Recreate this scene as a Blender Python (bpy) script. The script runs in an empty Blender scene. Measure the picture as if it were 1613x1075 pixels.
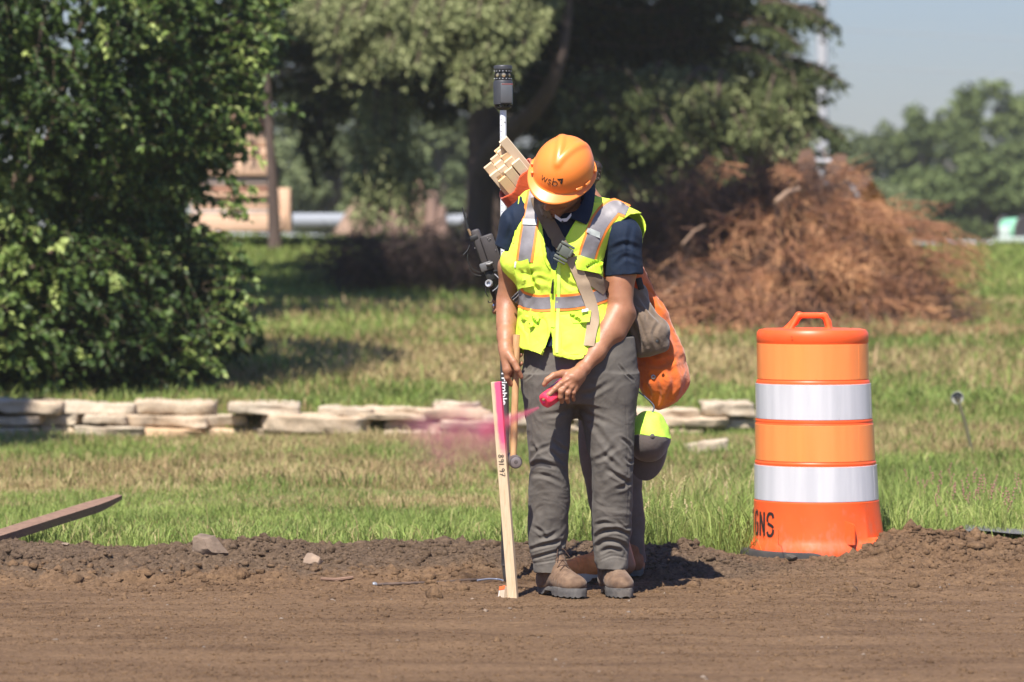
import bpy, bmesh, math, random
import numpy as np
from mathutils import Vector, Matrix, Euler
from mathutils.bvhtree import BVHTree
random.seed(7)
RNG = np.random.default_rng(11)
sc = bpy.context.scene
col = sc.collection
R = math.radians
PI = math.pi

# ------------------------------------------------------------------ camera
F = 6050.0                     # focal length in photograph pixels (1613 wide)
CAMZ = 1.33
PITCH = math.atan(157.5 / F)
cam_d = bpy.data.cameras.new('camera')
cam = bpy.data.objects.new('camera', cam_d)
col.objects.link(cam)
cam.location = (0, 0, CAMZ)
cam.rotation_euler = (PI / 2 - PITCH, 0, 0)
cam_d.sensor_width = 36.0
cam_d.lens = 36.0 * F / 1613.0
cam_d.clip_start = 0.1
cam_d.clip_end = 6000
cam_d.dof.use_dof = True
cam_d.dof.focus_distance = 14.45
cam_d.dof.aperture_fstop = 3.4
cam_d.dof.aperture_blades = 9
sc.camera = cam

# ------------------------------------------------------------------ light
SUN_EL, SUN_AZ = R(57), R(18)     # azimuth: degrees to the left of straight behind the camera
to_sun = Vector((-math.sin(SUN_AZ) * math.cos(SUN_EL), -math.cos(SUN_AZ) * math.cos(SUN_EL), math.sin(SUN_EL)))
sl = bpy.data.lights.new('sun', 'SUN')
sl.energy = 5.0
sl.angle = R(0.6)
sl.color = (1.0, 0.94, 0.85)
so = bpy.data.objects.new('sun', sl)
col.objects.link(so)
so.rotation_euler = to_sun.to_track_quat('Z', 'Y').to_euler()
w = bpy.data.worlds.new('World')
sc.world = w
w.use_nodes = True
wn = w.node_tree
wn.nodes.clear()
sky = wn.nodes.new('ShaderNodeTexSky')
sky.sky_type = 'NISHITA'
sky.sun_disc = False
sky.sun_elevation = SUN_EL
sky.sun_rotation = math.atan2(to_sun.x, to_sun.y)
sky.air_density = 1.6
sky.dust_density = 0.6
sky.ozone_density = 3.0
bg = wn.nodes.new('ShaderNodeBackground')
bg.inputs['Strength'].default_value = 0.075
wo = wn.nodes.new('ShaderNodeOutputWorld')
tint_ = wn.nodes.new('ShaderNodeMix'); tint_.data_type = 'RGBA'; tint_.blend_type = 'MULTIPLY'
tint_.inputs[0].default_value = 1.0
tint_.inputs[7].default_value = (0.47, 0.575, 0.95, 1)          # smoky blue grey summer haze
wn.links.new(sky.outputs[0], tint_.inputs[6]); wn.links.new(tint_.outputs[2], bg.inputs[0])
wn.links.new(bg.outputs[0], wo.inputs[0])
sc.view_settings.view_transform = 'Standard'
sc.view_settings.look = 'None'
sc.view_settings.exposure = 0.88
sc.view_settings.gamma = 1.0
sc.cycles.max_bounces = 6
sc.cycles.transparent_max_bounces = 12
sc.cycles.volume_bounces = 1
sc.cycles.use_denoising = True

# ------------------------------------------------------------------ pixel -> world
CP, SP = math.cos(PITCH), math.sin(PITCH)
def W(px, py, D):
    x = (px - 806.5) / F
    y = (537.5 - py) / F
    dy = CP + y * SP
    dz = -SP + y * CP
    return Vector((x * D / dy, D, CAMZ + dz * D / dy))
PD = 14.4
def P(px, py, dy=0.0):
    return W(px, py, PD + dy)
MPX = PD / F                   # metres per photograph pixel at the worker
def zpy(py, D=PD):
    return W(806.5, py, D).z

# ------------------------------------------------------------------ noise
def _hash(ix, iy, iz, seed):
    h = (ix.astype(np.int64) * 374761393 + iy.astype(np.int64) * 668265263 + iz.astype(np.int64) * 2147483647 + seed * 974634777) & 0xffffffff
    h = ((h ^ (h >> 13)) * 1274126177) & 0xffffffff
    h = ((h ^ (h >> 16)) * 2246822519) & 0xffffffff
    return ((h ^ (h >> 15)) & 0xffffff).astype(np.float32) / 8388607.5 - 1.0
def noise(p, seed=0):
    p = np.asarray(p, dtype=np.float32)
    if p.shape[-1] == 2:
        p = np.concatenate([p, np.zeros(p.shape[:-1] + (1,), np.float32) + 0.5], -1)
    i = np.floor(p); f = p - i
    f = f * f * f * (f * (f * 6 - 15) + 10)
    x, y, z = i[..., 0], i[..., 1], i[..., 2]
    r = 0
    for a in (0, 1):
        wx = f[..., 0] if a else 1 - f[..., 0]
        for b in (0, 1):
            wy = f[..., 1] if b else 1 - f[..., 1]
            for c in (0, 1):
                wz = f[..., 2] if c else 1 - f[..., 2]
                r = r + _hash(x + a, y + b, z + c, seed) * wx * wy * wz
    return r
def fbm(p, octs=4, gain=0.5, seed=0):
    p = np.asarray(p, dtype=np.float32)
    r = 0; a = 1.0; s = 0
    for o in range(octs):
        r = r + a * noise(p * (2.03 ** o) + o * 17.3, seed + o * 13)
        s += a; a *= gain
    return r / s
def sstep(a, b, x):
    t = np.clip((x - a) / (b - a), 0, 1)
    return t * t * (3 - 2 * t)

# ------------------------------------------------------------------ objects
def tag(o, label=None, cat=None, group=None, kind=None):
    if label: o['label'] = label
    if cat: o['category'] = cat
    if group: o['group'] = group
    if kind: o['kind'] = kind
    return o
def empty(name, loc, label=None, cat=None, group=None):
    o = bpy.data.objects.new(name, None)
    col.objects.link(o)
    o.location = loc
    o.empty_display_size = 0.1
    bpy.context.view_layer.update()
    return tag(o, label, cat, group)
def link(name, me, mat, parent=None, smooth=True):
    """mesh in world coordinates; kept in place under its parent"""
    o = bpy.data.objects.new(name, me)
    col.objects.link(o)
    if mat is not None:
        for m in (mat if isinstance(mat, (list, tuple)) else [mat]):
            me.materials.append(m)
    if smooth:
        me.polygons.foreach_set('use_smooth', [True] * len(me.polygons))
    if parent is not None:
        o.parent = parent
        # keep mesh in world coordinates under translated parents
        o.matrix_parent_inverse = Matrix.Translation(-world_loc(parent))
    return o
def world_loc(o):
    v = Vector(o.location)
    # parts sit at the world origin through their parent inverse
    return v if o.parent is None else Vector((0, 0, 0))
def from_np(name, V, faces, mat=None, parent=None, smooth=True, attrs=None, mat_idx=None):
    """faces: list/array of equal sized faces, or list of such arrays"""
    me = bpy.data.meshes.new(name)
    V = np.ascontiguousarray(V, dtype=np.float32)
    if not isinstance(faces, list): faces = [faces]
    faces = [np.asarray(f, dtype=np.int32) for f in faces if len(f)]
    me.vertices.add(len(V))
    me.vertices.foreach_set('co', V.ravel())
    nl = sum(f.size for f in faces); nf = sum(len(f) for f in faces)
    me.loops.add(nl)
    me.loops.foreach_set('vertex_index', np.concatenate([f.ravel() for f in faces]))
    me.polygons.add(nf)
    tot = np.concatenate([np.full(len(f), f.shape[1], np.int32) for f in faces])
    st = np.concatenate([[0], np.cumsum(tot)[:-1]]).astype(np.int32)
    me.polygons.foreach_set('loop_start', st)
    me.polygons.foreach_set('loop_total', tot)
    if mat_idx is not None:
        me.polygons.foreach_set('material_index', np.asarray(mat_idx, np.int32))
    if attrs:
        for k, a in attrs.items():
            a = np.asarray(a, np.float32)
            if a.ndim == 1:
                at = me.attributes.new(k, 'FLOAT', 'POINT'); at.data.foreach_set('value', a)
            else:
                at = me.attributes.new(k, 'FLOAT_VECTOR', 'POINT'); at.data.foreach_set('vector', a.ravel())
    me.update(calc_edges=True)
    me.validate()
    return link(name, me, mat, parent, smooth)

class MB:
    """collects simple solids into one mesh"""
    def __init__(s): s.v = []; s.f = []; s.mi = []
    def add(s, vs, fs, mi=0):
        n = len(s.v)
        s.v += [tuple(v) for v in vs]
        s.f += [tuple(i + n for i in f) for f in fs]
        s.mi += [mi] * len(fs)
        return s
    def box(s, c, d, rot=None, mi=0, bev=0.0):
        c = Vector(c); hx, hy, hz = d[0] / 2, d[1] / 2, d[2] / 2
        M = rot if rot is not None else Matrix.Identity(3)
        if bev <= 0:
            vs = [c + M @ Vector((x * hx, y * hy, z * hz)) for z in (-1, 1) for y in (-1, 1) for x in (-1, 1)]
            fs = [(0, 2, 3, 1), (4, 5, 7, 6), (0, 1, 5, 4), (2, 6, 7, 3), (0, 4, 6, 2), (1, 3, 7, 5)]
            return s.add(vs, fs, mi)
        bm = bmesh.new()
        bmesh.ops.create_cube(bm, size=1)
        for v in bm.verts: v.co = Vector((v.co.x * d[0], v.co.y * d[1], v.co.z * d[2]))
        bmesh.ops.bevel(bm, geom=bm.edges[:] + bm.verts[:], offset=bev, segments=2, affect='EDGES', profile=0.5)
        bm.verts.index_update()
        vs = [c + M @ v.co for v in bm.verts]; fs = [[v.index for v in f.verts] for f in bm.faces]
        bm.free()
        return s.add(vs, fs, mi)
    def tube(s, pts, r, n=8, mi=0, cap=True):
        pts = [Vector(p) for p in pts]
        rs = r if isinstance(r, (list, tuple)) else [r] * len(pts)
        T = (pts[1] - pts[0]).normalized()
        U = T.orthogonal().normalized()
        vs = []; fs = []
        for i, p in enumerate(pts):
            a = pts[max(i - 1, 0)]; b = pts[min(i + 1, len(pts) - 1)]
            T = (b - a).normalized() if (b - a).length > 1e-9 else T
            U = (U - T * U.dot(T))
            U = U.normalized() if U.length > 1e-6 else T.orthogonal().normalized()
            V_ = T.cross(U)
            for k in range(n):
                an = 2 * PI * k / n
                vs.append(p + (U * math.cos(an) + V_ * math.sin(an)) * rs[i])
        for i in range(len(pts) - 1):
            for k in range(n):
                a = i * n + k; b = i * n + (k + 1) % n
                fs.append((a, b, b + n, a + n))
        if cap:
            fs.append(tuple(range(n))[::-1]); fs.append(tuple((len(pts) - 1) * n + k for k in range(n)))
        return s.add(vs, fs, mi)
    def lathe(s, c, prof, n=48, axis=None, mi=0, close=True):
        """prof: list of (r, h) along axis"""
        c = Vector(c); M = Matrix.Identity(3)
        if axis is not None:
            M = Vector(axis).to_track_quat('Z', 'Y').to_matrix()
        vs = []; fs = []
        for (r, h) in prof:
            for k in range(n):
                a = 2 * PI * k / n
                vs.append(c + M @ Vector((r * math.cos(a), r * math.sin(a), h)))
        for i in range(len(prof) - 1):
            for k in range(n):
                a = i * n + k; b = i * n + (k + 1) % n
                fs.append((a, b, b + n, a + n))
        if close:
            fs.append(tuple(range(n))[::-1]); fs.append(tuple((len(prof) - 1) * n + k for k in range(n)))
        return s.add(vs, fs, mi)
    def prism(s, poly, thick, M=None, c=(0, 0, 0), mi=0):
        """poly: 2D outline (x,z), extruded along y by thick, transformed by matrix M and moved to c"""
        M = M if M is not None else Matrix.Identity(3); c = Vector(c); n = len(poly)
        vs = [c + M @ Vector((x, -thick / 2, z)) for x, z in poly] + [c + M @ Vector((x, thick / 2, z)) for x, z in poly]
        fs = [tuple(range(n)), tuple(range(2 * n - 1, n - 1, -1))] + [(i, i + n, (i + 1) % n + n, (i + 1) % n) for i in range(n)]
        return s.add(vs, fs, mi)
    def build(s, name, mat, parent=None, smooth=False, autosmooth=True):
        me = bpy.data.meshes.new(name)
        me.from_pydata(s.v, [], s.f)
        bm = bmesh.new(); bm.from_mesh(me)
        bmesh.ops.recalc_face_normals(bm, faces=bm.faces[:])
        bm.to_mesh(me); bm.free()
        if isinstance(mat, (list, tuple)):
            me.polygons.foreach_set('material_index', s.mi)
        o = link(name, me, mat, parent, smooth)
        if smooth:
            try: me.set_sharp_from_angle(angle=R(38))
            except Exception: pass
        return o

def spline(pts, n):
    """Catmull-Rom through points (any dimension), n samples"""
    p = np.asarray(pts, float); m = len(p)
    if m == 2: 
        t = np.linspace(0, 1, n)[:, None]; return p[0] * (1 - t) + p[1] * t
    q = np.vstack([2 * p[0] - p[1], p, 2 * p[-1] - p[-2]])
    t = np.linspace(0, m - 1 - 1e-6, n); i = t.astype(int); u = (t - i)[:, None]
    a, b, c, d = q[i], q[i + 1], q[i + 2], q[i + 3]
    return 0.5 * ((2 * b) + (-a + c) * u + (2 * a - 5 * b + 4 * c - d) * u ** 2 + (-a + 3 * b - 3 * c + d) * u ** 3)

# ------------------------------------------------------------------ materials
def new_mat(name):
    m = bpy.data.materials.new(name); m.use_nodes = True
    nt = m.node_tree
    b = nt.nodes['Principled BSDF']
    return m, nt, b
def N(nt, t, **kw):
    n = nt.nodes.new(t)
    for k, v in kw.items():
        if k.startswith('in_'):
            n.inputs[k[3:].replace('_', ' ')].default_value = v
        elif isinstance(k, str) and hasattr(n, k): setattr(n, k, v)
    return n
def rgb(c): return (c[0], c[1], c[2], 1.0)
def mixc(nt, fac, a, b, mode='MIX'):
    n = nt.nodes.new('ShaderNodeMix'); n.data_type = 'RGBA'; n.blend_type = mode
    for s, v in ((n.inputs[0], fac), (n.inputs[6], a), (n.inputs[7], b)):
        if isinstance(v, (int, float)): s.default_value = v
        elif isinstance(v, tuple): s.default_value = rgb(v)
        else: nt.links.new(v, s)
    return n.outputs[2]
def mth(nt, op, a, b=None, c=None, clamp=False):
    n = nt.nodes.new('ShaderNodeMath'); n.operation = op; n.use_clamp = clamp
    for i, v in enumerate((a, b, c)):
        if v is None: continue
        if isinstance(v, (int, float)): n.inputs[i].default_value = v
        else: nt.links.new(v, n.inputs[i])
    return n.outputs[0]
def coords(nt, scale=(1, 1, 1), rot=(0, 0, 0)):
    tc = nt.nodes.new('ShaderNodeTexCoord'); mp = nt.nodes.new('ShaderNodeMapping')
    mp.inputs['Scale'].default_value = scale; mp.inputs['Rotation'].default_value = rot
    nt.links.new(tc.outputs['Object'], mp.inputs[0])
    return mp.outputs[0]
def tnoise(nt, co, scale, detail=4, rough=0.55, dist=0.0):
    n = nt.nodes.new('ShaderNodeTexNoise')
    n.inputs['Scale'].default_value = scale; n.inputs['Detail'].default_value = detail
    n.inputs['Roughness'].default_value = rough; n.inputs['Distortion'].default_value = dist
    nt.links.new(co, n.inputs['Vector'])
    return n.outputs['Fac']
def ramp(nt, fac, stops):
    n = nt.nodes.new('ShaderNodeValToRGB'); e = n.color_ramp.elements
    while len(e) < len(stops): e.new(0.5)
    for i, (p, c) in enumerate(stops):
        e[i].position = p; e[i].color = rgb(c) if isinstance(c, tuple) else (c, c, c, 1)
    nt.links.new(fac, n.inputs[0])
    return n.outputs[0]
def bump(nt, b, h, strength=0.3, dist=0.002, prev=None):
    n = nt.nodes.new('ShaderNodeBump')
    n.inputs['Strength'].default_value = strength; n.inputs['Distance'].default_value = dist
    nt.links.new(h, n.inputs['Height'])
    if prev is not None: nt.links.new(prev, n.inputs['Normal'])
    nt.links.new(n.outputs[0], b.inputs['Normal'])
    return n.outputs[0]
def simple(name, c, rough=0.6, var=0.12, vscale=30, bmp=0.0, bscale=200, bdist=0.001, metal=0.0, coat=0.0, spec=0.5, sheen=0.0, c2=None, stretch=(1, 1, 1), sss=0.0, transl=0.0):
    m, nt, b = new_mat(name)
    co = coords(nt, stretch)
    f = ramp(nt, tnoise(nt, co, vscale, 5), [(0.3, 0.0), (0.72, 1.0)])
    d = c2 if c2 is not None else tuple(x * (1 - var) for x in c)
    out = mixc(nt, f, c, d)
    nt.links.new(out, b.inputs['Base Color'])
    b.inputs['Roughness'].default_value = rough
    b.inputs['Metallic'].default_value = metal
    b.inputs['Specular IOR Level'].default_value = spec
    if coat: b.inputs['Coat Weight'].default_value = coat; b.inputs['Coat Roughness'].default_value = 0.15
    if sheen: b.inputs['Sheen Weight'].default_value = sheen
    if sss:
        b.inputs['Subsurface Weight'].default_value = sss; b.inputs['Subsurface Scale'].default_value = 0.008
    if bmp: bump(nt, b, tnoise(nt, co, bscale, 3), bmp, bdist)
    return m

# ------------------------------------------------------------------ signed distance modelling
class Field:
    def __init__(s, lo, hi, h, big=0.06):
        s.lo = np.array(lo, np.float32); s.h = h
        s.n = (np.ceil((np.array(hi) - np.array(lo)) / h).astype(int) + 1)
        s.a = np.full(tuple(s.n), big, np.float32); s.big = big
    def _box(s, lo, hi, pad):
        i0 = np.clip(np.floor((np.array(lo) - pad - s.lo) / s.h).astype(int), 0, s.n)
        i1 = np.clip(np.ceil((np.array(hi) + pad - s.lo) / s.h).astype(int) + 1, 0, s.n)
        if (i1 <= i0).any(): return None, None, None
        ax = [s.lo[k] + s.h * np.arange(i0[k], i1[k], dtype=np.float32) for k in range(3)]
        g = (ax[0][:, None, None], ax[1][None, :, None], ax[2][None, None, :])
        sl = tuple(slice(i0[k], i1[k]) for k in range(3))
        return sl, g, None
    def comb(s, sl, d, k, op):
        a = s.a[sl]
        if op == 'add':
            r = np.minimum(a, d)
            if k > 0:
                hh = np.maximum(k - np.abs(a - d), 0) / k; r = r - hh * hh * k * 0.25
        else:                                   # subtract d
            e = -d
            r = np.maximum(a, e)
            if k > 0:
                hh = np.maximum(k - np.abs(a - e), 0) / k; r = r + hh * hh * k * 0.25
        s.a[sl] = r
    def cone(s, a, b, r1, r2, k=0.0, op='add', flat=None):
        """round cone; flat=(axis vector, factor) squashes the section along an axis"""
        a = np.array(a, float); b = np.array(b, float)
        rm = max(r1, r2)
        sl, g, _ = s._box(np.minimum(a, b) - rm, np.maximum(a, b) + rm, max(k, 0.01) + 2 * s.h)
        if sl is None: return s
        px, py, pz = g[0] - a[0], g[1] - a[1], g[2] - a[2]
        ba = b - a; L = float(ba @ ba) + 1e-12
        t = np.clip((px * ba[0] + py * ba[1] + pz * ba[2]) / L, 0, 1)
        dx, dy, dz = px - ba[0] * t, py - ba[1] * t, pz - ba[2] * t
        if flat is not None:
            n = np.array(flat[0], float); n /= np.linalg.norm(n); q = 1.0 / flat[1] - 1.0
            dn = dx * n[0] + dy * n[1] + dz * n[2]
            dx, dy, dz = dx + dn * q * n[0], dy + dn * q * n[1], dz + dn * q * n[2]
        d = np.sqrt(dx * dx + dy * dy + dz * dz) - (r1 + (r2 - r1) * t)
        s.comb(sl, d.astype(np.float32), k, op)
        return s
    def chain(s, pts, rs, k=0.01, kj=None, op='add', flat=None):
        for i in range(len(pts) - 1):
            s.cone(pts[i], pts[i + 1], rs[i], rs[i + 1], k if (i == 0 or kj is None) else kj, op, flat)
        return s
    def ell(s, c, r, M=None, k=0.0, op='add'):
        """ellipsoid radii r, M columns = local axes"""
        c = np.array(c, float); r = np.array(r, float); rm = r.max()
        sl, g, _ = s._box(c - rm, c + rm, max(k, 0.01) + 2 * s.h)
        if sl is None: return s
        px, py, pz = g[0] - c[0], g[1] - c[1], g[2] - c[2]
        if M is None: q = (px, py, pz)
        else:
            M = np.array(M, float)
            q = tuple(px * M[0, j] + py * M[1, j] + pz * M[2, j] for j in range(3))
        k0 = np.sqrt((q[0] / r[0]) ** 2 + (q[1] / r[1]) ** 2 + (q[2] / r[2]) ** 2)
        k1 = np.sqrt((q[0] / r[0] ** 2) ** 2 + (q[1] / r[1] ** 2) ** 2 + (q[2] / r[2] ** 2) ** 2) + 1e-9
        s.comb(sl, (k0 * (k0 - 1) / k1).astype(np.float32), k, op)
        return s
    def box(s, c, d, M=None, r=0.0, k=0.0, op='add'):
        c = np.array(c, float); d = np.array(d, float) / 2 - r; rm = np.linalg.norm(d) + r
        sl, g, _ = s._box(c - rm, c + rm, max(k, 0.01) + 2 * s.h)
        if sl is None: return s
        px, py, pz = g[0] - c[0], g[1] - c[1], g[2] - c[2]
        if M is None: q = (px, py, pz)
        else:
            M = np.array(M, float)
            q = tuple(px * M[0, j] + py * M[1, j] + pz * M[2, j] for j in range(3))
        q = [np.abs(q[j]) - d[j] for j in range(3)]
        out = np.sqrt(np.maximum(q[0], 0) ** 2 + np.maximum(q[1], 0) ** 2 + np.maximum(q[2], 0) ** 2)
        ins = np.minimum(np.maximum(np.maximum(q[0], q[1]), q[2]), 0)
        s.comb(sl, (out + ins - r).astype(np.float32), k, op)
        return s
    def loft(s, secs, k=0.0, op='add', pw=2.0, off=0.0, zcap=(True, True)):
        """secs: (z, cx, cy, hw, hd) stacked elliptical sections, smoothly interpolated in z"""
        S = sorted([tuple(map(float, q)) for q in secs]); S = np.array(S)
        S[:, 3] += off; S[:, 4] += off
        lo = (S[:, 1] - S[:, 3]).min(), (S[:, 2] - S[:, 4]).min(), S[0, 0]
        hi = (S[:, 1] + S[:, 3]).max(), (S[:, 2] + S[:, 4]).max(), S[-1, 0]
        sl, g, _ = s._box(lo, hi, max(k, 0.01) + 2 * s.h)
        if sl is None: return s
        z = g[2].ravel()
        # smooth interpolation: cubic through the sections
        zz = np.linspace(S[0, 0], S[-1, 0], 400)
        SP_ = spline(S, 1600)
        o = np.argsort(SP_[:, 0]); SP_ = SP_[o]
        cx, cy, hw, hd = [np.interp(z, SP_[:, 0], SP_[:, j])[None, None, :].astype(np.float32) for j in (1, 2, 3, 4)]
        qx, qy = np.abs(g[0] - cx) / hw, np.abs(g[1] - cy) / hd
        rho = (qx ** pw + qy ** pw) ** (1 / pw) + 1e-9
        grad = np.sqrt((qx / hw) ** 2 + (qy / hd) ** 2) / rho + 1e-6
        d = (rho - 1) / np.maximum(grad, 1e-3)
        zl, zh = S[0, 0], S[-1, 0]
        d = np.maximum(d, np.maximum(zl - g[2], g[2] - zh))
        s.comb(sl, d.astype(np.float32), k, op)
        return s
    def func(s, lo, hi, fn, k=0.0, op='add'):
        sl, g, _ = s._box(lo, hi, 0.0)
        if sl is None: return s
        d = fn(*np.broadcast_arrays(*g)).astype(np.float32)
        s.comb(sl, d, k, op)
        return s
    def copy(s):
        import copy as _c
        f = _c.copy(s); f.a = s.a.copy(); return f
    def mesh(s):
        A = s.a; sg = (A < 0)
        u = sg.astype(np.uint8)
        c = u[:-1, :-1, :-1] + u[1:, :-1, :-1] + u[:-1, 1:, :-1] + u[1:, 1:, :-1] + u[:-1, :-1, 1:] + u[1:, :-1, 1:] + u[:-1, 1:, 1:] + u[1:, 1:, 1:]
        act = np.argwhere((c > 0) & (c < 8))
        idx = np.full(c.shape, -1, np.int32)
        idx[act[:, 0], act[:, 1], act[:, 2]] = np.arange(len(act))
        cor = np.array([(i, j, k) for i in (0, 1) for j in (0, 1) for k in (0, 1)])
        vals = np.stack([A[act[:, 0] + q[0], act[:, 1] + q[1], act[:, 2] + q[2]] for q in cor], 1)
        acc = np.zeros((len(act), 3), np.float32); cnt = np.zeros(len(act), np.float32)
        for a in range(8):
            for b in range(a + 1, 8):
                if np.abs(cor[a] - cor[b]).sum() != 1: continue
                va, vb = vals[:, a], vals[:, b]
                m = (va < 0) != (vb < 0)
                t = np.where(m, va / np.where(m, va - vb, 1), 0)
                p = cor[a] + (cor[b] - cor[a]) * t[:, None]
                acc += p * m[:, None]; cnt += m
        V = s.lo + s.h * (act + acc / cnt[:, None])
        Fs = []
        for ax in range(3):
            o1, o2 = [(1, 2), (2, 0), (0, 1)][ax]
            s0 = [slice(0, -1)] * 3; s1 = [slice(0, -1)] * 3
            sA = [slice(None)] * 3; sB = [slice(None)] * 3
            sA[ax] = slice(0, -1); sB[ax] = slice(1, None)
            e = sg[tuple(sA)] != sg[tuple(sB)]
            q = np.argwhere(e)
            ok = (q[:, o1] > 0) & (q[:, o2] > 0) & (q[:, o1] < A.shape[o1] - 1) & (q[:, o2] < A.shape[o2] - 1)
            q = q[ok]
            inside = sg[q[:, 0], q[:, 1], q[:, 2]]
            def cell(d1, d2):
                r = q.copy(); r[:, o1] += d1; r[:, o2] += d2
                return idx[r[:, 0], r[:, 1], r[:, 2]]
            quad = np.stack([cell(-1, -1), cell(0, -1), cell(0, 0), cell(-1, 0)], 1)
            quad[~inside] = quad[~inside][:, ::-1]
            Fs.append(quad)
        Fq = np.concatenate(Fs); Fq = Fq[(Fq >= 0).all(1)]
        return V.astype(np.float32), Fq.astype(np.int32)

def vnormals(V, Fq):
    a, b, c, d = V[Fq[:, 0]], V[Fq[:, 1]], V[Fq[:, 2]], V[Fq[:, 3]]
    fn = np.cross(c - a, d - b)
    n = np.zeros_like(V)
    for k in range(4): 
        for j in range(3): n[:, j] += np.bincount(Fq[:, k], fn[:, j], len(V))
    return n / (np.linalg.norm(n, axis=1, keepdims=True) + 1e-12)
def relax(V, Fq, it=1, lam=0.5):
    for _ in range(it):
        acc = np.zeros_like(V); cnt = np.zeros(len(V), np.float32)
        for k in range(4):
            for o in (1, 3):
                i, j = Fq[:, k], Fq[:, (k + o) % 4]
                for q in range(3): acc[:, q] += np.bincount(i, V[j, q], len(V))
                cnt += np.bincount(i, minlength=len(V))
        V = V + lam * (acc / np.maximum(cnt, 1)[:, None] - V)
    return V.astype(np.float32)
def to_px(V):
    """photograph pixel of world points"""
    x, y, z = V[:, 0], V[:, 1], V[:, 2] - CAMZ
    f = y * CP - z * SP; u = y * SP + z * CP
    return np.stack([806.5 + F * x / f, 537.5 - F * u / f], 1)
def crease(V, Nn, segs, face=None):
    """press folds into a surface. segs: (points[(px,py)..], width_m, depth_m) lines in the figure's own frontal plane at PD"""
    q = to_px(np.stack([V[:, 0] * PD / V[:, 1], np.full(len(V), PD), CAMZ + (V[:, 2] - CAMZ) * PD / V[:, 1]], 1))
    disp = np.zeros(len(V), np.float32)
    front = sstep(-0.1, 0.5, -Nn[:, 1]) if face is None else face
    for pts, wd, dp in segs:
        sp = spline(pts, 18)
        best = np.full(len(V), 1e9, np.float32); tt = np.zeros(len(V), np.float32)
        for i in range(len(sp) - 1):
            a, b = sp[i], sp[i + 1]; ba = b - a
            t = np.clip(((q - a) @ ba) / (ba @ ba + 1e-9), 0, 1)
            d = np.hypot(q[:, 0] - a[0] - ba[0] * t, q[:, 1] - a[1] - ba[1] * t)
            m = d < best; best[m] = d[m]; tt[m] = ((i + t) / (len(sp) - 1))[m]
        x = best * MPX / wd
        prof = -np.exp(-x * x) + 0.55 * np.exp(-((x - 1.7) / 0.8) ** 2)
        disp += dp * prof * np.sin(PI * np.clip(tt, 0.02, 0.98)) ** 0.6 * front
    return V + Nn * disp[:, None]
def sdf_obj(name, fld, mat, parent, post=None, smooth_it=1, attrs=None):
    V, Fq = fld.mesh()
    V = relax(V, Fq, smooth_it)
    if post is not None: V = post(V, vnormals(V, Fq))
    at = attrs(V, vnormals(V, Fq)) if attrs else None
    return from_np(name, V, Fq, mat, parent, True, at)

# surface ribbons: patches laid onto an existing surface
def bvh_of(objs):
    V = []; Fl = []
    for o in objs:
        n = len(V); me = o.data
        V += [v.co.copy() for v in me.vertices]
        Fl += [[i + n for i in p.vertices] for p in me.polygons]
    return BVHTree.FromPolygons(V, Fl)
def lay(bvh, px, py, off, fallback=None, origin=None):
    """drop a point, seen from the front, onto a surface"""
    o = Vector((0, 0, CAMZ)) if origin is None else origin
    d = (W(px, py, PD) - Vector((0, 0, CAMZ))).normalized()
    h, n, i, t = bvh.ray_cast(o, d)
    if h is None: return None
    return h - d * off * 0.6 + n * off * 0.4
def sheet(grid, thick, away=Vector((0, 1, 0))):
    """grid of Vectors [i][j] -> closed thin solid V,F"""
    n, m = len(grid), len(grid[0])
    A = [p for row in grid for p in row]
    B = []
    for i in range(n):
        for j in range(m):
            a = grid[max(i - 1, 0)][j]; b = grid[min(i + 1, n - 1)][j]; c = grid[i][max(j - 1, 0)]; d = grid[i][min(j + 1, m - 1)]
            nn = (b - a).cross(d - c)
            nn = nn.normalized() if nn.length > 1e-12 else away
            if nn.dot(away) < 0: nn = -nn
            B.append(grid[i][j] + nn * thick)
    Fs = []
    q = n * m
    for i in range(n - 1):
        for j in range(m - 1):
            a = i * m + j
            Fs.append((a, a + 1, a + m + 1, a + m)); Fs.append((q + a, q + a + m, q + a + m + 1, q + a + 1))
    for i in range(n - 1):
        a = i * m; Fs.append((a, a + m, q + a + m, q + a))
        a = i * m + m - 1; Fs.append((a, q + a, q + a + m, a + m))
    for j in range(m - 1):
        Fs.append((j, q + j, q + j + 1, j + 1))
        a = (n - 1) * m + j; Fs.append((a, a + 1, q + a + 1, q + a))
    return A + B, Fs
def ribbon_grid(bvh, path, wid, off, nu=40, nv=7, sag=True):
    """path [(px,py)], wid px (number or list) -> grid on the surface"""
    sp = spline([(p[0], p[1], (wid[i] if isinstance(wid, (list, tuple)) else wid)) for i, p in enumerate(path)], nu)
    g = []
    for i in range(nu):
        a, b = sp[max(i - 1, 0)], sp[min(i + 1, nu - 1)]
        t = np.array([b[0] - a[0], b[1] - a[1]]); t /= np.hypot(*t) + 1e-9
        nrm = np.array([-t[1], t[0]])
        row = []
        for j in range(nv):
            s = (j / (nv - 1) - 0.5) * sp[i][2]
            row.append((sp[i][0] + nrm[0] * s, sp[i][1] + nrm[1] * s))
        g.append(row)
    out = []
    for row in g:
        pts = [lay(bvh, x, y, off) for x, y in row]
        ok = [k for k, p in enumerate(pts) if p is not None]
        if not ok: continue
        md = sorted(pts[k].y for k in ok)[len(ok) // 2]
        r2 = []
        for k, p in enumerate(pts):
            if p is None or abs(p.y - md) > 0.06:
                kk = min(ok, key=lambda q: abs(q - k) + (100 if abs(pts[q].y - md) > 0.06 else 0))
                p = W(row[k][0], row[k][1], pts[kk].y)
            r2.append(p)
        out.append(r2)
    # even out the depth along and across so the band lies like cloth
    return out
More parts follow.
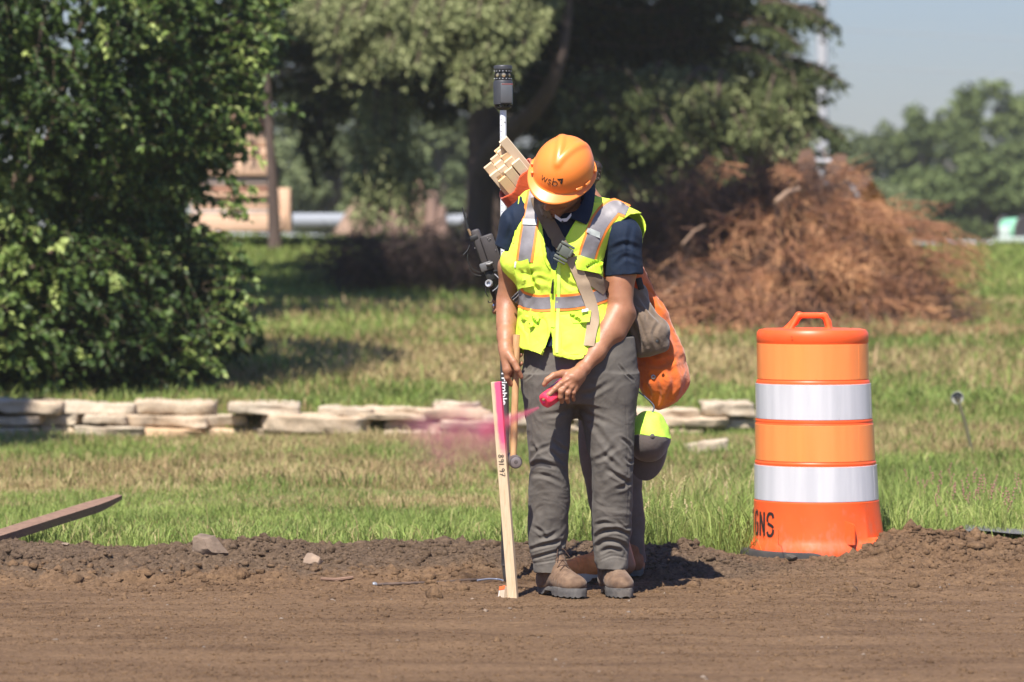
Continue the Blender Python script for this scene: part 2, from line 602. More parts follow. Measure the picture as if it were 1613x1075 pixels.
def ribbon(bvh, path, wid, off, nu=40, nv=7, thick=0.0015, it=2):
    g = ribbon_grid(bvh, path, wid, off, nu, nv)
    n, m = len(g), len(g[0])
    D = np.array([[p.y for p in r] for r in g])
    for _ in range(it):
        E = D.copy()
        E[1:-1] = (D[:-2] + 2 * D[1:-1] + D[2:]) / 4
        E[:, 1:-1] = (E[:, :-2] + 2 * E[:, 1:-1] + E[:, 2:]) / 4
        D = np.minimum(E, D)
    g = [[(g[i][j] - Vector((0, 0, CAMZ))) * (D[i, j] / g[i][j].y) + Vector((0, 0, CAMZ)) for j in range(m)] for i in range(n)]
    return sheet(g, thick)
def patch_obj(name, VF, mat, parent, smooth=True):
    mb = MB(); mb.add(VF[0], VF[1]); return mb.build(name, mat, parent, smooth)
# ================================================================== ground
def grass_edge(x):
    """depth at which the torn soil ends and the grass begins"""
    p = np.stack([x, np.zeros_like(x)], -1)
    e = 16.26 + 0.30 * noise(p * 1.1, 3) + 0.16 * noise(p * 4.0, 4) + 0.08 * noise(p * 11.0, 5)
    e = e - 0.25 * np.exp(-((x - 0.6) / 0.4) ** 2) + 0.25 * np.exp(-((x + 1.3) / 0.35) ** 2)
    return e
WALL_Y = 25.0
def H(x, y, fine=True):
    x = np.asarray(x, np.float32); y = np.asarray(y, np.float32)
    p = np.stack([x, y], -1)
    # lawn, low wall, slope, plateau
    wall = 1 - sstep(1.5, 3.2, x)
    flat = 0.03 + 0.03 * sstep(18, 25, y)
    up = 0.22 + (1.30 + 0.02 * np.clip(-x, -3, 6) * 0.9 - 0.22) * sstep(24.0, 52.0, y) ** 0.92
    step = sstep(WALL_Y + 0.02, WALL_Y + 0.22, y) * wall + sstep(18.5, 27.0, y) * (1 - wall)
    z = flat * (1 - step) + up * step
    z = z + (0.03 * fbm(p * 0.35, 3, seed=21)) * sstep(17, 22, y)
    z = z * sstep(14.5, 16.6, y)
    far = np.maximum(y - 60, 0)
    z = z - np.minimum(far * 0.004, 3.0)
    if fine:
        z = z + 0.012 * noise(p * 3.3, 23) * sstep(16.6, 17.5, y) * (1 - sstep(60, 90, y))
    return z
def berm(x, y):
    """thrown up soil between the graded strip and the lawn"""
    p = np.stack([x, y], -1)
    e = grass_edge(x)
    lef = sstep(0.4, -0.9, x)
    c = e - 0.30 - 0.16 * lef
    hgt = 0.056 + 0.038 * noise(np.stack([x * 1.3, x * 0], -1), 31) + 0.012 * sstep(1.2, 1.6, x) * sstep(2.1, 1.7, x) - 0.01 * lef
    hgt = hgt * (1 - 0.9 * np.exp(-((x - 1.17) / 0.30) ** 4)) + 0.012 * np.exp(-((x - 1.80) / 0.25) ** 2)
    wd = 0.36 + 0.2 * lef
    b = hgt * np.exp(-((y - c) / wd) ** 2)
    m = np.exp(-((y - (e - 0.78)) / 0.80) ** 6) * sstep(.15, -.15, y - e)
    w2 = np.stack([x + 0.05 * noise(p * 7, 41), y + 0.05 * noise(p * 7, 42)], -1)
    clod = np.maximum(fbm(w2 * 9.0, 3, seed=43), -0.12) * 0.085 + np.abs(fbm(w2 * 21.0, 3, 0.6, seed=44)) * 0.050
    rough = 0.35 + 0.65 * sstep(-0.25, 0.35, noise(p * 1.7, 45))
    return b, m, clod * rough * (1 - 0.85 * np.exp(-((x - 1.17) / 0.30) ** 4)), c
def dirt_h(x, y):
    p = np.stack([x, y], -1)
    b, m, cl, c = berm(x, y)
    # drag marks along the strip
    st = np.stack([x * 0.55, y * 3.6], -1)
    streak = 0.012 * fbm(st, 2, 0.4, seed=51) * (1 - m)
    lump = 0.012 * fbm(p * np.array([1.6, 3.2], np.float32), 4, .55, seed=52) + 0.0085 * np.abs(fbm(p * 24, 3, 0.65, seed=53)) * (0.4 + 0.6 * sstep(-0.3, 0.3, noise(p * 2.1, 57)))
    crumbs = 0.018 * np.maximum(fbm(p * np.array([17, 17], np.float32), 3, 0.6, seed=54) - 0.12, 0) * sstep(13.3, 14.4, y)
    z = 0.004 + streak + lump + crumbs + b + m * cl + 0.012 * sstep(12, 10, y)
    # keep the stance of the two people level
    near = np.exp(-(((x - 0.27) / 0.42) ** 4 + ((y - 14.55) / 0.42) ** 4))
    z = z * (1 - 0.75 * near)
    return z
def GZ(x, y):
    e = grass_edge(np.array([x]))[0]
    if y < e + 0.05: return float(dirt_h(np.array([x]), np.array([y]))[0])
    return float(H(np.array([x]), np.array([y]))[0])

def grid_mesh(xs, ys, hf):
    X, Y = np.meshgrid(xs, ys)
    Z = hf(X.ravel(), Y.ravel())
    V = np.stack([X.ravel(), Y.ravel(), Z], 1)
    n, m = len(ys), len(xs)
    a = (np.arange(n - 1)[:, None] * m + np.arange(m - 1)[None, :]).ravel()
    return V, np.stack([a, a + 1, a + m + 1, a + m], 1)

# soil material
def soil_mat():
    m, nt, b = new_mat('graded_soil')
    co = coords(nt)
    cs = coords(nt, (0.9, 4.0, 1.0))
    n1 = tnoise(nt, co, 1.3, 6, 0.6)
    n2 = tnoise(nt, co, 48, 7, 0.72)
    n3 = tnoise(nt, cs, 1.5, 6, 0.62)
    a = ramp(nt, n2, [(0.30, (0.040, 0.024, 0.014)), (0.50, (0.150, 0.088, 0.046)), (0.72, (0.290, 0.182, 0.100))])
    g = ramp(nt, n3, [(0.34, (0.080, 0.047, 0.027)), (0.62, (0.215, 0.135, 0.076))])
    c1 = mixc(nt, 0.45, a, g)
    # damp fresh soil, a real stain stored with the ground
    at = nt.nodes.new('ShaderNodeAttribute'); at.attribute_name = 'damp'
    dm = mth(nt, 'ADD', at.outputs['Fac'], mth(nt, 'MULTIPLY', mth(nt, 'SUBTRACT', n1, 0.5), 1.1))
    dm = ramp(nt, dm, [(0.30, 0.0), (0.75, 1.0)])
    fresh = ramp(nt, n2, [(0.3, (0.045, 0.029, 0.018)), (0.52, (0.120, 0.080, 0.051)), (0.75, (0.215, 0.148, 0.096))])
    c2 = mixc(nt, dm, c1, fresh)
    # small gravel specks
    vo = nt.nodes.new('ShaderNodeTexVoronoi'); vo.inputs['Scale'].default_value = 75; nt.links.new(co, vo.inputs['Vector'])
    sp = ramp(nt, vo.outputs['Distance'], [(0.10, 1.0), (0.16, 0.0)])
    pick = ramp(nt, vo.outputs['Color'], [(0.80, 0.0), (0.84, 1.0)])
    c3 = mixc(nt, mth(nt, 'MULTIPLY', mth(nt, 'MULTIPLY', sp, pick), 0.7), c2, (0.38, 0.27, 0.18))
    nt.links.new(c3, b.inputs['Base Color'])
    b.inputs['Roughness'].default_value = 0.95
    b.inputs['Specular IOR Level'].default_value = 0.2
    p = bump(nt, b, tnoise(nt, co, 42, 6, 0.7), 1.0, 0.016)
    bump(nt, b, tnoise(nt, co, 160, 4, 0.6), 0.7, 0.003, p)
    return m
M_soil = soil_mat()
xs = np.concatenate([np.linspace(-4.2, -2.5, 60, endpoint=False), np.linspace(-2.5, 2.5, 640, endpoint=False), np.linspace(2.5, 4.2, 60)])
ys = np.concatenate([np.linspace(6.0, 10.8, 60, endpoint=False), np.linspace(10.8, 14.0, 230, endpoint=False), np.linspace(14.0, 17.15, 360)])
V, Fq = grid_mesh(xs, ys, dirt_h)
# beyond the ragged edge the soil dives under the lawn
over = V[:, 1] - grass_edge(V[:, 0])
lawnz = H(V[:, 0], V[:, 1])
V[:, 2] = np.where(over > 0, V[:, 2] * (1 - sstep(0, 0.25, over)) + (lawnz - 0.05) * sstep(0, 0.25, over), V[:, 2])
xx, yy = V[:, 0], V[:, 1]
damp = np.exp(-((yy - (grass_edge(xx) - 0.55)) / 0.62) ** 4) * (0.75 + 0.35 * sstep(0.3, -1.0, xx)) * (1 - 0.62 * sstep(0.9, 1.5, xx))
damp += 0.5 * np.exp(-(((xx + 1.9) / 0.8) ** 2 + ((yy - 15.2) / 0.5) ** 2))
o = from_np('dirt_road', V, Fq, M_soil, None, True, {'damp': damp})
tag(o, kind='structure')

# lawn base and everything to the horizon
def lawn_mat():
    m, nt, b = new_mat('lawn_soil_and_thatch')
    co = coords(nt)
    n1 = tnoise(nt, co, 0.5, 5, 0.6); n2 = tnoise(nt, co, 9, 5, 0.65)
    a = ramp(nt, n1, [(0.38, (0.090, 0.125, 0.032)), (0.60, (0.190, 0.155, 0.075))])
    c = mixc(nt, 0.5, a, ramp(nt, n2, [(0.3, (0.060, 0.075, 0.026)), (0.7, (0.180, 0.165, 0.075))]))
    nt.links.new(c, b.inputs['Base Color']); b.inputs['Roughness'].default_value = 0.95
    b.inputs['Specular IOR Level'].default_value = 0.1
    bump(nt, b, n2, 0.8, 0.03)
    return m
M_lawn = lawn_mat()
xs = np.unique(np.concatenate([-np.geomspace(9, 500, 24), np.linspace(-9, 9, 150), np.geomspace(9, 500, 24)]))
ys = np.unique(np.concatenate([[-40, -10, 0, 5, 10], np.linspace(14, 24.6, 80), np.linspace(24.7, 25.6, 16), np.linspace(25.8, 60, 130), np.geomspace(61, 900, 36)]))
def base_h(x, y): return H(x, y) - 0.06 * (1 - sstep(15.5, 16.9, y)) - 0.004
V, Fq = grid_mesh(xs, ys, base_h)
o = from_np('ground', V, Fq, M_lawn, None, True)
tag(o, kind='structure')

# ------------------------------------------------------------------ loose clods and gravel
def ico(sub=1):
    bm = bmesh.new(); bmesh.ops.create_icosphere(bm, subdivisions=sub, radius=1.0)
    bm.verts.index_update()
    v = np.array([q.co[:] for q in bm.verts], np.float32); f = np.array([[q.index for q in t.verts] for t in bm.faces], np.int32)
    bm.free(); return v, f
def ico0():
    bm = bmesh.new(); bmesh.ops.create_icosphere(bm, subdivisions=1, radius=1.0); bm.free()
    g = (1 + 5 ** .5) / 2
    v = np.array([(-1, g, 0), (1, g, 0), (-1, -g, 0), (1, -g, 0), (0, -1, g), (0, 1, g), (0, -1, -g), (0, 1, -g), (g, 0, -1), (g, 0, 1), (-g, 0, -1), (-g, 0, 1)], np.float32) / 1.9021
    f = np.array([(0, 11, 5), (0, 5, 1), (0, 1, 7), (0, 7, 10), (0, 10, 11), (1, 5, 9), (5, 11, 4), (11, 10, 2), (10, 7, 6), (7, 1, 8), (3, 9, 4), (3, 4, 2), (3, 2, 6), (3, 6, 8), (3, 8, 9), (4, 9, 5), (2, 4, 11), (6, 2, 10), (8, 6, 7), (9, 8, 1)], np.int32)
    return v, f
IV0, IF0 = ico0()
IV, IF = ico(1)
IV2, IF2 = ico(2)
IV3, IF3 = ico(3)
def lumps(n, cx, cy, size, seed, flat=0.65, iv=IV, jf=IF):
    r = np.random.default_rng(seed)
    V = []; Fo = []
    pr = np.stack([iv + noise(iv * 1.7 + k * 7.7, 60 + k)[:, None] * iv * 0.55 + 0.18 * iv * noise(iv * 4.1 + k, 90 + k)[:, None] for k in range(14)])
    a = r.uniform(0, 2 * PI, n); k = r.integers(0, 14, n)
    v = pr[k] * (size[:, None, None] * r.uniform(0.7, 1.3, (n, 1, 3))) * np.array([1, 1, flat])
    ca, sa = np.cos(a)[:, None], np.sin(a)[:, None]
    x = v[..., 0] * ca - v[..., 1] * sa; y = v[..., 0] * sa + v[..., 1] * ca
    z = dirt_h(cx, cy) + size * 0.08
    V = np.stack([x + cx[:, None], y + cy[:, None], v[..., 2] + z[:, None]], -1).reshape(-1, 3)
    Fo = (jf[None] + (np.arange(n) * len(iv))[:, None, None]).reshape(-1, 3)
    return V, Fo
def scatter_soil():
    r = np.random.default_rng(5)
    n = 17000
    x = r.uniform(-2.7, 2.7, n); e = grass_edge(x)
    y = e - 0.0 - np.abs(r.normal(0, 0.75, n)); ok = y > 14.2
    x, y = x[ok], y[ok]
    s = np.clip(r.lognormal(-5.25, 0.62, len(x)), 0.0025, 0.030) * (0.7 + 0.6 * (noise(np.stack([x, y], -1) * 2.2, 71) > 0))
    near = (np.abs(x - 0.27) < 0.42) & (y < 15.1)
    s[near] *= 0.5
    V1, F1 = lumps(len(x), x, y, s, 6)
    n = 15000
    x = r.uniform(-2.4, 2.4, n); y = r.uniform(11.2, 15.4, n)
    keep = r.uniform(0, 1, n) < 0.10 + 0.9 * sstep(12.8, 14.3, y) * sstep(-.35, .35, noise(np.stack([x * .8, y * 3.5], -1), 199))
    x, y = x[keep], y[keep]
    s = np.clip(r.lognormal(-5.45, 0.6, len(x)), 0.0018, 0.017)
    V2, F2 = lumps(len(x), x, y, s, 8)
    n = 75000
    x = r.uniform(-2.4, 2.4, n); y = 11.2 + 4.6 * r.uniform(0, 1, n)
    kk = noise(np.stack([x * 1.1, y * 2.6], -1), 198) + .5 * noise(np.stack([x * 5, y * 7], -1), 197)
    keep = r.uniform(-.9, .5, n) < kk; x, y = x[keep], y[keep]
    s = np.clip(r.lognormal(-6.05, 0.5, len(x)), 0.0012, 0.008)
    V3, F3 = lumps(len(x), x, y, s, 9, .7, IV0, IF0)
    V = np.concatenate([V1, V2, V3]); Fo = np.concatenate([F1, F2 + len(V1), F3 + len(V1) + len(V2)])
    dm = np.exp(-((V[:, 1] - (grass_edge(V[:, 0]) - 0.55)) / 0.62) ** 4) * 0.8 * (1 - 0.62 * sstep(0.9, 1.5, V[:, 0]))
    return from_np('soil_clods', V, Fo, M_soil, None, False, {'damp': dm})
tag(scatter_soil(), 'loose brown soil clods strewn along the edge of the lawn', 'soil', kind='stuff')
def scatter_gravel():
    r = np.random.default_rng(15)
    n = 230
    x = r.uniform(-2.3, 2.3, n); y = 11.3 + 4.3 * r.uniform(0, 1, n) ** 0.8
    s = np.clip(r.lognormal(-5.6, 0.5, n), 0.002, 0.011)
    V, Fo = lumps(n, x, y, s, 16)
    return from_np('gravel', V, Fo, simple('gravel_stone', (0.24, 0.175, 0.12), 0.9, c2=(0.12, 0.10, 0.085), vscale=6, bmp=0.3), None, False)
tag(scatter_gravel(), 'small pale pebbles scattered over the graded brown dirt', 'gravel', kind='stuff')

# ------------------------------------------------------------------ grass
def blades(x, y, h, w_, lean, tint, seed, zoff=0.0):
    """curved blades: 5 vertices, a quad and a triangle each"""
    r = np.random.default_rng(seed); n = len(x)
    z = H(x, y) - 0.005 + zoff
    a = r.uniform(0, 2 * PI, n); b = r.uniform(0, 2 * PI, n)
    wx, wy = np.cos(a) * w_ / 2, np.sin(a) * w_ / 2 * 0.5
    lx, ly = np.cos(b) * lean * h, np.sin(b) * lean * h
    B = np.stack([x, y, z], 1)
    m = B + np.stack([lx * 0.3, ly * 0.3, h * 0.58], 1)
    t = B + np.stack([lx, ly, h * (1 - 0.25 * np.minimum(lean, 1.6))], 1)
    s = np.stack([wx, wy, np.zeros(n)], 1)
    V = np.stack([B - s, B + s, m + s * 0.8, m - s * 0.8, t], 1).reshape(-1, 3)
    i = np.arange(n) * 5
    return V, np.stack([i, i + 1, i + 2, i + 3], 1), np.stack([i + 3, i + 2, i + 4], 1), np.repeat(tint, 5, axis=0)
def grass_mat():
    m, nt, b = new_mat('grass_blades')
    at = nt.nodes.new('ShaderNodeAttribute'); at.attribute_name = 'tint'
    sx = nt.nodes.new('ShaderNodeSeparateXYZ'); nt.links.new(at.outputs['Vector'], sx.inputs[0])
    green = ramp(nt, sx.outputs[1], [(0.0, (0.062, 0.115, 0.020)), (0.5, (0.145, 0.235, 0.042)), (1.0, (0.30, 0.40, 0.085))])
    straw = ramp(nt, sx.outputs[1], [(0.0, (0.230, 0.145, 0.075)), (0.5, (0.420, 0.280, 0.150)), (1.0, (0.60, 0.44, 0.26))])
    c = mixc(nt, sx.outputs[0], green, straw)
    nt.links.new(c, b.inputs['Base Color']); b.inputs['Roughness'].default_value = 0.6
    b.inputs['Specular IOR Level'].default_value = 0.25
    tr = nt.nodes.new('ShaderNodeBsdfTranslucent'); nt.links.new(c, tr.inputs[0])
    mx = nt.nodes.new('ShaderNodeMixShader'); mx.inputs[0].default_value = 0.3
    out = nt.nodes['Material Output']
    nt.links.new(b.outputs[0], mx.inputs[1]); nt.links.new(tr.outputs[0], mx.inputs[2]); nt.links.new(mx.outputs[0], out.inputs[0])
    return m
M_grass = grass_mat()
def make_grass():
    r = np.random.default_rng(33)
    P_ = []
    def zone(n, y0, y1, marg=0.7):
        y = r.uniform(y0, y1, n); half = 0.1335 * y + marg
        x = r.uniform(-1, 1, n) * half
        return x, y
    parts = []
    def dry(x, y):
        p = np.stack([x, y], -1)
        px = to_px(np.stack([x, y, H(x, y)], 1))
        d = 0.48 + 1.25 * fbm(p * np.array([0.45, 0.75], np.float32), 4, 0.55, seed=77)
        # straw band in front of the wall on the left, worn slope in the middle and right
        d += 0.20 * np.exp(-((y - 21.3) / 2.2) ** 2) * (1 - sstep(-1.0, 0.4, x))
        d -= 0.55 * np.exp(-((y - 17.2) / 1.6) ** 2)
        d -= 0.3 * sstep(0.5, 1.5, x) * np.exp(-((y - 18) / 3.0) ** 2)
        d += 0.36 * np.exp(-((y - 30.0) / 3.4) ** 2) * np.exp(-((x - 0.2) / 3.3) ** 4)
        d -= 0.45 * np.exp(-((y - 26.2) / 0.9) ** 2)
        d -= 0.75 * sstep(35, 41, y)
        d += 0.2 * sstep(2.2, 4, x) * np.exp(-((y - 30) / 3.0) ** 2)
        return d
    # near fringe and lawn up to the wall
    x, y = zone(150000, 16.0, 20.5)
    ok = y > grass_edge(x) - 0.02 + 0.09 * r.normal(size=len(x)); x, y = x[ok], y[ok]
    p = np.stack([x, y], -1)
    lush = sstep(-0.2, 0.6, x) * 0.9 + 0.25 * noise(p * 1.2, 81)
    edge = np.exp(-((y - grass_edge(x)) / 0.35) ** 2)
    h = (0.032 + 0.066 * np.clip(lush, 0, 1)) * (1 + 0.7 * noise(p * 3.6, 82)) * (1 + .4 * noise(p * 11, 182)) * r.lognormal(0, 0.35, len(x)) + 0.02 * edge
    h *= 1 - 0.30 * sstep(18.5, 20.5, y)
    # small bristly fringe right at the torn edge
    d = dry(x, y); isd = (r.normal(0, 0.18, len(x)) + d > 0.62).astype(float) * r.uniform(0.6, 1, len(x)); isd = np.maximum(isd, r.uniform(0, 0.25, len(x)))
    br = np.clip(r.normal(0.55, 0.22, len(x)) + 0.18 * sstep(0.3, 1.2, x) * np.exp(-((y - 17.0) / 0.9) ** 2) + 0.25 * noise(p * 1.9, 83), 0, 1)
    parts.append(blades(x, y, h, r.uniform(0.002, 0.0044, len(x)), np.abs(r.normal(0.65, 0.40, len(x))), np.stack([isd, br, br], 1), 1))
    x, y = zone(120000, 20.0, 25.3)
    ok = (np.abs(y - WALL_Y) > 0.02); x, y = x[ok], y[ok]
    p = np.stack([x, y], -1)
    h = 0.045 * (1 + 0.6 * noise(p * 2.3, 84)) * r.lognormal(0, 0.35, len(x)) + 0.03 * sstep(0.8, 2, x)
    d = dry(x, y); isd = (r.normal(0, 0.2, len(x)) + d > 0.6).astype(float) * r.uniform(0.5, 1, len(x)); isd = np.maximum(isd, r.uniform(0, 0.3, len(x)))
    br = np.clip(r.normal(0.5, 0.2, len(x)) + 0.25 * noise(p * 1.4, 85), 0, 1)
    parts.append(blades(x, y, h, r.uniform(0.004, 0.009, len(x)), np.abs(r.normal(0.5, 0.4, len(x))), np.stack([isd, br, br], 1), 2))
    # slope
    y = 25.2 + 26 * r.uniform(0, 1, 210000) ** 1.15; x = r.uniform(-1, 1, len(y)) * (0.1335 * y + 0.8)
    p = np.stack([x, y], -1)
    h = (0.06 + 0.05 * np.clip(noise(p * 0.9, 86), 0, 1)) * r.lognormal(0, 0.35, len(x))
    d = dry(x, y); isd = (r.normal(0, 0.2, len(x)) + d > 0.58).astype(float) * r.uniform(0.5, 1, len(x)); isd = np.maximum(isd, r.uniform(0, 0.3, len(x)))
    br = np.clip(r.normal(0.5, 0.2, len(x)) + 0.3 * noise(p * 0.8, 87), 0, 1)
    parts.append(blades(x, y, h, r.uniform(0.008, 0.02, len(x)) * (y / 30), np.abs(r.normal(0.5, 0.35, len(x))), np.stack([isd, br, br], 1), 3))
    # longer weeds right of the worker and behind the drum
    n = 9000
    x = r.uniform(0.2, 2.9, n); y = grass_edge(x) + 0.08 + np.abs(r.normal(0, 1.1, n))
    k = noise(np.stack([x, y], -1) * 1.6, 88) + 0.2 > r.uniform(-0.3, 0.6, n); x, y = x[k], y[k]; n = len(x)
    h = r.uniform(0.10, 0.27, n) * (1 - 0.3 * sstep(1.5, 3.0, x))
    br = np.clip(r.normal(0.75, 0.2, n), 0, 1)
    parts.append(blades(x, y, h, r.uniform(0.003, 0.0065, n), np.abs(r.normal(0.55, 0.35, n)), np.stack([r.uniform(0, 0.35, n) + 0.5 * (r.uniform(0, 1, n) > 0.93), br, br], 1), 4))
    n = 2500
    x = r.uniform(-2.6, 0.3, n); y = grass_edge(x) + 0.02 + np.abs(r.normal(0, 0.4, n))
    h = r.uniform(0.05, 0.13, n)
    br = np.clip(r.normal(0.65, 0.2, n), 0, 1)
    parts.append(blades(x, y, h, r.uniform(0.003, 0.006, n), np.abs(r.normal(0.8, 0.4, n)), np.stack([r.uniform(0, 0.3, n) + 0.6 * (r.uniform(0, 1, n) > 0.85), br, br], 1), 5))
    off = 0; Vs, Q, T, A = [], [], [], []
    for v, q, t, a in parts:
        Vs.append(v); Q.append(q + off); T.append(t + off); A.append(a); off += len(v)
    return from_np('grass', np.concatenate(Vs), [np.concatenate(Q), np.concatenate(T)], M_grass, None, False, {'tint': np.concatenate(A)})
tag(make_grass(), 'green and straw coloured grass covering the lawn and the slope', 'grass', kind='stuff')

# flowering weed stalks behind the drum
def weeds():
    r = np.random.default_rng(44); mb = MB()
    for i in range(150):
        x = r.uniform(1.9, 2.9) if i < 110 else r.uniform(0.5, 1.4); y = grass_edge(np.array([x]))[0] + r.uniform(0.2, 2.2)
        z = float(H(np.array([x]), np.array([y]))[0]); h = r.uniform(0.10, 0.26)
        lx, ly = r.normal(0, 0.04), r.normal(0, 0.03)
        mb.tube([(x, y, z), (x + lx * .5, y, z + h * .6), (x + lx, y + ly, z + h)], [0.0013, 0.001, 0.0008], 4, 0)
        q = 5 if i < 110 else 8
        for k in range(q):
            t = 0.72 + 0.3 * k / q
            c = Vector((x + lx * t + r.normal(0, .003), y + ly * t, z + h * t))
            mb.add([c + Vector(p) * 0.0045 for p in ((1, 0, 0), (0, 1, 0), (-1, 0, 0), (0, -1, 0), (0, 0, 1.8), (0, 0, -1))],
                   [(0, 1, 4), (1, 2, 4), (2, 3, 4), (3, 0, 4), (1, 0, 5), (2, 1, 5), (3, 2, 5), (0, 3, 5)], 1 if i < 110 else 2)
    return mb.build('weed_stalks', [simple('weed_stem', (0.14, 0.17, 0.05)), simple('pink_seed_head', (0.34, 0.16, 0.13), 0.8), simple('straw_seed_head', (0.5, 0.4, 0.2), 0.8)], None)
tag(weeds(), 'thin weed stalks with pinkish seed heads beside the drum', 'weeds', kind='stuff')

# narrow asphalt strip at the right behind the soil
def asphalt():
    xs = np.linspace(1.75, 4.2, 60); ys = np.linspace(-0.0, 0.45, 10)
    X, Y = np.meshgrid(xs, ys)
    e = grass_edge(X.ravel()).reshape(X.shape)
    YY = e - 0.10 + Y
    Z = 0.088 + 0.003 * noise(np.stack([X * 9, YY * 9], -1), 61) - 0.07 * sstep(0.36, 0.45, Y) - 0.03 * sstep(2.0, 1.75, X)
    V = np.stack([X.ravel(), YY.ravel(), Z.ravel()], 1); m = len(xs)
    a = (np.arange(9)[:, None] * m + np.arange(m - 1)[None, :]).ravel()
    o = from_np('path', V, np.stack([a, a + 1, a + m + 1, a + m], 1), simple('old_asphalt', (0.16, 0.155, 0.15), 0.9, c2=(0.07, 0.07, 0.07), vscale=60, bmp=0.8, bscale=120, bdist=0.006))
    tag(o, kind='structure')
asphalt()
# ================================================================== low stone wall
M_lime = None
def lime_mat():
    m, nt, b = new_mat('weathered_limestone')
    co = coords(nt); at = nt.nodes.new('ShaderNodeAttribute'); at.attribute_name = 'tone'
    n1 = tnoise(nt, co, 6, 6, 0.6); n2 = tnoise(nt, co, 45, 5, 0.65)
    a = ramp(nt, n1, [(0.3, (0.36, 0.28, 0.20)), (0.65, (0.54, 0.46, 0.35))])
    c = mixc(nt, at.outputs['Fac'], a, (0.56, 0.36, 0.20))
    c = mixc(nt, ramp(nt, n2, [(0.5, 0.0), (0.75, 0.7)]), c, (0.24, 0.20, 0.155))
    nt.links.new(c, b.inputs['Base Color']); b.inputs['Roughness'].default_value = 0.9
    b.inputs['Specular IOR Level'].default_value = 0.2
    p = bump(nt, b, tnoise(nt, co, 14, 6, 0.65), 0.7, 0.02)
    return m
M_lime = lime_mat()
def slab(x0, x1, y0, y1, D, depth, seed, tone=0.0, parent=None, tilt=0.0):
    """rough stone from its outline in the photograph at distance D"""
    a = W(x0, y0, D); b = W(x1, y1, D)
    w_, h_ = abs(b.x - a.x) * 1.03, abs(a.z - b.z) * (.90 if parent is not None else 1)
    if parent is not None: a.z -= .010; b.z -= .010
    bm = bmesh.new(); bmesh.ops.create_cube(bm, size=1)
    bmesh.ops.subdivide_edges(bm, edges=bm.edges[:], cuts=7, use_grid_fill=True)
    V = np.array([v.co[:] for v in bm.verts], np.float32); bm.verts.index_update()
    Fq = np.array([[q.index for q in f.verts] for f in bm.faces], np.int32); bm.free()
    # round the corners a little, break the outline
    r = 0.05
    q = np.clip(np.abs(V) - (0.5 - r), 0, None); L = np.linalg.norm(q, axis=1, keepdims=True)
    V = np.sign(V) * (np.minimum(np.abs(V), 0.5 - r) + q / np.maximum(L, 1e-6) * np.minimum(L, r))
    V = V * np.array([w_, depth, h_])
    nz = np.stack([noise(V * np.array([6, 6, 9]) + seed * 3.1, 100), noise(V * 6 + seed * 3.1, 101), noise(V * np.array([5, 5, 5]) + seed * 3.1, 102)], 1)
    n2 = np.stack([noise(V * 22 + seed, 103), noise(V * 22 + seed, 104), noise(V * 22 + seed, 105)], 1)
    V = V + nz * np.array([0.04, 0.05, 0.009]) + n2 * np.array([0.018, 0.018, 0.010])
    if tilt: 
        c, s = math.cos(tilt), math.sin(tilt); V = np.stack([V[:, 0] * c - V[:, 2] * s, V[:, 1], V[:, 0] * s + V[:, 2] * c], 1)
    V = V + np.array([(a.x + b.x) / 2, D + depth / 2, (a.z + b.z) / 2])
    return from_np('stone_slab', V, Fq, M_lime, parent, True, {'tone': np.full(len(V), tone)})
wall_o = empty('low_stone_wall', (0, WALL_Y, 0.03), 'low dry stacked wall of pale flat limestone slabs along the foot of the grassy slope', 'stone wall')
SL = [(-60, 180, 655, 690, .3), (120, 330, 655, 690, .5), (610, 790, 656, 692, .4), (700, 900, 652, 690, .4), (880, 1130, 655, 686, .4), # x0,x1,ytop,ybottom
 (-60, 92, 628, 650), (94, 202, 633, 652), (207, 335, 629, 652), (-40, 56, 652, 668), (58, 128, 651, 669), (132, 202, 652, 667), (204, 322, 653, 672),
 (322, 388, 651, 672), (-50, 60, 670, 690), (62, 120, 670, 689), (122, 224, 669, 687), (227, 318, 674, 692, 0.8), (300, 382, 673, 690, 0.6),
 (358, 472, 633, 652), (392, 548, 674, 694), (421, 576, 652, 682), (508, 586, 640, 656), (575, 660, 639, 652), (570, 660, 651, 661), (604, 700, 662, 677), (690, 778, 660, 675),
 (660, 768, 641, 659), (686, 752, 633, 643), (612, 706, 677, 696), (735, 830, 678, 696), (770, 870, 652, 668), (780, 905, 668, 684), (850, 935, 640, 656), (905, 1010, 655, 680),
 (1000, 1100, 640, 658), (985, 1142, 655, 672), (1110, 1188, 631, 656), (1130, 1235, 657, 674), (1046, 1110, 673, 688), (1190, 1262, 640, 662)]
for i, s in enumerate(SL):
    slab(s[0], s[1], s[2], s[3], (WALL_Y + .30 if i < 5 else WALL_Y - 0.10 + 0.05 * ((i * 7) % 5) - 0.03 * (s[3] - 640) / 20), 0.42, i + 1, s[4] if len(s) > 4 else 0.12 * (i % 3), wall_o, tilt=0.012 * ((i * 5) % 5 - 2))
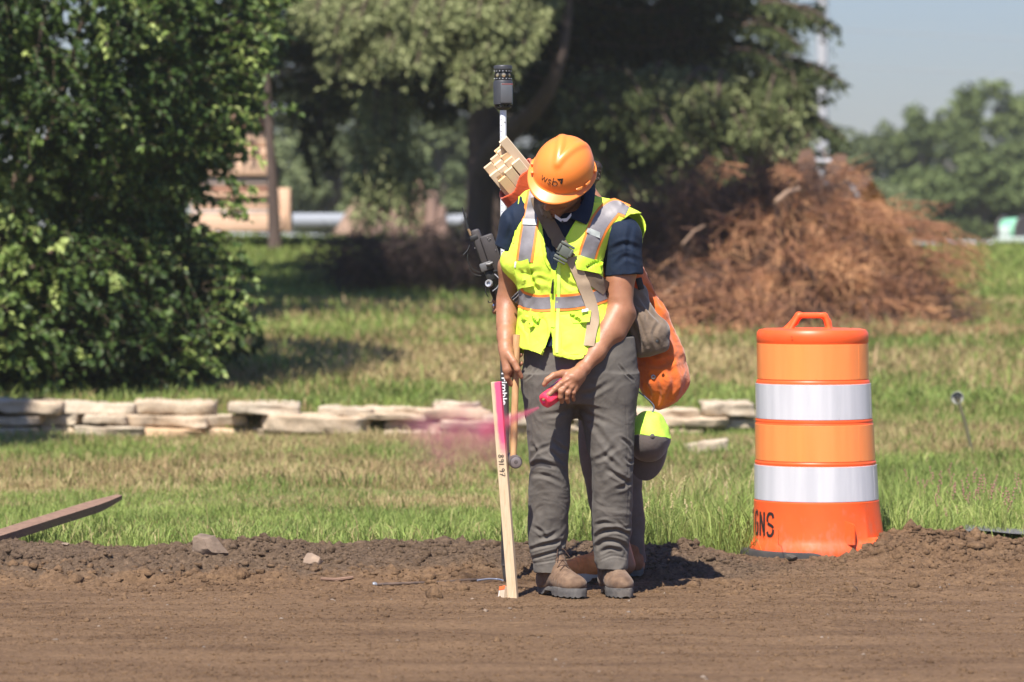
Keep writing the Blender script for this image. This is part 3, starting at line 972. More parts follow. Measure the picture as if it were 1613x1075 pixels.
def rock(name, px, py, D, sx, sy, sz, seed, mat, label, cat, rot=0.0, attrs=None, lean=0.0, cut=True):
    c = W(px, py, D)
    V = IV3.copy()
    # chip flat faces off a ball, then roughen
    r = np.random.default_rng(seed)
    for k in range(22):
        n = r.normal(size=3); n /= np.linalg.norm(n); d = r.uniform(0.5, 0.8)
        t = V @ n - d; V = V - np.outer(np.maximum(t, 0), n)
    V = V * (1 + 0.06 * noise(V * 3 + seed, 7)[:, None] + 0.03 * noise(V * 9 + seed, 8)[:, None])
    V = V * np.array([sx, sy, sz])
    cs, sn = math.cos(rot), math.sin(rot)
    V = np.stack([V[:, 0] * cs - V[:, 2] * sn, V[:, 1], V[:, 0] * sn + V[:, 2] * cs], 1)
    V = V + np.array(c[:])
    o = from_np(name, V, IF3, mat, None, False, {'tone': np.zeros(len(V)), 'damp': np.full(len(V), 0.6)})
    o.data.polygons.foreach_set('use_smooth', [True] * len(o.data.polygons)); o.data.set_sharp_from_angle(angle=R(28))
    return tag(o, label, cat)
M_rock = simple('pale_field_rock', (0.26, 0.185, 0.130), 0.9, c2=(0.12, 0.085, 0.06), vscale=18, bmp=0.6, bscale=60, bdist=0.006)
M_rock2 = simple('tan_rock', (0.30, 0.215, 0.15), 0.9, c2=(0.17, 0.12, 0.085), vscale=25, bmp=0.5, bscale=80, bdist=0.004)
rock('field_rock', 328, 862, 15.55, 0.105, 0.09, 0.068, 6, M_rock, 'largest rock at the torn lawn edge, angular and grey brown', 'rock', rot=-0.65)
rock('field_rock', 492, 889, 15.22, 0.064, 0.06, 0.050, 5, M_rock2, 'small pale tan rock in front of a hollow in the soil bank', 'rock', rot=-0.2)
rock('field_rock', 104, 858, 15.9, 0.022, 0.03, 0.012, 8, M_rock, 'small flat dark rock low on the left end of the soil bank', 'rock')
rock('dark_lump', 1247, 879, 15.72, 0.034, 0.035, 0.017, 12, simple('dark_earth_lump', (0.10, 0.085, 0.07), 0.95, c2=(0.05, 0.045, 0.04), vscale=60, bmp=0.8, bscale=120, bdist=0.004), 'dark crumbly lump of earth against the foot of the orange drum', 'lump')
for k, (px, py, D, s) in enumerate([(118, 712, 23.6, .07), (90, 706, 23.8, .05), (340, 719, 23.2, .05)]):
    rock('lawn_stone', px, py, D, s, s, s * .4, 20 + k, M_lime, ['broken pinkish stone lying in the dry grass below the wall', 'smaller stone left of the broken pinkish one in the dry grass', 'small white stone lying alone on the lawn below the wall'][k], 'stone')
slab(1088, 1150, 696, 716, 22.6, 0.25, 77, 0.0, None, 0.1)
tag(bpy.context.scene.objects[-1] if False else [o for o in sc.objects if o.name.startswith('stone_slab') and o.parent is None][0], 'fallen pale slab half sunk in grass right of the worker, below the wall', 'stone')
[o for o in sc.objects if o.name.startswith('stone_slab') and o.parent is None][0].name = 'fallen_slab'

# ------------------------------------------------------------------ plank at the left
M_oldwood = simple('weathered_board', (0.26, 0.155, 0.105), 0.8, c2=(0.15, 0.09, 0.06), vscale=8, stretch=(4, 4, 40), bmp=0.5, bscale=30, bdist=0.003)
def plank():
    a, b = W(-40, 858, 15.95), W(188, 786, 17.1)
    ax = (b - a).normalized(); L = (b - a).length
    up = Vector((0, -0.35, 1)); up = (up - ax * up.dot(ax)).normalized(); sd = ax.cross(up)
    n = 24; t, wd = 0.036, 0.070
    vs, fs = [], []
    for i in range(n):
        s = i / (n - 1); c = a + ax * L * s
        k = 1 - max(0, (s - 0.80) / 0.20) ** 1.3 * 0.93
        for (u, v) in ((-1, -1), (1, -1), (1, 1), (-1, 1)):
            vv = v * t / 2 if v > 0 else v * t / 2 * k
            vs.append(c + sd * u * wd / 2 * (0.35 + 0.65 * k) + up * vv)
    for i in range(n - 1):
        for q in range(4):
            fs.append((i * 4 + q, i * 4 + (q + 1) % 4, i * 4 + 4 + (q + 1) % 4, i * 4 + 4 + q))
    fs += [(3, 2, 1, 0), ((n - 1) * 4, (n - 1) * 4 + 1, (n - 1) * 4 + 2, (n - 1) * 4 + 3)]
    mb = MB(); mb.add(vs, fs); o = mb.build('wooden_board', M_oldwood, None)
    tag(o, 'weathered brown board with a pointed end leaning up out of the grass at the left', 'board')
plank()
# rods lying in the soil
def hose():
    mb = MB()
    pts = [W(x, y, D) for x, y, D in ((592, 925, 14.75), (640, 924, 14.78), (700, 919, 14.88), (735, 916.5, 14.93), (760, 915, 14.96))]
    pts = [Vector((p.x, p.y, GZ(p.x, p.y) + 0.005)) for p in pts]
    mb.tube([Vector(p) for p in spline([p[:] for p in pts], 16)], 0.0062, 10)
    o = mb.build('steel_rod', simple('rusty_dark_steel', (0.05, 0.035, 0.03), 0.8, c2=(0.13, 0.085, 0.06), vscale=25), None, True)
    m2 = MB(); d = (pts[0] - pts[1]).normalized()
    m2.lathe(pts[0], [(0.007, -0.004), (0.011, 0.004), (0.010, 0.012), (0.003, 0.014)], 12, d)
    m2.build('rod_tip', simple('worn_steel', (0.42, 0.44, 0.46), 0.4, metal=0.6), o, True)
    tag(o, 'dark rusty rod with a bright tip lying on the dirt left of the stake', 'rod')
    mb = MB()
    pts = [W(x, y, D) for x, y, D in ((752, 917.5, 14.86), (770, 916, 14.9), (785, 915.5, 14.91), (792, 919, 14.84))]
    pts = [Vector((p.x, p.y, GZ(p.x, p.y) + 0.012)) for p in pts]
    mb.tube([Vector(p) for p in spline([p[:] for p in pts], 14)], 0.0035, 8)
    o = mb.build('steel_wire', simple('bluish_steel', (0.30, 0.33, 0.42), 0.45, metal=0.3), None, True)
    tag(o, 'thin bluish grey wire lying on the dirt at the foot of the survey pole', 'wire')
    mb = MB()
    pts = [W(x, y, D) for x, y, D in ((505, 926, 14.8), (530, 925, 14.82), (556, 924, 14.85))]
    pts = [Vector((p.x, p.y, GZ(p.x, p.y) + 0.007)) for p in pts]
    mb.tube(pts, [0.005, 0.008, 0.006], 7)
    o = mb.build('dead_stick', M_oldwood, None, True); tag(o, 'short brown stick half buried in dirt beyond the rod', 'stick')
hose()

# ------------------------------------------------------------------ tilted lamp-like marker in the lawn, right
def marker():
    top = W(1508, 627, 22.0); base = W(1534, 681, 22.0); base.z = GZ(base.x, base.y) - 0.03
    t = empty('tilted_marker', base, 'tilted thin stake with a round pale reflector in the lawn at the right', 'marker')
    MB().tube([base, base.lerp(top, .55) + Vector((.006, 0, .004)), top], [0.011, 0.010, 0.010], 8).build('stake', simple('weathered_stake', (0.12, 0.11, 0.06), 0.8), t, True)
    m = MB(); ax = (Vector((-0.25, -1, 0.12))).normalized()
    m.lathe(top, [(0.010, 0.024), (0.027, 0.020), (0.035, 0.008), (0.037, -0.003), (0.034, -0.005), (0.028, 0.012), (0.012, 0.016)], 28, -ax)
    m.build('reflector_shade', simple('dull_white_plastic', (0.30, 0.30, 0.26), 0.5, vscale=20), t, True)
    MB().lathe(top - ax * 0.012, [(0.016, -0.01), (0.018, 0.01), (0.010, 0.02)], 16, ax).build('socket', simple('black_rubber_cap', (0.012, 0.012, 0.012), 0.6), t, True)
marker()

# ------------------------------------------------------------------ far left: stacked timbers, road strip, stumps
M_timber = simple('raw_timber', (0.74, 0.50, 0.35), 0.8, c2=(0.58, 0.36, 0.24), vscale=3, stretch=(3, 3, 12), bmp=0.3, bscale=30)
M_timber2 = simple('grey_timber', (0.56, 0.48, 0.43), 0.85, c2=(0.42, 0.34, 0.29), vscale=3)
M_timber3 = simple('reddish_timber', (0.36, 0.19, 0.13), 0.85, c2=(0.25, 0.13, 0.09), vscale=3)
def timbers():
    D = 46.0; base = W(390, 366, D); base.z = GZ(base.x, base.y) - 0.02
    t = empty('timber_stack', base, 'tall stack of raw peach coloured timbers standing behind the leafy bush', 'timber stack')
    rows = [(300, 447, 337, 365, M_timber), (300, 425, 330, 338, M_timber2), (300, 428, 311, 330, M_timber), (300, 424, 303, 311, M_timber), (300, 424, 293, 303, M_timber3), (300, 422, 278, 292, M_timber2),
            (300, 424, 250, 277, M_timber), (300, 424, 232, 249, M_timber), (300, 420, 205, 231, M_timber), (300, 420, 180, 204, M_timber3)]
    for i, (x0, x1, y0, y1, m) in enumerate(rows):
        a = W(x0, y0, D); b = W(x1, y1, D); dp = 1.2 - 0.05 * (i % 2)
        MB().box(((a.x + b.x) / 2, D + dp / 2 + 0.03 * (i % 3), (a.z + b.z) / 2), (b.x - a.x, dp, a.z - b.z - 0.012), bev=0.015).build('timber', m, t, True)
    a = W(434, 296, D - 0.2); b = W(455, 366, D - 0.2)
    MB().box(((a.x + b.x) / 2, D + 0.35, (a.z + b.z) / 2), (b.x - a.x, 0.5, a.z - b.z), bev=0.02).build('end_post', M_timber, t, True)
timbers()
def strip():
    # pale gravel road crossing behind the trees
    xs = np.linspace(-16, 30, 60); ys = np.linspace(62, 71, 12)
    V, Fq = grid_mesh(xs, ys, lambda x, y: H(x, y) + 0.03 + 0.10 * (y - 62) / 9)
    tag(from_np('road', V, Fq, simple('pale_concrete', (0.52, 0.53, 0.56), 0.8, c2=(0.42, 0.43, 0.46), vscale=1.5), None), kind='structure')
strip()
def pipe_stack(px0, px1, py0, py1, D, name, label, cat, mat):
    a = W(px0, py0, D); b = W(px1, py1, D)
    r = (a.z - b.z) / 2
    t = MB(); n = 26
    vs = []
    c = Vector(((a.x + b.x) / 2, D, (a.z + b.z) / 2))
    t.tube([Vector((a.x, D, c.z)), Vector((a.x + 0.05, D, c.z)), Vector((b.x - 0.05, D, c.z)), Vector((b.x, D, c.z))], [r * .8, r, r, r * .85], 20)
    o = t.build(name, mat, None, True); tag(o, label, cat); return o
M_pipe = simple('pale_plastic_pipe', (0.30, 0.32, 0.36), 0.7, c2=(0.24, 0.26, 0.30), vscale=2)
for (x0, x1, y0, y1, D, l) in ((440, 552, 336, 362, 54, 'long pale grey pipe lying left of the tan stump beyond the lawn'), (672, 742, 338, 360, 54.5, 'short pale grey pipe lying between the far logs and the big spruce trunk')):
    o = pipe_stack(x0, x1, y0, y1, D, 'concrete_pipe', l, 'pipe', M_pipe)
def stump(px, py0, py1, D, w0, w1, seed, label, lean=0.0):
    a = W(px, py1, D); a.z = GZ(a.x, a.y) - 0.05; b = W(px + lean, py0, D)
    mb = MB(); n = 12
    pts = [a.lerp(b, i / (n - 1)) for i in range(n)]
    mb.tube(pts, [(w0 * (1 - i / (n - 1)) ** 1.4 + w1) / 2 for i in range(n)], 16)
    V = np.array(mb.v, np.float32); V += 0.10 * w0 * np.stack([noise(V * 5 + seed, 1), noise(V * 5 + seed, 2), noise(V * 5 + seed, 3)], 1)
    mb.v = [tuple(v) for v in V]
    o = mb.build('tree_stump', simple('split_wood_' + 'abcdef'[seed % 6], (0.36, 0.24, 0.17), 0.9, c2=(0.17, 0.115, 0.085), vscale=6, stretch=(3, 3, 1)), None, True)
    return tag(o, label, 'stump')
stump(556, 285, 360, 53, 0.42, 0.22, 1, 'slanting tan stump under the spruce, right of the pale pipe', 22)
def logs():
    base = W(655, 350, 53); base.z = GZ(base.x, base.y)
    t = empty('log_pile', base, 'pile of cut reddish brown logs standing under the spruce boughs', 'log pile')
    M = simple('log_bark', (0.20, 0.125, 0.095), 0.9, c2=(0.11, 0.07, 0.055), vscale=5); Me = simple('log_end', (0.27, 0.17, 0.12), 0.85)
    r = random.Random(3)
    for i, (px, y0, y1, w_) in enumerate([(598, 325, 358, 22), (620, 328, 360, 22), (640, 312, 360, 24), (658, 286, 360, 20), (678, 306, 360, 22), (600, 345, 362, 30), (700, 330, 362, 20)]):
        a = W(px, y1, 53 - i * .06); b = W(px + r.uniform(-8, 8), y0, 53 + .15); rr = w_ * 53 / F / 2
        a.z = GZ(a.x, a.y)
        MB().tube([a, a.lerp(b, .5), b], [rr * 1.05, rr, rr * .95], 12).build('log', [M, Me][i in (3,)], t, True)
logs()

# ------------------------------------------------------------------ brush piles
def twig_mesh(name, gens, mat, parent=None, nside=3, attrs=True):
    """gens: list of (pts Nx3, r0, r1, tint)"""
    Vs, Fs, T = [], [], []; off = 0
    for pts, r0, r1, tn in gens:
        n = len(pts); pts = np.asarray(pts)
        t = np.gradient(pts, axis=0); t /= np.linalg.norm(t, axis=1, keepdims=True) + 1e-9
        ref = np.array([0.3, 0.2, 1.0]) if abs(t[0, 2]) < 0.8 else np.array([1.0, 0.3, 0])
        u = np.cross(t, ref); u /= np.linalg.norm(u, axis=1, keepdims=True) + 1e-9
        v = np.cross(t, u)
        rr = np.linspace(r0, r1, n)[:, None, None]
        an = np.arange(nside) * 2 * PI / nside
        ring = pts[:, None, :] + rr * (u[:, None, :] * np.cos(an)[None, :, None] + v[:, None, :] * np.sin(an)[None, :, None])
        Vs.append(ring.reshape(-1, 3)); T.append(np.full(n * nside, tn))
        i = np.arange(n - 1)[:, None] * nside; k = np.arange(nside)[None, :]; k2 = (k + 1) % nside
        Fs.append((np.stack([i + k, i + k2, i + k2 + nside, i + k + nside], -1).reshape(-1, 4)) + off)
        off += n * nside
    return from_np(name, np.concatenate(Vs), np.concatenate(Fs), mat, parent, True, {'tint': np.concatenate(T)})
def tint_mat(name, stops, rough=0.85, transl=0.0, spec=0.2, attr='tint'):
    m, nt, b = new_mat(name)
    at = nt.nodes.new('ShaderNodeAttribute'); at.attribute_name = attr
    c = ramp(nt, at.outputs['Fac'], stops)
    nt.links.new(c, b.inputs['Base Color']); b.inputs['Roughness'].default_value = rough; b.inputs['Specular IOR Level'].default_value = spec
    if transl:
        tr = nt.nodes.new('ShaderNodeBsdfTranslucent'); nt.links.new(c, tr.inputs[0])
        mx = nt.nodes.new('ShaderNodeMixShader'); mx.inputs[0].default_value = transl
        nt.links.new(b.outputs[0], mx.inputs[1]); nt.links.new(tr.outputs[0], mx.inputs[2]); nt.links.new(mx.outputs[0], nt.nodes['Material Output'].inputs[0])
    return m
M_brush = tint_mat('dead_needles_and_twigs', [(0.0, (0.060, 0.040, 0.034)), (0.35, (0.16, 0.090, 0.065)), (0.7, (0.38, 0.180, 0.095)), (1.0, (0.64, 0.36, 0.18))])
def bough_twigs(r, c, d, L, tint, rad=0.012, nt_=16, droop=0.35, tw=0.30, gens=None, wild=.75, fat=.36):
    """one branch with side twigs hanging off it"""
    d = d / np.linalg.norm(d); n = 7
    t = np.linspace(0, 1, n)[:, None]
    pts = c + d * L * t + np.array([0, 0, -1.0]) * droop * L * t ** 2 + r.normal(0, 0.015, (n, 3)) * L
    gens.append((pts, rad, rad * 0.3, tint * 0.8))
    for k in range(nt_):
        s = r.uniform(0.15, 1); p = np.array([np.interp(s, t[:, 0], pts[:, j]) for j in range(3)])
        q = d * 0.7 + r.normal(0, wild, 3); q[2] -= 0.35; q /= np.linalg.norm(q)
        l = tw * r.uniform(0.4, 1.1) * (1.15 - 0.6 * s)
        tt = np.linspace(0, 1, 4)[:, None]
        pp = p + q * l * tt + np.array([0, 0, -1.0]) * (0.45 if wild > .6 else .12) * l * tt ** 2
        gens.append((pp, rad * fat, rad * fat * .6, np.clip(tint + r.normal(0, 0.14), 0, 1)))
def brush_pile():
    r = np.random.default_rng(71); D0 = 35.0
    base = W(1260, 520, D0); base.z = GZ(base.x, D0)
    t = empty('brush_pile', (base.x, D0, base.z), 'big heap of orange brown dead spruce boughs on the slope behind the drum', 'brush pile')
    tops = np.array([(960, 420), (1010, 345), (1060, 335), (1110, 310), (1160, 296), (1190, 282), (1230, 270), (1270, 266), (1310, 284), (1335, 318), (1362, 365), (1385, 405), (1410, 450), (1435, 495), (1460, 530)], float)
    gens = []
    def spray(px, py, u, k=None, tn0=None, L0=None, dd=None):
        Dd = D0 - 1.0 + 1.9 * (1 - u) + r.uniform(-0.1, 0.5)
        side = (px - 1225) / 230
        d0 = np.array([side * 1.0 + r.normal(0, 0.55), -0.8 + r.normal(0, 0.3), -0.05 + r.normal(0, 0.30)]) if dd is None else np.array(dd)
        tn = (np.clip(r.normal(.60, .27), .05, 1) if tn0 is None else tn0); L = r.uniform(.45, .95) if L0 is None else L0
        for q in range(k or int(r.integers(5, 9))):
            c = np.array(W(px + r.normal(0, 9), py + r.normal(0, 6), Dd + r.normal(0, .06))[:]); c[2] = max(c[2], GZ(c[0], c[1]) + 0.03)
            d = d0 + r.normal(0, .22, 3)
            bough_twigs(r, c, d, L * r.uniform(.7, 1.1), np.clip(tn + r.normal(0, .06), 0, 1), .0115, 13, .16, .42, gens, .50, .44)
    for i in range(215):
        px = r.uniform(975, 1395) if i % 4 else r.uniform(1150, 1430)
        ty = np.interp(px, tops[:, 0], tops[:, 1]); bot = 518 + 10 * math.sin(px * .02)
        u = r.uniform(0, 1) ** 0.8; py = ty + 6 + (bot - ty - 8) * u
        spray(px, py, u, tn0=(np.clip(r.normal(.3, .12), 0, 1) if (px < 1190 and py < 400) else None))
    for i in range(260):  # inner boughs tinted near black, painting in the shade of the gaps
        px = r.uniform(1000, 1430); ty = np.interp(px, tops[:, 0], tops[:, 1]); py = r.uniform(ty + 25, 515)
        c = np.array(W(px, py, D0 + 1.1)[:]); c[2] = max(c[2], GZ(c[0], c[1]) + .03)
        bough_twigs(r, c, np.array([r.normal(), -.2, r.normal(0, .6)]), .7, .02, .014, 12, .2, .4, gens)
    for (px, py, dx, dz, L) in ((1490, 405, 1, .0, .5), (1500, 385, 1, -.2, .5), (1455, 365, 1, -.1, .7), (1500, 440, 1, -.35, .45), (1475, 350, 1, -.25, .5), (1430, 470, 1, -.4, .6), (1395, 350, 1, .2, .5), (1420, 365, 1, .05, .6), (1450, 345, 1, .1, .5), (1470, 380, 1, -.05, .6), (1480, 400, 1, -.3, .5), (1400, 345, 1, .0, .7), (1440, 440, 1, -.5, .6), (1470, 480, 1, -.6, .6), (1500, 515, 1, -.15, .6), (1430, 410, 1, .05, .7), (1425, 395, 1, .12, .75), (1450, 440, 1, -.1, .5), (1360, 318, 1, -.1, .6), (1290, 275, -.5, .3, .3), (1210, 270, -.6, .25, .4)):
        for k in range(3):
            c = np.array(W(px - 30 + r.normal(0, 8), py + r.normal(0, 8), D0 - 0.2 + r.normal(0, .3))[:]); c[2] = max(c[2], GZ(c[0], c[1]) + .03)
            bough_twigs(r, c, np.array([dx, -.2, dz]), L, r.uniform(.6, .85), .009, 12, .15, .22, gens)
    twig_mesh('dead_boughs', gens, M_brush, t)
    gens = []
    for i in range(330):                       # grey bare sticks, upper left, and long pale ones
        px = r.uniform(970, 1230); ty = np.interp(px, tops[:, 0], tops[:, 1]); py = r.uniform(ty - 6, ty + 110)
        c = np.array(W(px, py, D0 + r.uniform(0.1, 1.2))[:]); c[2] = max(c[2], GZ(c[0], c[1]) + .03)
        d = np.array([r.normal(0, 1), -.3, r.normal(0.3, .5)])
        bough_twigs(r, c, d, r.uniform(.4, .9), r.uniform(.02, .28), .010, 9, .1, .3, gens)
    twig_mesh('bare_branches', gens, M_brush, t)
    Mc = simple('pale_cut_wood', (0.42, 0.28, 0.18), 0.85, c2=(0.24, 0.15, 0.10))
    for (x0, y0, x1, y1, w_) in ((1075, 385, 1110, 355, 3), (1222, 318, 1258, 298, 7), (1390, 430, 1400, 500, 3), (1040, 470, 1090, 435, 3)):
        a, b = W(x0, y0, D0 - .9), W(x1, y1, D0 - .35)
        MB().tube([a, a.lerp(b, .5) + Vector((0, 0, .03)), b], [w_ * D0 / F / 2] * 3, 8).build('cut_limb', Mc, t, True)
brush_pile()
def dark_brush():
    r = np.random.default_rng(72); D0 = 38.5
    base = W(650, 440, D0); base.z = GZ(base.x, D0)
    t = empty('brush_row', (base.x, D0, base.z), 'low row of dark purplish cut brush in the shade under the spruce', 'brush row')
    gens = []
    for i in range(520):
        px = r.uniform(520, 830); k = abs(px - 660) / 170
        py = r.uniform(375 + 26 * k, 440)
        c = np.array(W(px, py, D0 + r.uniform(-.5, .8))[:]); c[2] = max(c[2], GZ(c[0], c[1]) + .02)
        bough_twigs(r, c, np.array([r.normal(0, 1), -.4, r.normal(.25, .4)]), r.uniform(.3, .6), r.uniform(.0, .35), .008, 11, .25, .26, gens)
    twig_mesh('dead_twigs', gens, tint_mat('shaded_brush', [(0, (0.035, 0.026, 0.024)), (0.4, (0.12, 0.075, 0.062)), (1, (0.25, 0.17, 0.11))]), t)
dark_brush()
def litter():
    # dry slash at the foot of the heap, trailing off to the right
    r = np.random.default_rng(73); gens = []
    for i in range(420):
        px = r.uniform(980, 1590) if i % 3 == 0 else r.uniform(980, 1480); py = 512 + 18 * r.uniform(0, 1) + 14 * max(0, (px - 1400) / 200)
        D = 33.6 + r.uniform(-.8, .4); x = (px - 806.5) * D / F
        z = GZ(x, D) + .02
        c = np.array([x, D, z]); d = np.array([r.normal(.4, 1), r.normal(0, .5), r.normal(.05, .12)])
        bough_twigs(r, c, d, r.uniform(.2, .5), r.uniform(.5, 1), .006, 5, .05, .12, gens)
    o = twig_mesh('dry_slash', gens, M_brush)
    tag(o, 'loose straw coloured slash strewn along the foot of the big heap', 'slash', kind='stuff')
litter()
# ================================================================== trees
def leaf_mesh(name, c, d, up, L, Wd, tint, mat, parent=None, fold=0.18):
    """folded pointed leaves: c base, d direction, up normal (arrays)"""
    n = len(c)
    s = np.cross(d, up); s /= np.linalg.norm(s, axis=1, keepdims=True) + 1e-9
    u = np.cross(s, d)
    L = L[:, None]; Wd = Wd[:, None]
    base = c; tip = c + d * L - u * L * 0.12
    ml = c + d * L * 0.45 + s * Wd / 2 + u * Wd * fold; mr = c + d * L * 0.45 - s * Wd / 2 + u * Wd * fold
    V = np.stack([base, mr, tip, ml], 1).reshape(-1, 3)
    i = np.arange(n) * 4
    Fq = np.concatenate([np.stack([i, i + 1, i + 2], 1), np.stack([i, i + 2, i + 3], 1)])
    return from_np(name, V, Fq, mat, parent, False, {'tint': np.repeat(tint, 4)})
def unit(v): return v / (np.linalg.norm(v, axis=-1, keepdims=True) + 1e-9)
M_leaf = tint_mat('glossy_dark_leaves', [(0, (0.020, 0.042, 0.011)), (0.4, (0.052, 0.096, 0.022)), (0.75, (0.145, 0.215, 0.050)), (1.0, (0.40, 0.48, 0.15))], rough=0.5, transl=0.30, spec=0.3)
M_bark = simple('grey_bark', (0.13, 0.095, 0.075), 0.9, c2=(0.07, 0.05, 0.042), vscale=12, stretch=(2, 2, .6), bmp=0.8, bscale=25, bdist=0.02)
M_bark2 = simple('reddish_bark', (0.115, 0.078, 0.062), 0.9, c2=(0.06, 0.042, 0.036), vscale=8, stretch=(2, 2, .5), bmp=0.9, bscale=14, bdist=0.03)

def bush():
    r = np.random.default_rng(91); D0 = 27.0
    xc = -3.75; base = Vector((xc, D0 + 0.4, GZ(xc, D0 + .4) - .05))
    t = empty('leafy_tree', base, 'big dark green broadleaf tree with low hanging branches filling the left edge', 'tree')
    edge = np.array([(-900, 250), (-500, 400), (-250, 460), (-60, 435), (0, 425), (60, 405), (130, 388), (190, 382), (225, 350), (260, 308), (300, 290), (345, 294), (385, 345), (420, 368), (480, 385), (520, 378), (560, 335), (600, 270), (622, 190), (640, 60)], float)
    ez = np.array([W(800, y, D0).z for y in edge[:, 1 - 1]]); ex = np.array([W(x, 400, D0).x for x in edge[:, 1]])
    o = np.argsort(ez); ez, ex = ez[o], ex[o]
    # crown volume: right border from the table, centre line x=xc, depth like a barrel
    tw = []; C, Dn, U, LL, T = [], [], [], [], []
    n = 5200
    while len(tw) < n:
        z = r.uniform(0.25, 6.2) if r.uniform() < 0.35 else r.uniform(0.25, 3.2)
        rx = np.interp(z, ez, ex) - xc
        a = r.uniform(0, 2 * PI); k = r.uniform(0.30, 1) ** 0.36
        x = xc + math.cos(a) * rx * k; y = D0 + 0.4 + math.sin(a) * min(rx, 2.1) * 1.0 * k
        gz = float(H(np.array([x]), np.array([y]))[0])
        if z < gz + .05: continue
        # break the outline into clumps with gaps
        cl = noise(np.array([[x * 1.9, y * 1.9, z * 1.9]]), 17)[0]
        if k > 0.80 and cl < -0.30 and r.uniform() < .8: continue
        out = np.array([math.cos(a) * 1.0, math.sin(a) * 1.0, r.normal(0.05, 0.35)]) + r.normal(0, .35, 3)
        out /= np.linalg.norm(out)
        L = r.uniform(0.22, 0.5) * (1.0 if k > .6 else .8)
        m = 6; tt = np.linspace(0, 1, m)[:, None]
        pts = np.array([x, y, z]) + out * L * (tt - 0.6) + np.array([0, 0, -1]) * 0.35 * L * tt ** 2
        tw.append((pts, 0.0035, 0.0015, r.uniform(.2, .5)))
        q = int(r.integers(13, 22)); s = r.uniform(0.05, 1, q)
        p = np.stack([np.interp(s, tt[:, 0], pts[:, j]) for j in range(3)], 1)
        d = unit(out * 0.6 + r.normal(0, .65, (q, 3)) + np.array([0, 0, -.35]))
        C.append(p); Dn.append(d); U.append(unit(np.array([0.0, -.35, 1]) + r.normal(0, .45, (q, 3))))
        LL.append(r.uniform(.045, .075, q) * (1.0 if k > .75 and y < D0 + .6 else 1.7)); T.append(np.clip(.49 + .45 * noise(np.array([[x * 1.1, y * 1.1, z * 1.3]]), 19)[0] + r.normal(0, .12) + r.normal(0, .06, q) + (0.5 if r.uniform() < .10 and k > .75 else 0), 0, 1))
    # sprigs that poke out
    extra = []
    for i in range(46):
        py = r.uniform(-20, 600); x_ = float(np.interp(py, edge[:, 0], edge[:, 1])); extra.append((x_ - 60, py - r.uniform(-10, 25), x_ + r.uniform(5, 38), py + r.uniform(-25, 35)))
    for (x0, y0, x1, y1) in tuple(extra) + ((400, 60, 470, -8), (400, 40, 440, 60), (395, 185, 478, 180), (380, 200, 462, 172), (370, 220, 418, 262), (350, 330, 410, 318), (345, 340, 392, 348), (360, 300, 400, 300), (350, 470, 402, 520), (340, 360, 388, 410), (330, 420, 400, 452), (300, 540, 352, 590), (330, 500, 385, 540),
                             (345, 315, 372, 350), (352, 305, 385, 335), (338, 280, 372, 300)):
        a, b = np.array(W(x0, y0, D0 - .3)[:]), np.array(W(x1, y1, D0 - .45)[:])
        m = 7; tt = np.linspace(0, 1, m)[:, None]; pts = a + (b - a) * tt + np.array([0, 0, .05]) * np.sin(tt * PI)
        tw.append((pts, .004, .0015, .5)); q = 22
        s = r.uniform(0.1, 1.02, q); p = np.stack([np.interp(s, tt[:, 0], pts[:, j]) for j in range(3)], 1)
        C.append(p); Dn.append(unit((b - a) / np.linalg.norm(b - a) * .6 + r.normal(0, .6, (q, 3)) + np.array([0, 0, -.2])))
        U.append(unit(np.array([0, -.3, 1.]) + r.normal(0, .4, (q, 3)))); LL.append(r.uniform(.045, .070, q)); T.append(np.clip(r.normal(.66, .18, q) + r.normal(0, .12), 0, 1))
    C, Dn, U, LL, T = map(np.concatenate, (C, Dn, U, LL, T))
    leaf_mesh('crown', C, Dn, U, LL, LL * 0.62, T, M_leaf, t)
    # limbs and trunk
    for k in range(9):
        a = r.uniform(0, 2 * PI); rr = r.uniform(.5, 1.5); zt = r.uniform(1.5, 5.2)
        p = [np.array([xc, D0 + .4, .3 + .12 * k]), np.array([xc + math.cos(a) * rr * .5, D0 + .4 + math.sin(a) * rr * .5, .3 + .5 * zt]), np.array([xc + math.cos(a) * rr, D0 + .4 + math.sin(a) * rr, zt])]
        tw.append((spline(p, 8), .04, .012, .3))
    twig_mesh('branches', tw, tint_mat('twig_bark', [(0, (0.06, 0.045, 0.035)), (1, (0.22, 0.15, 0.10))]), t)
    mb = MB(); pts = [base, base + Vector((.05, 0, 1)), base + Vector((-.08, .05, 2.6)), base + Vector((.02, 0, 4.6))]
    mb.tube(pts, [.15, .11, .08, .03], 12).build('trunk', M_bark, t, True)
bush()

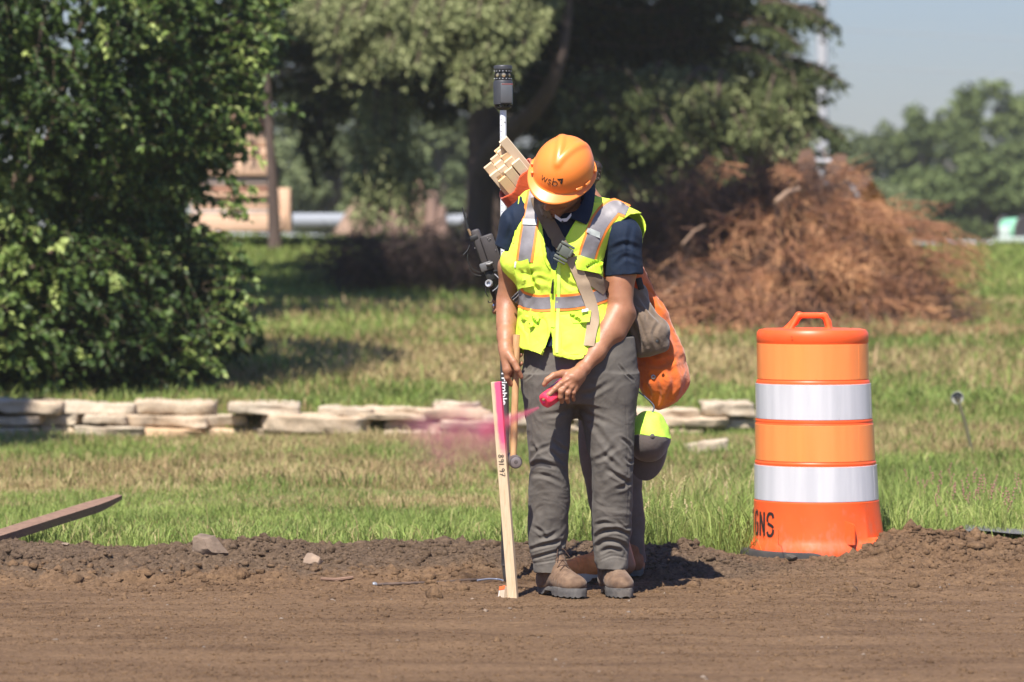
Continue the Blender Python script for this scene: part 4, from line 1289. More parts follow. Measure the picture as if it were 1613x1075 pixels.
M_needle = tint_mat('spruce_needles', [(0, (0.016, 0.024, 0.010)), (0.4, (0.048, 0.064, 0.022)), (0.75, (0.155, 0.180, 0.072)), (1.0, (0.320, 0.340, 0.165))], rough=0.7, transl=0.12, spec=0.15)
def needles_for(r, pts, L, count, spread, tint, out, ls=(.09, .17), wd=.30):
    """tufts of needles hung off a branch line"""
    m = len(pts); tt = np.linspace(0, 1, m)
    s = r.uniform(.08, 1, count); p = np.stack([np.interp(s, tt, pts[:, j]) for j in range(3)], 1)
    axis = pts[-1] - pts[0]; axis = axis / (np.linalg.norm(axis) + 1e-9)
    sd = unit(np.cross(axis, [0, 0, 1.]) [None, :])[0]
    w_ = spread * (1.1 - .75 * s) * r.uniform(-1, 1, count)
    p = p + sd * w_[:, None] + np.array([0, 0, -1.]) * (np.abs(w_) * .25 + r.exponential(.05, count) * 1.0)[:, None] + r.normal(0, .02, (count, 3))
    d = unit(axis * .5 + sd * np.sign(w_)[:, None] * .6 + r.normal(0, .5, (count, 3)) + np.array([0, 0, -.45]))
    out[0].append(p); out[1].append(d); out[2].append(unit(r.normal(0, .5, (count, 3)) + np.array([0, -.2, 1.])))
    out[3].append(r.uniform(ls[0], ls[1], count)); out[4].append(np.clip(tint + r.normal(0, .12, count), 0, 1)); out[5].append(np.full(count, wd))
def conifer(name, label, x, D, height, rad, seed, z0=1.2, nb=170, tint=.45, explicit=(), trunk_r=.24, per=230, gaps=None, trunk_pts=None, dz=0.35, allb=True):
    r = np.random.default_rng(seed); g = GZ(x, D); base = Vector((x, D, g - .1))
    t = empty(name, base, label, 'tree')
    out = [[], [], [], [], [], []]; gens = []
    for i in range(nb):
        u = (i + r.uniform()) / nb; z = g + z0 + (height - z0) * u ** 1.15
        R_ = rad * (1 - u) ** .6 * r.uniform(.75, 1.05) * (.74 if z < 4.3 else 1.0) + .25
        a = i * 2.39996 + r.normal(0, .2)
        if gaps and gaps(a, z): continue
        d = np.array([math.cos(a), math.sin(a), 0])
        tt = np.linspace(0, 1, 8)[:, None]
        p = np.array([x, D, z]) + d * R_ * tt + np.array([0, 0, -1.]) * R_ * dz * np.sin(tt * PI * .62) + np.array([0, 0, 1.]) * R_ * .06 * tt ** 3
        gens.append((p, .035 * (R_ / rad) + .008, .006, .3))
        needles_for(r, p, R_, int(1.5 * per * (R_ / rad) ** 1.2) + 40, R_ * .36, tint + r.normal(0, .07), out)
    for (ax, ay, aD, bx, by, bD, cnt, spr, tn) in explicit:
        a_, b_ = np.array(W(ax, ay, aD)[:]), np.array(W(bx, by, bD)[:])
        tt = np.linspace(0, 1, 8)[:, None]; L = np.linalg.norm(b_ - a_)
        p = a_ + (b_ - a_) * tt + np.array([0, 0, .12]) * L * np.sin(tt * PI)
        gens.append((p, .03, .008, .4)); needles_for(r, p, L, int(cnt * 1.5), spr, tn, out, (.055, .115), .30)
    C, Dn, U, LL, T, WW = map(np.concatenate, out)
    leaf_mesh('crown', C, Dn, U, LL, LL * WW * 1.3, T, M_needle, t, fold=.3)
    twig_mesh('limbs', gens, tint_mat('limb_bark_' + 'abcdefgh'[seed % 8], [(0, (0.05, 0.036, 0.03)), (1, (0.16, 0.11, 0.085))]), t, 5)
    mb = MB()
    tp = trunk_pts or [base, base + Vector((.02, 0, height * .4)), base + Vector((0, 0, height))]
    k = len(tp)
    mb.tube([Vector(q) for q in spline([q[:] for q in tp], 14)], [trunk_r * (1.25 if i == 0 else 1) * (1 - .9 * i / 13) for i in range(14)], 16)
    mb.build('trunk', M_bark2, t, True)
    return t
# the big spruce: trunk left of the hard hat, front boughs tinted pale as sunlit, inner ones near black as shaded
X1 = W(766, 345, 46).x
EX = []
for (x, y, n_) in ((490, 20, 3), (520, 55, 3), (560, 30, 3), (600, 70, 4), (640, 90, 4), (660, 60, 3), (580, 100, 3), (530, 100, 2), (640, 30, 3), (600, 10, 3), (690, 20, 2)):
    for k in range(n_): EX.append((x + 40 + k * 9, y - 60 - 7 * k, 43.6, x + 8 * k - 8, y + 12 * (k % 2), 42.0 - .12 * k, 300, .42, .86))
for (x, y, n_) in ((745, 30, 3), (790, 40, 3), (760, 80, 3), (800, 90, 3), (735, 125, 3), (765, 140, 3), (790, 10, 3), (825, 60, 2)):
    for k in range(n_): EX.append((x + 20 + k * 6, y - 70 - 6 * k, 43.4, x + 8 * k - 8, y + 10 * (k % 2), 41.9 - .1 * k, 280, .36, .84))
for (x, y) in ((590, 200), (620, 215), (575, 260), (635, 300), (645, 330), (570, 330), (600, 220), (612, 250), (590, 280), (615, 300), (598, 330), (625, 270), (580, 310), (606, 240)):
    EX.append((x + 5, y - 70, 43.2, x, y + 18, 42.6, 230, .22, .85))
for (x, y) in ((1000, 150), (960, 190), (1050, 210), (1010, 230)):
    EX.append((x - 30, y - 40, 44, x + 10, y, 43.2, 200, .4, .45))
conifer('spruce_tree', 'big dark spruce with hanging boughs behind the survey pole, trunk left of the hard hat', X1, 46, 11.5, 3.7, 1, z0=2.35, nb=220, tint=.05, gaps=lambda a, z: math.sin(a) < -.25 and z < 5.4, explicit=EX, trunk_r=.27, per=330, dz=.22)
# second tree with a crooked leaning trunk
pts = [W(752, 356, 44.6), W(762, 270, 44.4), W(800, 212, 43.8), W(850, 165, 43.2), W(882, 95, 42.9), W(895, 10, 42.9), W(900, -140, 43)]
pts[0].z = GZ(pts[0].x, pts[0].y) - .1
conifer('crooked_tree', 'tree with a crooked leaning trunk rising behind the hard hat', pts[-2].x, 43.6, 9.5, 1.9, 2, z0=4.2, nb=80, gaps=lambda a, z: (math.sin(a) < .2 and z < 5.0), tint=.12, trunk_r=.17, per=300, trunk_pts=pts, dz=.15)
# spruce at the right with layered boughs, the lower ones tinted pale as sunlit
EX = []
rr_ = np.random.default_rng(4)
for i in range(86):
    y = rr_.uniform(130, 335); lim = 1325 - 0.0 * y if y < 140 else 1330 - 120 * abs(math.sin(y * .03)) * .3
    x = rr_.uniform(890, min(lim, 1265) - 10 * (y > 240) * 7)
    a_ = rr_.uniform(-1, 1); EX.append((x - 45 * a_, y - 32, 44.9, x + 20 * a_, y + 10, 43.9 - .6 * rr_.uniform(), 190, .34, rr_.uniform(.45, .85)))
for (x, y) in ((1290, 35), (1315, 40), (1262, 70), (1300, 120), (1330, 130), (1280, 150), (1240, 110), (1310, 200), (1330, 215)):
    EX.append((x - 90, y - 30, 44.6, x, y + 4, 44, 210, .26, .40))
X3 = W(1065, 345, 47).x
conifer('spruce_tree', 'broad layered spruce right of the hard hat, its lower boughs tinted pale as sunlit above the brush heap', X3, 47, 10.5, 2.3, 3, z0=1.0, nb=140, gaps=lambda a, z: math.sin(a) < -.4 and z < 4.6 and math.cos(a) < .3, tint=.36, explicit=EX, trunk_r=.22, per=300, dz=.25)
# small dark trees left of the big spruce
pts = [W(434, 364, 45.2), W(430, 300, 45.2), W(424, 200, 45.2), W(418, 60, 45.2), W(415, -100, 45.2)]; pts[0].z = GZ(pts[0].x, pts[0].y) - .1
conifer('spruce_tree', 'dark spruce with a thin bare lower trunk in front of the timber stack', pts[-1].x, 45.2, 9.5, 1.3, 4, z0=5.0, nb=120, tint=.22, trunk_r=.085, per=230, trunk_pts=pts, dz=.3,
        explicit=[(440, 60, 47.5, 405, 120, 47, 300, .35, .55), (430, 110, 47.5, 395, 170, 47, 300, .35, .5), (520, 140, 48, 500, 220, 47.6, 320, .4, .3), (480, 150, 48, 520, 260, 47.8, 320, .4, .3), (470, 200, 48, 500, 290, 48, 200, .35, .35)])
X5 = W(560, 300, 58).x
conifer('spruce_tree', 'dark spruce standing farther back between the two nearer trunks', X5 + .1, 57, 12, 3.6, 5, z0=2.6, nb=150, tint=.12, trunk_r=.1, per=300, dz=.3)
X6 = W(960, 300, 60).x
conifer('spruce_tree', 'dark spruce farther back behind the hard hat', X6, 60, 12, 3.6, 6, z0=1.6, nb=150, tint=.25, trunk_r=.2, per=280, dz=.3)

# ---------------- far deciduous trees
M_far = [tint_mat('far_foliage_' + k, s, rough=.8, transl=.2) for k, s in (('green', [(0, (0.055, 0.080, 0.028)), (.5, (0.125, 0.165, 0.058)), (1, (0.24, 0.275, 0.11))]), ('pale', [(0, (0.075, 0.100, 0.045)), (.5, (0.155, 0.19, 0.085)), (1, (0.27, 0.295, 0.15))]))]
def far_tree(name, label, x, D, h, w_, seed, mat, n=4200, group=None):
    r = np.random.default_rng(seed); g = GZ(x, D); base = Vector((x, D, g - .2)); t = empty(name, base, label, 'tree', group)
    nb = 34; cc = []
    for k in range(nb):
        u = r.uniform(.10, 1); rad = w_ / 2 * math.sin(PI * min(1, .22 + u * .72)) ** .8
        a = r.uniform(0, 2 * PI); q = r.uniform(.2, 1) ** .5
        cc.append((x + math.cos(a) * rad * q, D + math.sin(a) * rad * q, g + h * (.06 + .86 * u), r.uniform(.10, .19) * w_))
    cc = np.array(cc); k = r.integers(0, nb, n)
    v = r.normal(size=(n, 3)); v = unit(v) * (r.uniform(.3, 1, (n, 1)) ** .5) * np.array([1, 1, .75])
    P_ = cc[k, :3] + v * cc[k, 3:4]; P_[:, 2] = np.maximum(P_[:, 2], g)
    s = r.uniform(.22, .42, n) * (w_ / 6) ** .5
    leaf_mesh('crown', P_, unit(v + r.normal(0, .6, (n, 3)) + [0, 0, -.2]), unit(v + np.array([0, 0, .8])), s, s * .8, np.clip(.45 + .16 * noise(P_ * .8, 5) + r.normal(0, .12, n), 0, 1), mat, t)
    gens = [(spline([(x, D, g - .2), (x + .1, D, g + h * .4), (x - .1, D, g + h * .8)], 7), .16, .05, .3)]
    for j in range(6):
        c = cc[r.integers(0, nb)]; gens.append((spline([(x, D, g + h * r.uniform(.15, .5)), ((x + c[0]) / 2, (D + c[1]) / 2, c[2] * .7 + g * .3), tuple(c[:3])], 6), .07, .02, .3))
    twig_mesh('trunk', gens, M_fb, t, 6)
    return t
M_fb = tint_mat('far_bark', [(0, (0.09, 0.075, 0.06)), (1, (0.2, 0.17, 0.14))])
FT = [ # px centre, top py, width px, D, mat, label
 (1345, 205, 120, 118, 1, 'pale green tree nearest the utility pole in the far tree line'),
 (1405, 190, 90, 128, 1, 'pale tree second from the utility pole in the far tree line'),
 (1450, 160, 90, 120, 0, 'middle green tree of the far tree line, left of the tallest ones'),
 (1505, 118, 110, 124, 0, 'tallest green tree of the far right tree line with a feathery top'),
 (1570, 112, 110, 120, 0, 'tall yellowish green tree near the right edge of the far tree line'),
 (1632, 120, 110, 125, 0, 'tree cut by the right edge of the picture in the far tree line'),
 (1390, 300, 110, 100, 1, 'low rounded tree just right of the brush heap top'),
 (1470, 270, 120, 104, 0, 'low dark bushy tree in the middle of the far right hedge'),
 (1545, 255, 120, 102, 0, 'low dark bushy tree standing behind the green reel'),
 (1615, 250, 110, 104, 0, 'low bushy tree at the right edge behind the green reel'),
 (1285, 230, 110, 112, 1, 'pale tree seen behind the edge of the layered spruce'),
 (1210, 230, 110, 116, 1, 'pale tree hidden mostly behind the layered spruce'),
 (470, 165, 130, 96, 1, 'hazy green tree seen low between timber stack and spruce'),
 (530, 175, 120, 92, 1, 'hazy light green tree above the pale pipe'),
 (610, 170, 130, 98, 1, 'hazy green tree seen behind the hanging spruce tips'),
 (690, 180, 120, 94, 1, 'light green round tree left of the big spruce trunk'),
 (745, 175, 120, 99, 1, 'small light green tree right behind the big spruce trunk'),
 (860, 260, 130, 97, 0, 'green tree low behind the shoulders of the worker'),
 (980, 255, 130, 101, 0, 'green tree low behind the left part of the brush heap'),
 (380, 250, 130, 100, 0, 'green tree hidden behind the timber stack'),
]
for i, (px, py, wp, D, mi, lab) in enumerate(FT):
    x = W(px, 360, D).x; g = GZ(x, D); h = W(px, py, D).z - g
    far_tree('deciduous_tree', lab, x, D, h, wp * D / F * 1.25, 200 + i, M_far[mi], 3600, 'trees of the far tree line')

# ---------------- unseen trees added outside the frame to shade the bush, wall and slope
def shade_tree(x, D, h, w_, seed, label):
    far_tree('shade_tree', label, x, D, h, w_, seed, M_far[0], 5200)
shade_tree(-5.35, 21.2, 8.2, 3.2, 301, 'tall unseen leafy tree added outside the left edge to shade the wall')

def slope_shade_tree():  # unseen tree added so that its crown shades the slope
    r = np.random.default_rng(77); x, D = -3.0, 33.0; g = GZ(x, D); base = Vector((x, D, g - .1))
    t = empty('slope_shade_tree', base, 'tall unseen broadleaf tree added behind the leafy bush, its crown above the picture shading the slope', 'tree')
    nb = 46; cc = np.stack([r.uniform(-5.6, .9, nb), D + r.uniform(-2.6, 4.6, nb), r.uniform(5.9, 9.5, nb), r.uniform(.5, .95, nb)], 1)
    n = 11000; k = r.integers(0, nb, n); v = unit(r.normal(size=(n, 3))) * (r.uniform(.2, 1, (n, 1)) ** .5) * np.array([1, 1, .7])
    P_ = cc[k, :3] + v * cc[k, 3:4]; s = r.uniform(.13, .24, n)
    leaf_mesh('crown', P_, unit(v + r.normal(0, .6, (n, 3))), unit(v + np.array([0, 0, .8])), s, s * .8, np.clip(r.normal(.45, .15, n), 0, 1), M_leaf, t)
    gens = []
    for q in cc[::3]: gens.append((spline([(x, D, g + 4.2), ((x + q[0]) / 2, (D + q[1]) / 2, 5.6), tuple(q[:3])], 7), .08, .02, .3))
    twig_mesh('limbs', gens, M_fb, t, 6)
    MB().tube([base, base + Vector((.05, 0, 2.5)), base + Vector((0, 0, 7.5))], [.2, .16, .07], 12).build('trunk', M_bark, t, True)
slope_shade_tree()
# ---------------- utility pole and wires
def pole():
    D = 110; x = W(1295, 200, D).x; g = GZ(x, D)
    t = empty('utility_pole', (x, D, g), 'pale grey utility pole rising behind the edge of the spruce', 'utility pole')
    MB().tube([(x, D, g - .3), (x, D, 5), (x, D, 14)], [.19, .165, .13], 14).build('pole', simple('pale_concrete_pole', (0.42, 0.42, 0.44), .7), t, True)
    MB().box((x, D - .2, 12.2), (2.4, .12, .14), bev=.02).build('crossarm', simple('crossarm_wood', (0.3, 0.25, 0.2), .8), t, True)
    for k in (-1, 0, 1):
        MB().lathe((x + k * 1.05, D - .2, 12.27), [(.03, 0), (.06, .03), (.05, .08), (.07, .11), (.02, .16)], 12).build('insulator', simple('brown_porcelain', (0.2, 0.1, 0.06), .3), t, True)
    for z0, z1, k, lab in ((W(1310, 45, D).z, W(1700, 58, D).z, 0, 'upper thin overhead wire crossing the sky at the right'), (W(1310, 102, D).z, W(1700, 112, D).z, 1, 'lower thin overhead wire crossing the sky at the right')):
        pts = [Vector((x + 19 * s, D - 2 * s, z0 + (z1 - z0) * s - .35 * math.sin(PI * s))) for s in np.linspace(0, 1, 12)]
        o = MB().tube(pts, .012, 5).build('overhead_wire', simple('wire_grey_' + 'ab'[k], (0.25, 0.26, 0.28), .6), None, True); tag(o, lab, 'wire')
pole()

# ---------------- excavator arm behind the heap
def excavator():
    D = 40; M_or = simple('orange_machine_paint', (0.60, 0.20, 0.04), .6, c2=(0.40, 0.14, 0.05), vscale=4); M_ru = simple('rusty_steel', (0.20, 0.105, 0.07), .8, c2=(.12, .07, .05), vscale=6); M_st = simple('bright_cylinder_rod', (0.36, 0.37, 0.39), .5, metal=.2)
    b = W(1420, 400, D + 1.5); b.z = GZ(b.x, b.y)
    t = empty('excavator_arm', b, 'orange and rust brown excavator arm showing above the brush heap', 'excavator arm')
    a0, a1, a2 = W(1400, 375, D + 1), W(1355, 300, D), W(1318, 262, D)
    def beam(p, q, w0, w1, name, m, th=.28):
        ax = (q - p).normalized(); L = (q - p).length; sd = Vector((0, 1, 0)); up = ax.cross(sd).normalized()
        M = Matrix((ax, sd, up)).transposed()
        MB().prism([(0, -w0 / 2), (L, -w1 / 2), (L, w1 / 2), (L * .6, (w0 + w1) / 3.2), (0, w0 / 2)], th, M, p).build(name, m, t)
    beam(b, a0, .4, .38, 'boom', M_or); beam(a0, a1, .36, .30, 'stick', M_or, .25); beam(a1, a2, .30, .16, 'stick_nose', M_ru, .22)
    pr = [(0, -.12), (.10, -.15), (.22, .05), (.18, .22), (.06, .20), (-.02, .05)]
    for k, (px, py) in enumerate(((1318, 268), (1272, 266))):
        c = W(px, py, D - .1 - .1 * k); MB().prism([(x * .9, z * .9) for x, z in pr], .09, Matrix.Rotation(R(12 - 20 * k), 3, 'Y'), c - Vector((.1, 0, 0))).build('bucket_ear', M_ru, t)
    MB().tube([W(1282, 254, D - .1), W(1312, 256, D - .1)], .038, 14).build('pin_tube', M_st, t, True)
    MB().tube([W(1332, 282, D - .25), W(1352, 310, D - .25)], .022, 12).build('hydraulic_rod', M_st, t, True)
excavator()

# ---------------- green reel on a frame, right edge
def reel():
    D = 52; c = W(1602, 365, D); g = GZ(c.x, c.y)
    t = empty('cable_reel', (c.x, D, g), 'mint green reel on a pale frame at the far right edge of the lawn', 'reel')
    M_g = simple('mint_green_hose', (0.22, 0.52, 0.34), .6, c2=(.16, .40, .27)); M_fr = simple('pale_green_frame', (0.50, 0.58, 0.54), .6); M_dk = simple('dark_rim', (0.10, 0.085, 0.085), .6)
    ax = Vector((.75, -.65, 0)).normalized()
    MB().lathe(c - ax * .05, [(.17, -.14), (.18, -.05), (.185, .05), (.17, .14)], 28, ax).build('drum', M_g, t, True)
    for s in (-1, 1):
        MB().lathe(c + ax * (.15 * s - .05), [(.15, -.012), (.215, -.012), (.22, 0), (.215, .012), (.15, .012)], 28, ax).build('rim', M_dk, t, True)
    z = g + .08
    for k in (-1, 1):
        MB().box((c.x + .02, D + .2 * k, z + .02), (.62, .05, .07), bev=.01).build('frame_rail', M_fr, t, True)
    for k in (-1, 1):
        MB().tube([(c.x - .28 * k, D, z), (c.x - .04 * k, D, c.z)], .022, 8).build('frame_leg', M_fr, t, True)
    MB().box((c.x - .18, D - .05, z + .12), (.14, .2, .16), bev=.02).build('motor_box', M_fr, t, True)
reel()
# ================================================================== materials for people
def skin_mat(name, c, c2):
    m, nt, b = new_mat(name); co = coords(nt)
    n1 = tnoise(nt, co, 14, 4); n2 = tnoise(nt, co, 120, 3)
    col_ = mixc(nt, ramp(nt, n1, [(.35, 0.0), (.7, 1.0)]), c, c2)
    col_ = mixc(nt, ramp(nt, n2, [(.6, 0.0), (.75, .25)]), col_, tuple(x * .7 for x in c2))
    nt.links.new(col_, b.inputs['Base Color']); b.inputs['Roughness'].default_value = .5
    b.inputs['Subsurface Weight'].default_value = .12; b.inputs['Subsurface Scale'].default_value = .01
    b.inputs['Subsurface Radius'].default_value = (1, .35, .2)
    p = bump(nt, b, n2, .35, .0012); bump(nt, b, tnoise(nt, co, 30, 3), .3, .003, p)
    return m
M_skin = skin_mat('tanned_skin', (0.37, 0.170, 0.090), (0.30, 0.125, 0.064))
def cloth_mat(name, c, c2, weave=900, dirt=None, rough=.85, sheen=.3, wscale=(1, 1, 1), bstr=.35, mott=18, wr=.5):
    m, nt, b = new_mat(name); co = coords(nt, wscale)
    n1 = tnoise(nt, co, mott, 5, .6)
    c_ = mixc(nt, ramp(nt, n1, [(.35, 0.0), (.7, 1.0)]), c, c2)
    if dirt: 
        n2 = tnoise(nt, co, 5, 6, .7)
        c_ = mixc(nt, ramp(nt, n2, [(.52, 0.0), (.72, .6)]), c_, dirt)
    nt.links.new(c_, b.inputs['Base Color']); b.inputs['Roughness'].default_value = rough
    b.inputs['Sheen Weight'].default_value = sheen; b.inputs['Sheen Roughness'].default_value = .5; b.inputs['Specular IOR Level'].default_value = .25
    p = bump(nt, b, tnoise(nt, co, weave, 2), bstr, .0008)
    bump(nt, b, tnoise(nt, co, 22, 4, .55, .6), wr, .006, p)
    return m
M_pants = cloth_mat('taupe_work_trousers', (0.124, 0.110, 0.094), (0.096, 0.086, 0.075), dirt=(0.175, 0.148, 0.120), sheen=.04)
M_navy = cloth_mat('navy_polo_knit', (0.0085, 0.018, 0.040), (0.006, 0.013, 0.030), weave=1200, sheen=.02, rough=.8)
def vest_mat():
    m, nt, b = new_mat('fluorescent_mesh')
    co = coords(nt)
    vo = nt.nodes.new('ShaderNodeTexVoronoi'); vo.inputs['Scale'].default_value = 420; nt.links.new(co, vo.inputs['Vector'])
    holes = ramp(nt, vo.outputs['Distance'], [(.15, 1.0), (.4, 0.0)])
    n1 = tnoise(nt, co, 9, 5)
    c = mixc(nt, ramp(nt, n1, [(.35, 0.0), (.7, 1.0)]), (0.80, 1.0, 0.11), (0.70, 0.93, 0.08))
    c = mixc(nt, mth(nt, 'MULTIPLY', holes, .25), c, (0.40, 0.62, 0.02))
    nt.links.new(c, b.inputs['Base Color']); b.inputs['Roughness'].default_value = .75
    b.inputs['Specular IOR Level'].default_value = .2
    tr = nt.nodes.new('ShaderNodeBsdfTranslucent'); nt.links.new(c, tr.inputs[0])
    mx = nt.nodes.new('ShaderNodeMixShader'); mx.inputs[0].default_value = .12
    nt.links.new(b.outputs[0], mx.inputs[1]); nt.links.new(tr.outputs[0], mx.inputs[2]); nt.links.new(mx.outputs[0], nt.nodes['Material Output'].inputs[0])
    p = bump(nt, b, holes, .3, .0006); bump(nt, b, tnoise(nt, co, 20, 4, .55, .8), .55, .007, p)
    return m
M_vest = vest_mat()
M_lime2 = simple('lime_binding', (0.62, 0.92, 0.05), .7, vscale=40, bmp=.3, bscale=500)
M_refl = simple('silver_reflective_tape', (0.25, 0.235, 0.245), .55, c2=(0.19, 0.175, 0.18), vscale=25, metal=.1, bmp=.25, bscale=60, bdist=.003)
M_orng = simple('orange_trim', (0.95, 0.26, 0.035), .7, c2=(0.88, 0.22, 0.03), vscale=60, bmp=.3, bscale=500)
M_hat = simple('orange_hard_hat_shell', (0.92, 0.25, 0.04), .40, c2=(0.88, 0.235, 0.036), vscale=12, coat=.12, bmp=.06, bscale=500, bdist=.0006, spec=.5)
M_black = simple('black_rubber', (0.018, 0.018, 0.018), .55, vscale=40)
M_ink = simple('black_print', (0.02, 0.016, 0.014), .6)
M_hair = simple('dark_brown_hair', (0.030, 0.018, 0.012), .5, vscale=90)
M_boot = cloth_mat('dusty_tan_leather', (0.185, 0.115, 0.070), (0.085, 0.050, 0.032), weave=300, dirt=(0.31, 0.225, 0.155), sheen=.1, mott=30, wr=.35, rough=.8)
M_sole = cloth_mat('dusty_dark_rubber', (0.15, 0.14, 0.13), (0.07, 0.066, 0.064), weave=300, dirt=(0.28, 0.23, 0.18), sheen=0, mott=25)
M_lace = simple('brown_laces', (0.085, 0.045, 0.028), .9, c2=(.04, .022, .015), vscale=300)
M_webd = cloth_mat('brown_webbing', (0.175, 0.120, 0.075), (0.14, 0.095, 0.058), weave=700, wscale=(1, 1, 1), wr=.1)
M_webt = cloth_mat('tan_webbing', (0.44, 0.325, 0.215), (0.38, 0.275, 0.18), weave=700, wr=.1)
M_buck = simple('grey_green_plastic', (0.105, 0.115, 0.095), .5, vscale=30)
M_wood = simple('fresh_pine', (0.80, 0.60, 0.38), .7, c2=(0.70, 0.48, 0.27), vscale=5, stretch=(10, 10, .8), bmp=.15, bscale=40)

def rot_to(f, u):
    """matrix with columns right, front, up from a front and an up vector"""
    u = Vector(u).normalized(); f = Vector(f); f = (f - u * f.dot(u)).normalized(); r = f.cross(u)
    return Matrix((r, f, u)).transposed()

# ------------------------------------------------------------------ head (shared builder)
def add_head(fl, c, M, s=1.0):
    """skull centre c, columns of M: right, front, up"""
    A = np.array(M)
    def p(x, y, z): return np.array(c) + A @ (np.array([x, y, z]) * s)
    fl.ell(p(0, -.012, .030), np.array([.074, .096, .090]) * s, A, .0)
    fl.ell(p(0, .020, -.020), np.array([.066, .072, .085]) * s, A, .025)
    fl.cone(p(0, .055, -.085), p(0, .062, -.092), .030 * s, .026 * s, .03)          # chin
    for q in (-1, 1):
        fl.cone(p(.052 * q, -.010, -.048), p(.022 * q, .060, -.088), .022 * s, .020 * s, .025)  # jaw
        fl.ell(p(.040 * q, .058, -.026), np.array([.024, .020, .020]) * s, A, .018)   # cheek
        fl.ell(p(.031 * q, .084, .004), np.array([.016, .012, .010]) * s, A, .008, 'sub')
        fl.cone(p(.014 * q, .085, .020), p(.046 * q, .074, .018), .009 * s, .007 * s, .012)  # brow
        fl.ell(p(.031 * q, .073, .003), np.array([.0135, .012, .0115]) * s, A, .003)  # eye
        fl.ell(p(.0125 * q, .094, -.036), np.array([.009, .011, .008]) * s, A, .008)  # nostril wing
        fl.ell(p(.076 * q, -.008, -.008), np.array([.010, .020, .033]) * s, A, .006)   # ear
        fl.ell(p(.083 * q, -.002, -.004), np.array([.006, .010, .018]) * s, A, .004, 'sub')
    fl.chain([p(0, .086, .012), p(0, .100, -.015), p(0, .112, -.034)], [.009 * s, .010 * s, .012 * s], .012)
    fl.ell(p(0, .090, -.058), np.array([.024, .012, .0065]) * s, A, .006)          # upper lip
    fl.ell(p(0, .088, -.070), np.array([.020, .012, .0075]) * s, A, .005)          # lower lip
    fl.cone(p(-.022, .098, -.0640), p(.022, .098, -.0640), .0022 * s, .0022 * s, .004, 'sub')
    return p

HC = P(882, 289, -.095)                       # skull centre of the worker
f_h = Vector((-.40, -.70, -.60)); u_h = Vector((.14, -.62, .77))
u_h = (u_h - f_h.normalized() * u_h.dot(f_h.normalized())).normalized()
MH = rot_to(f_h, u_h)

person = empty('person', P(912, 940, 0), 'bending worker in orange hard hat and yellow vest spraying pink paint on the stake', 'person')
PX = person
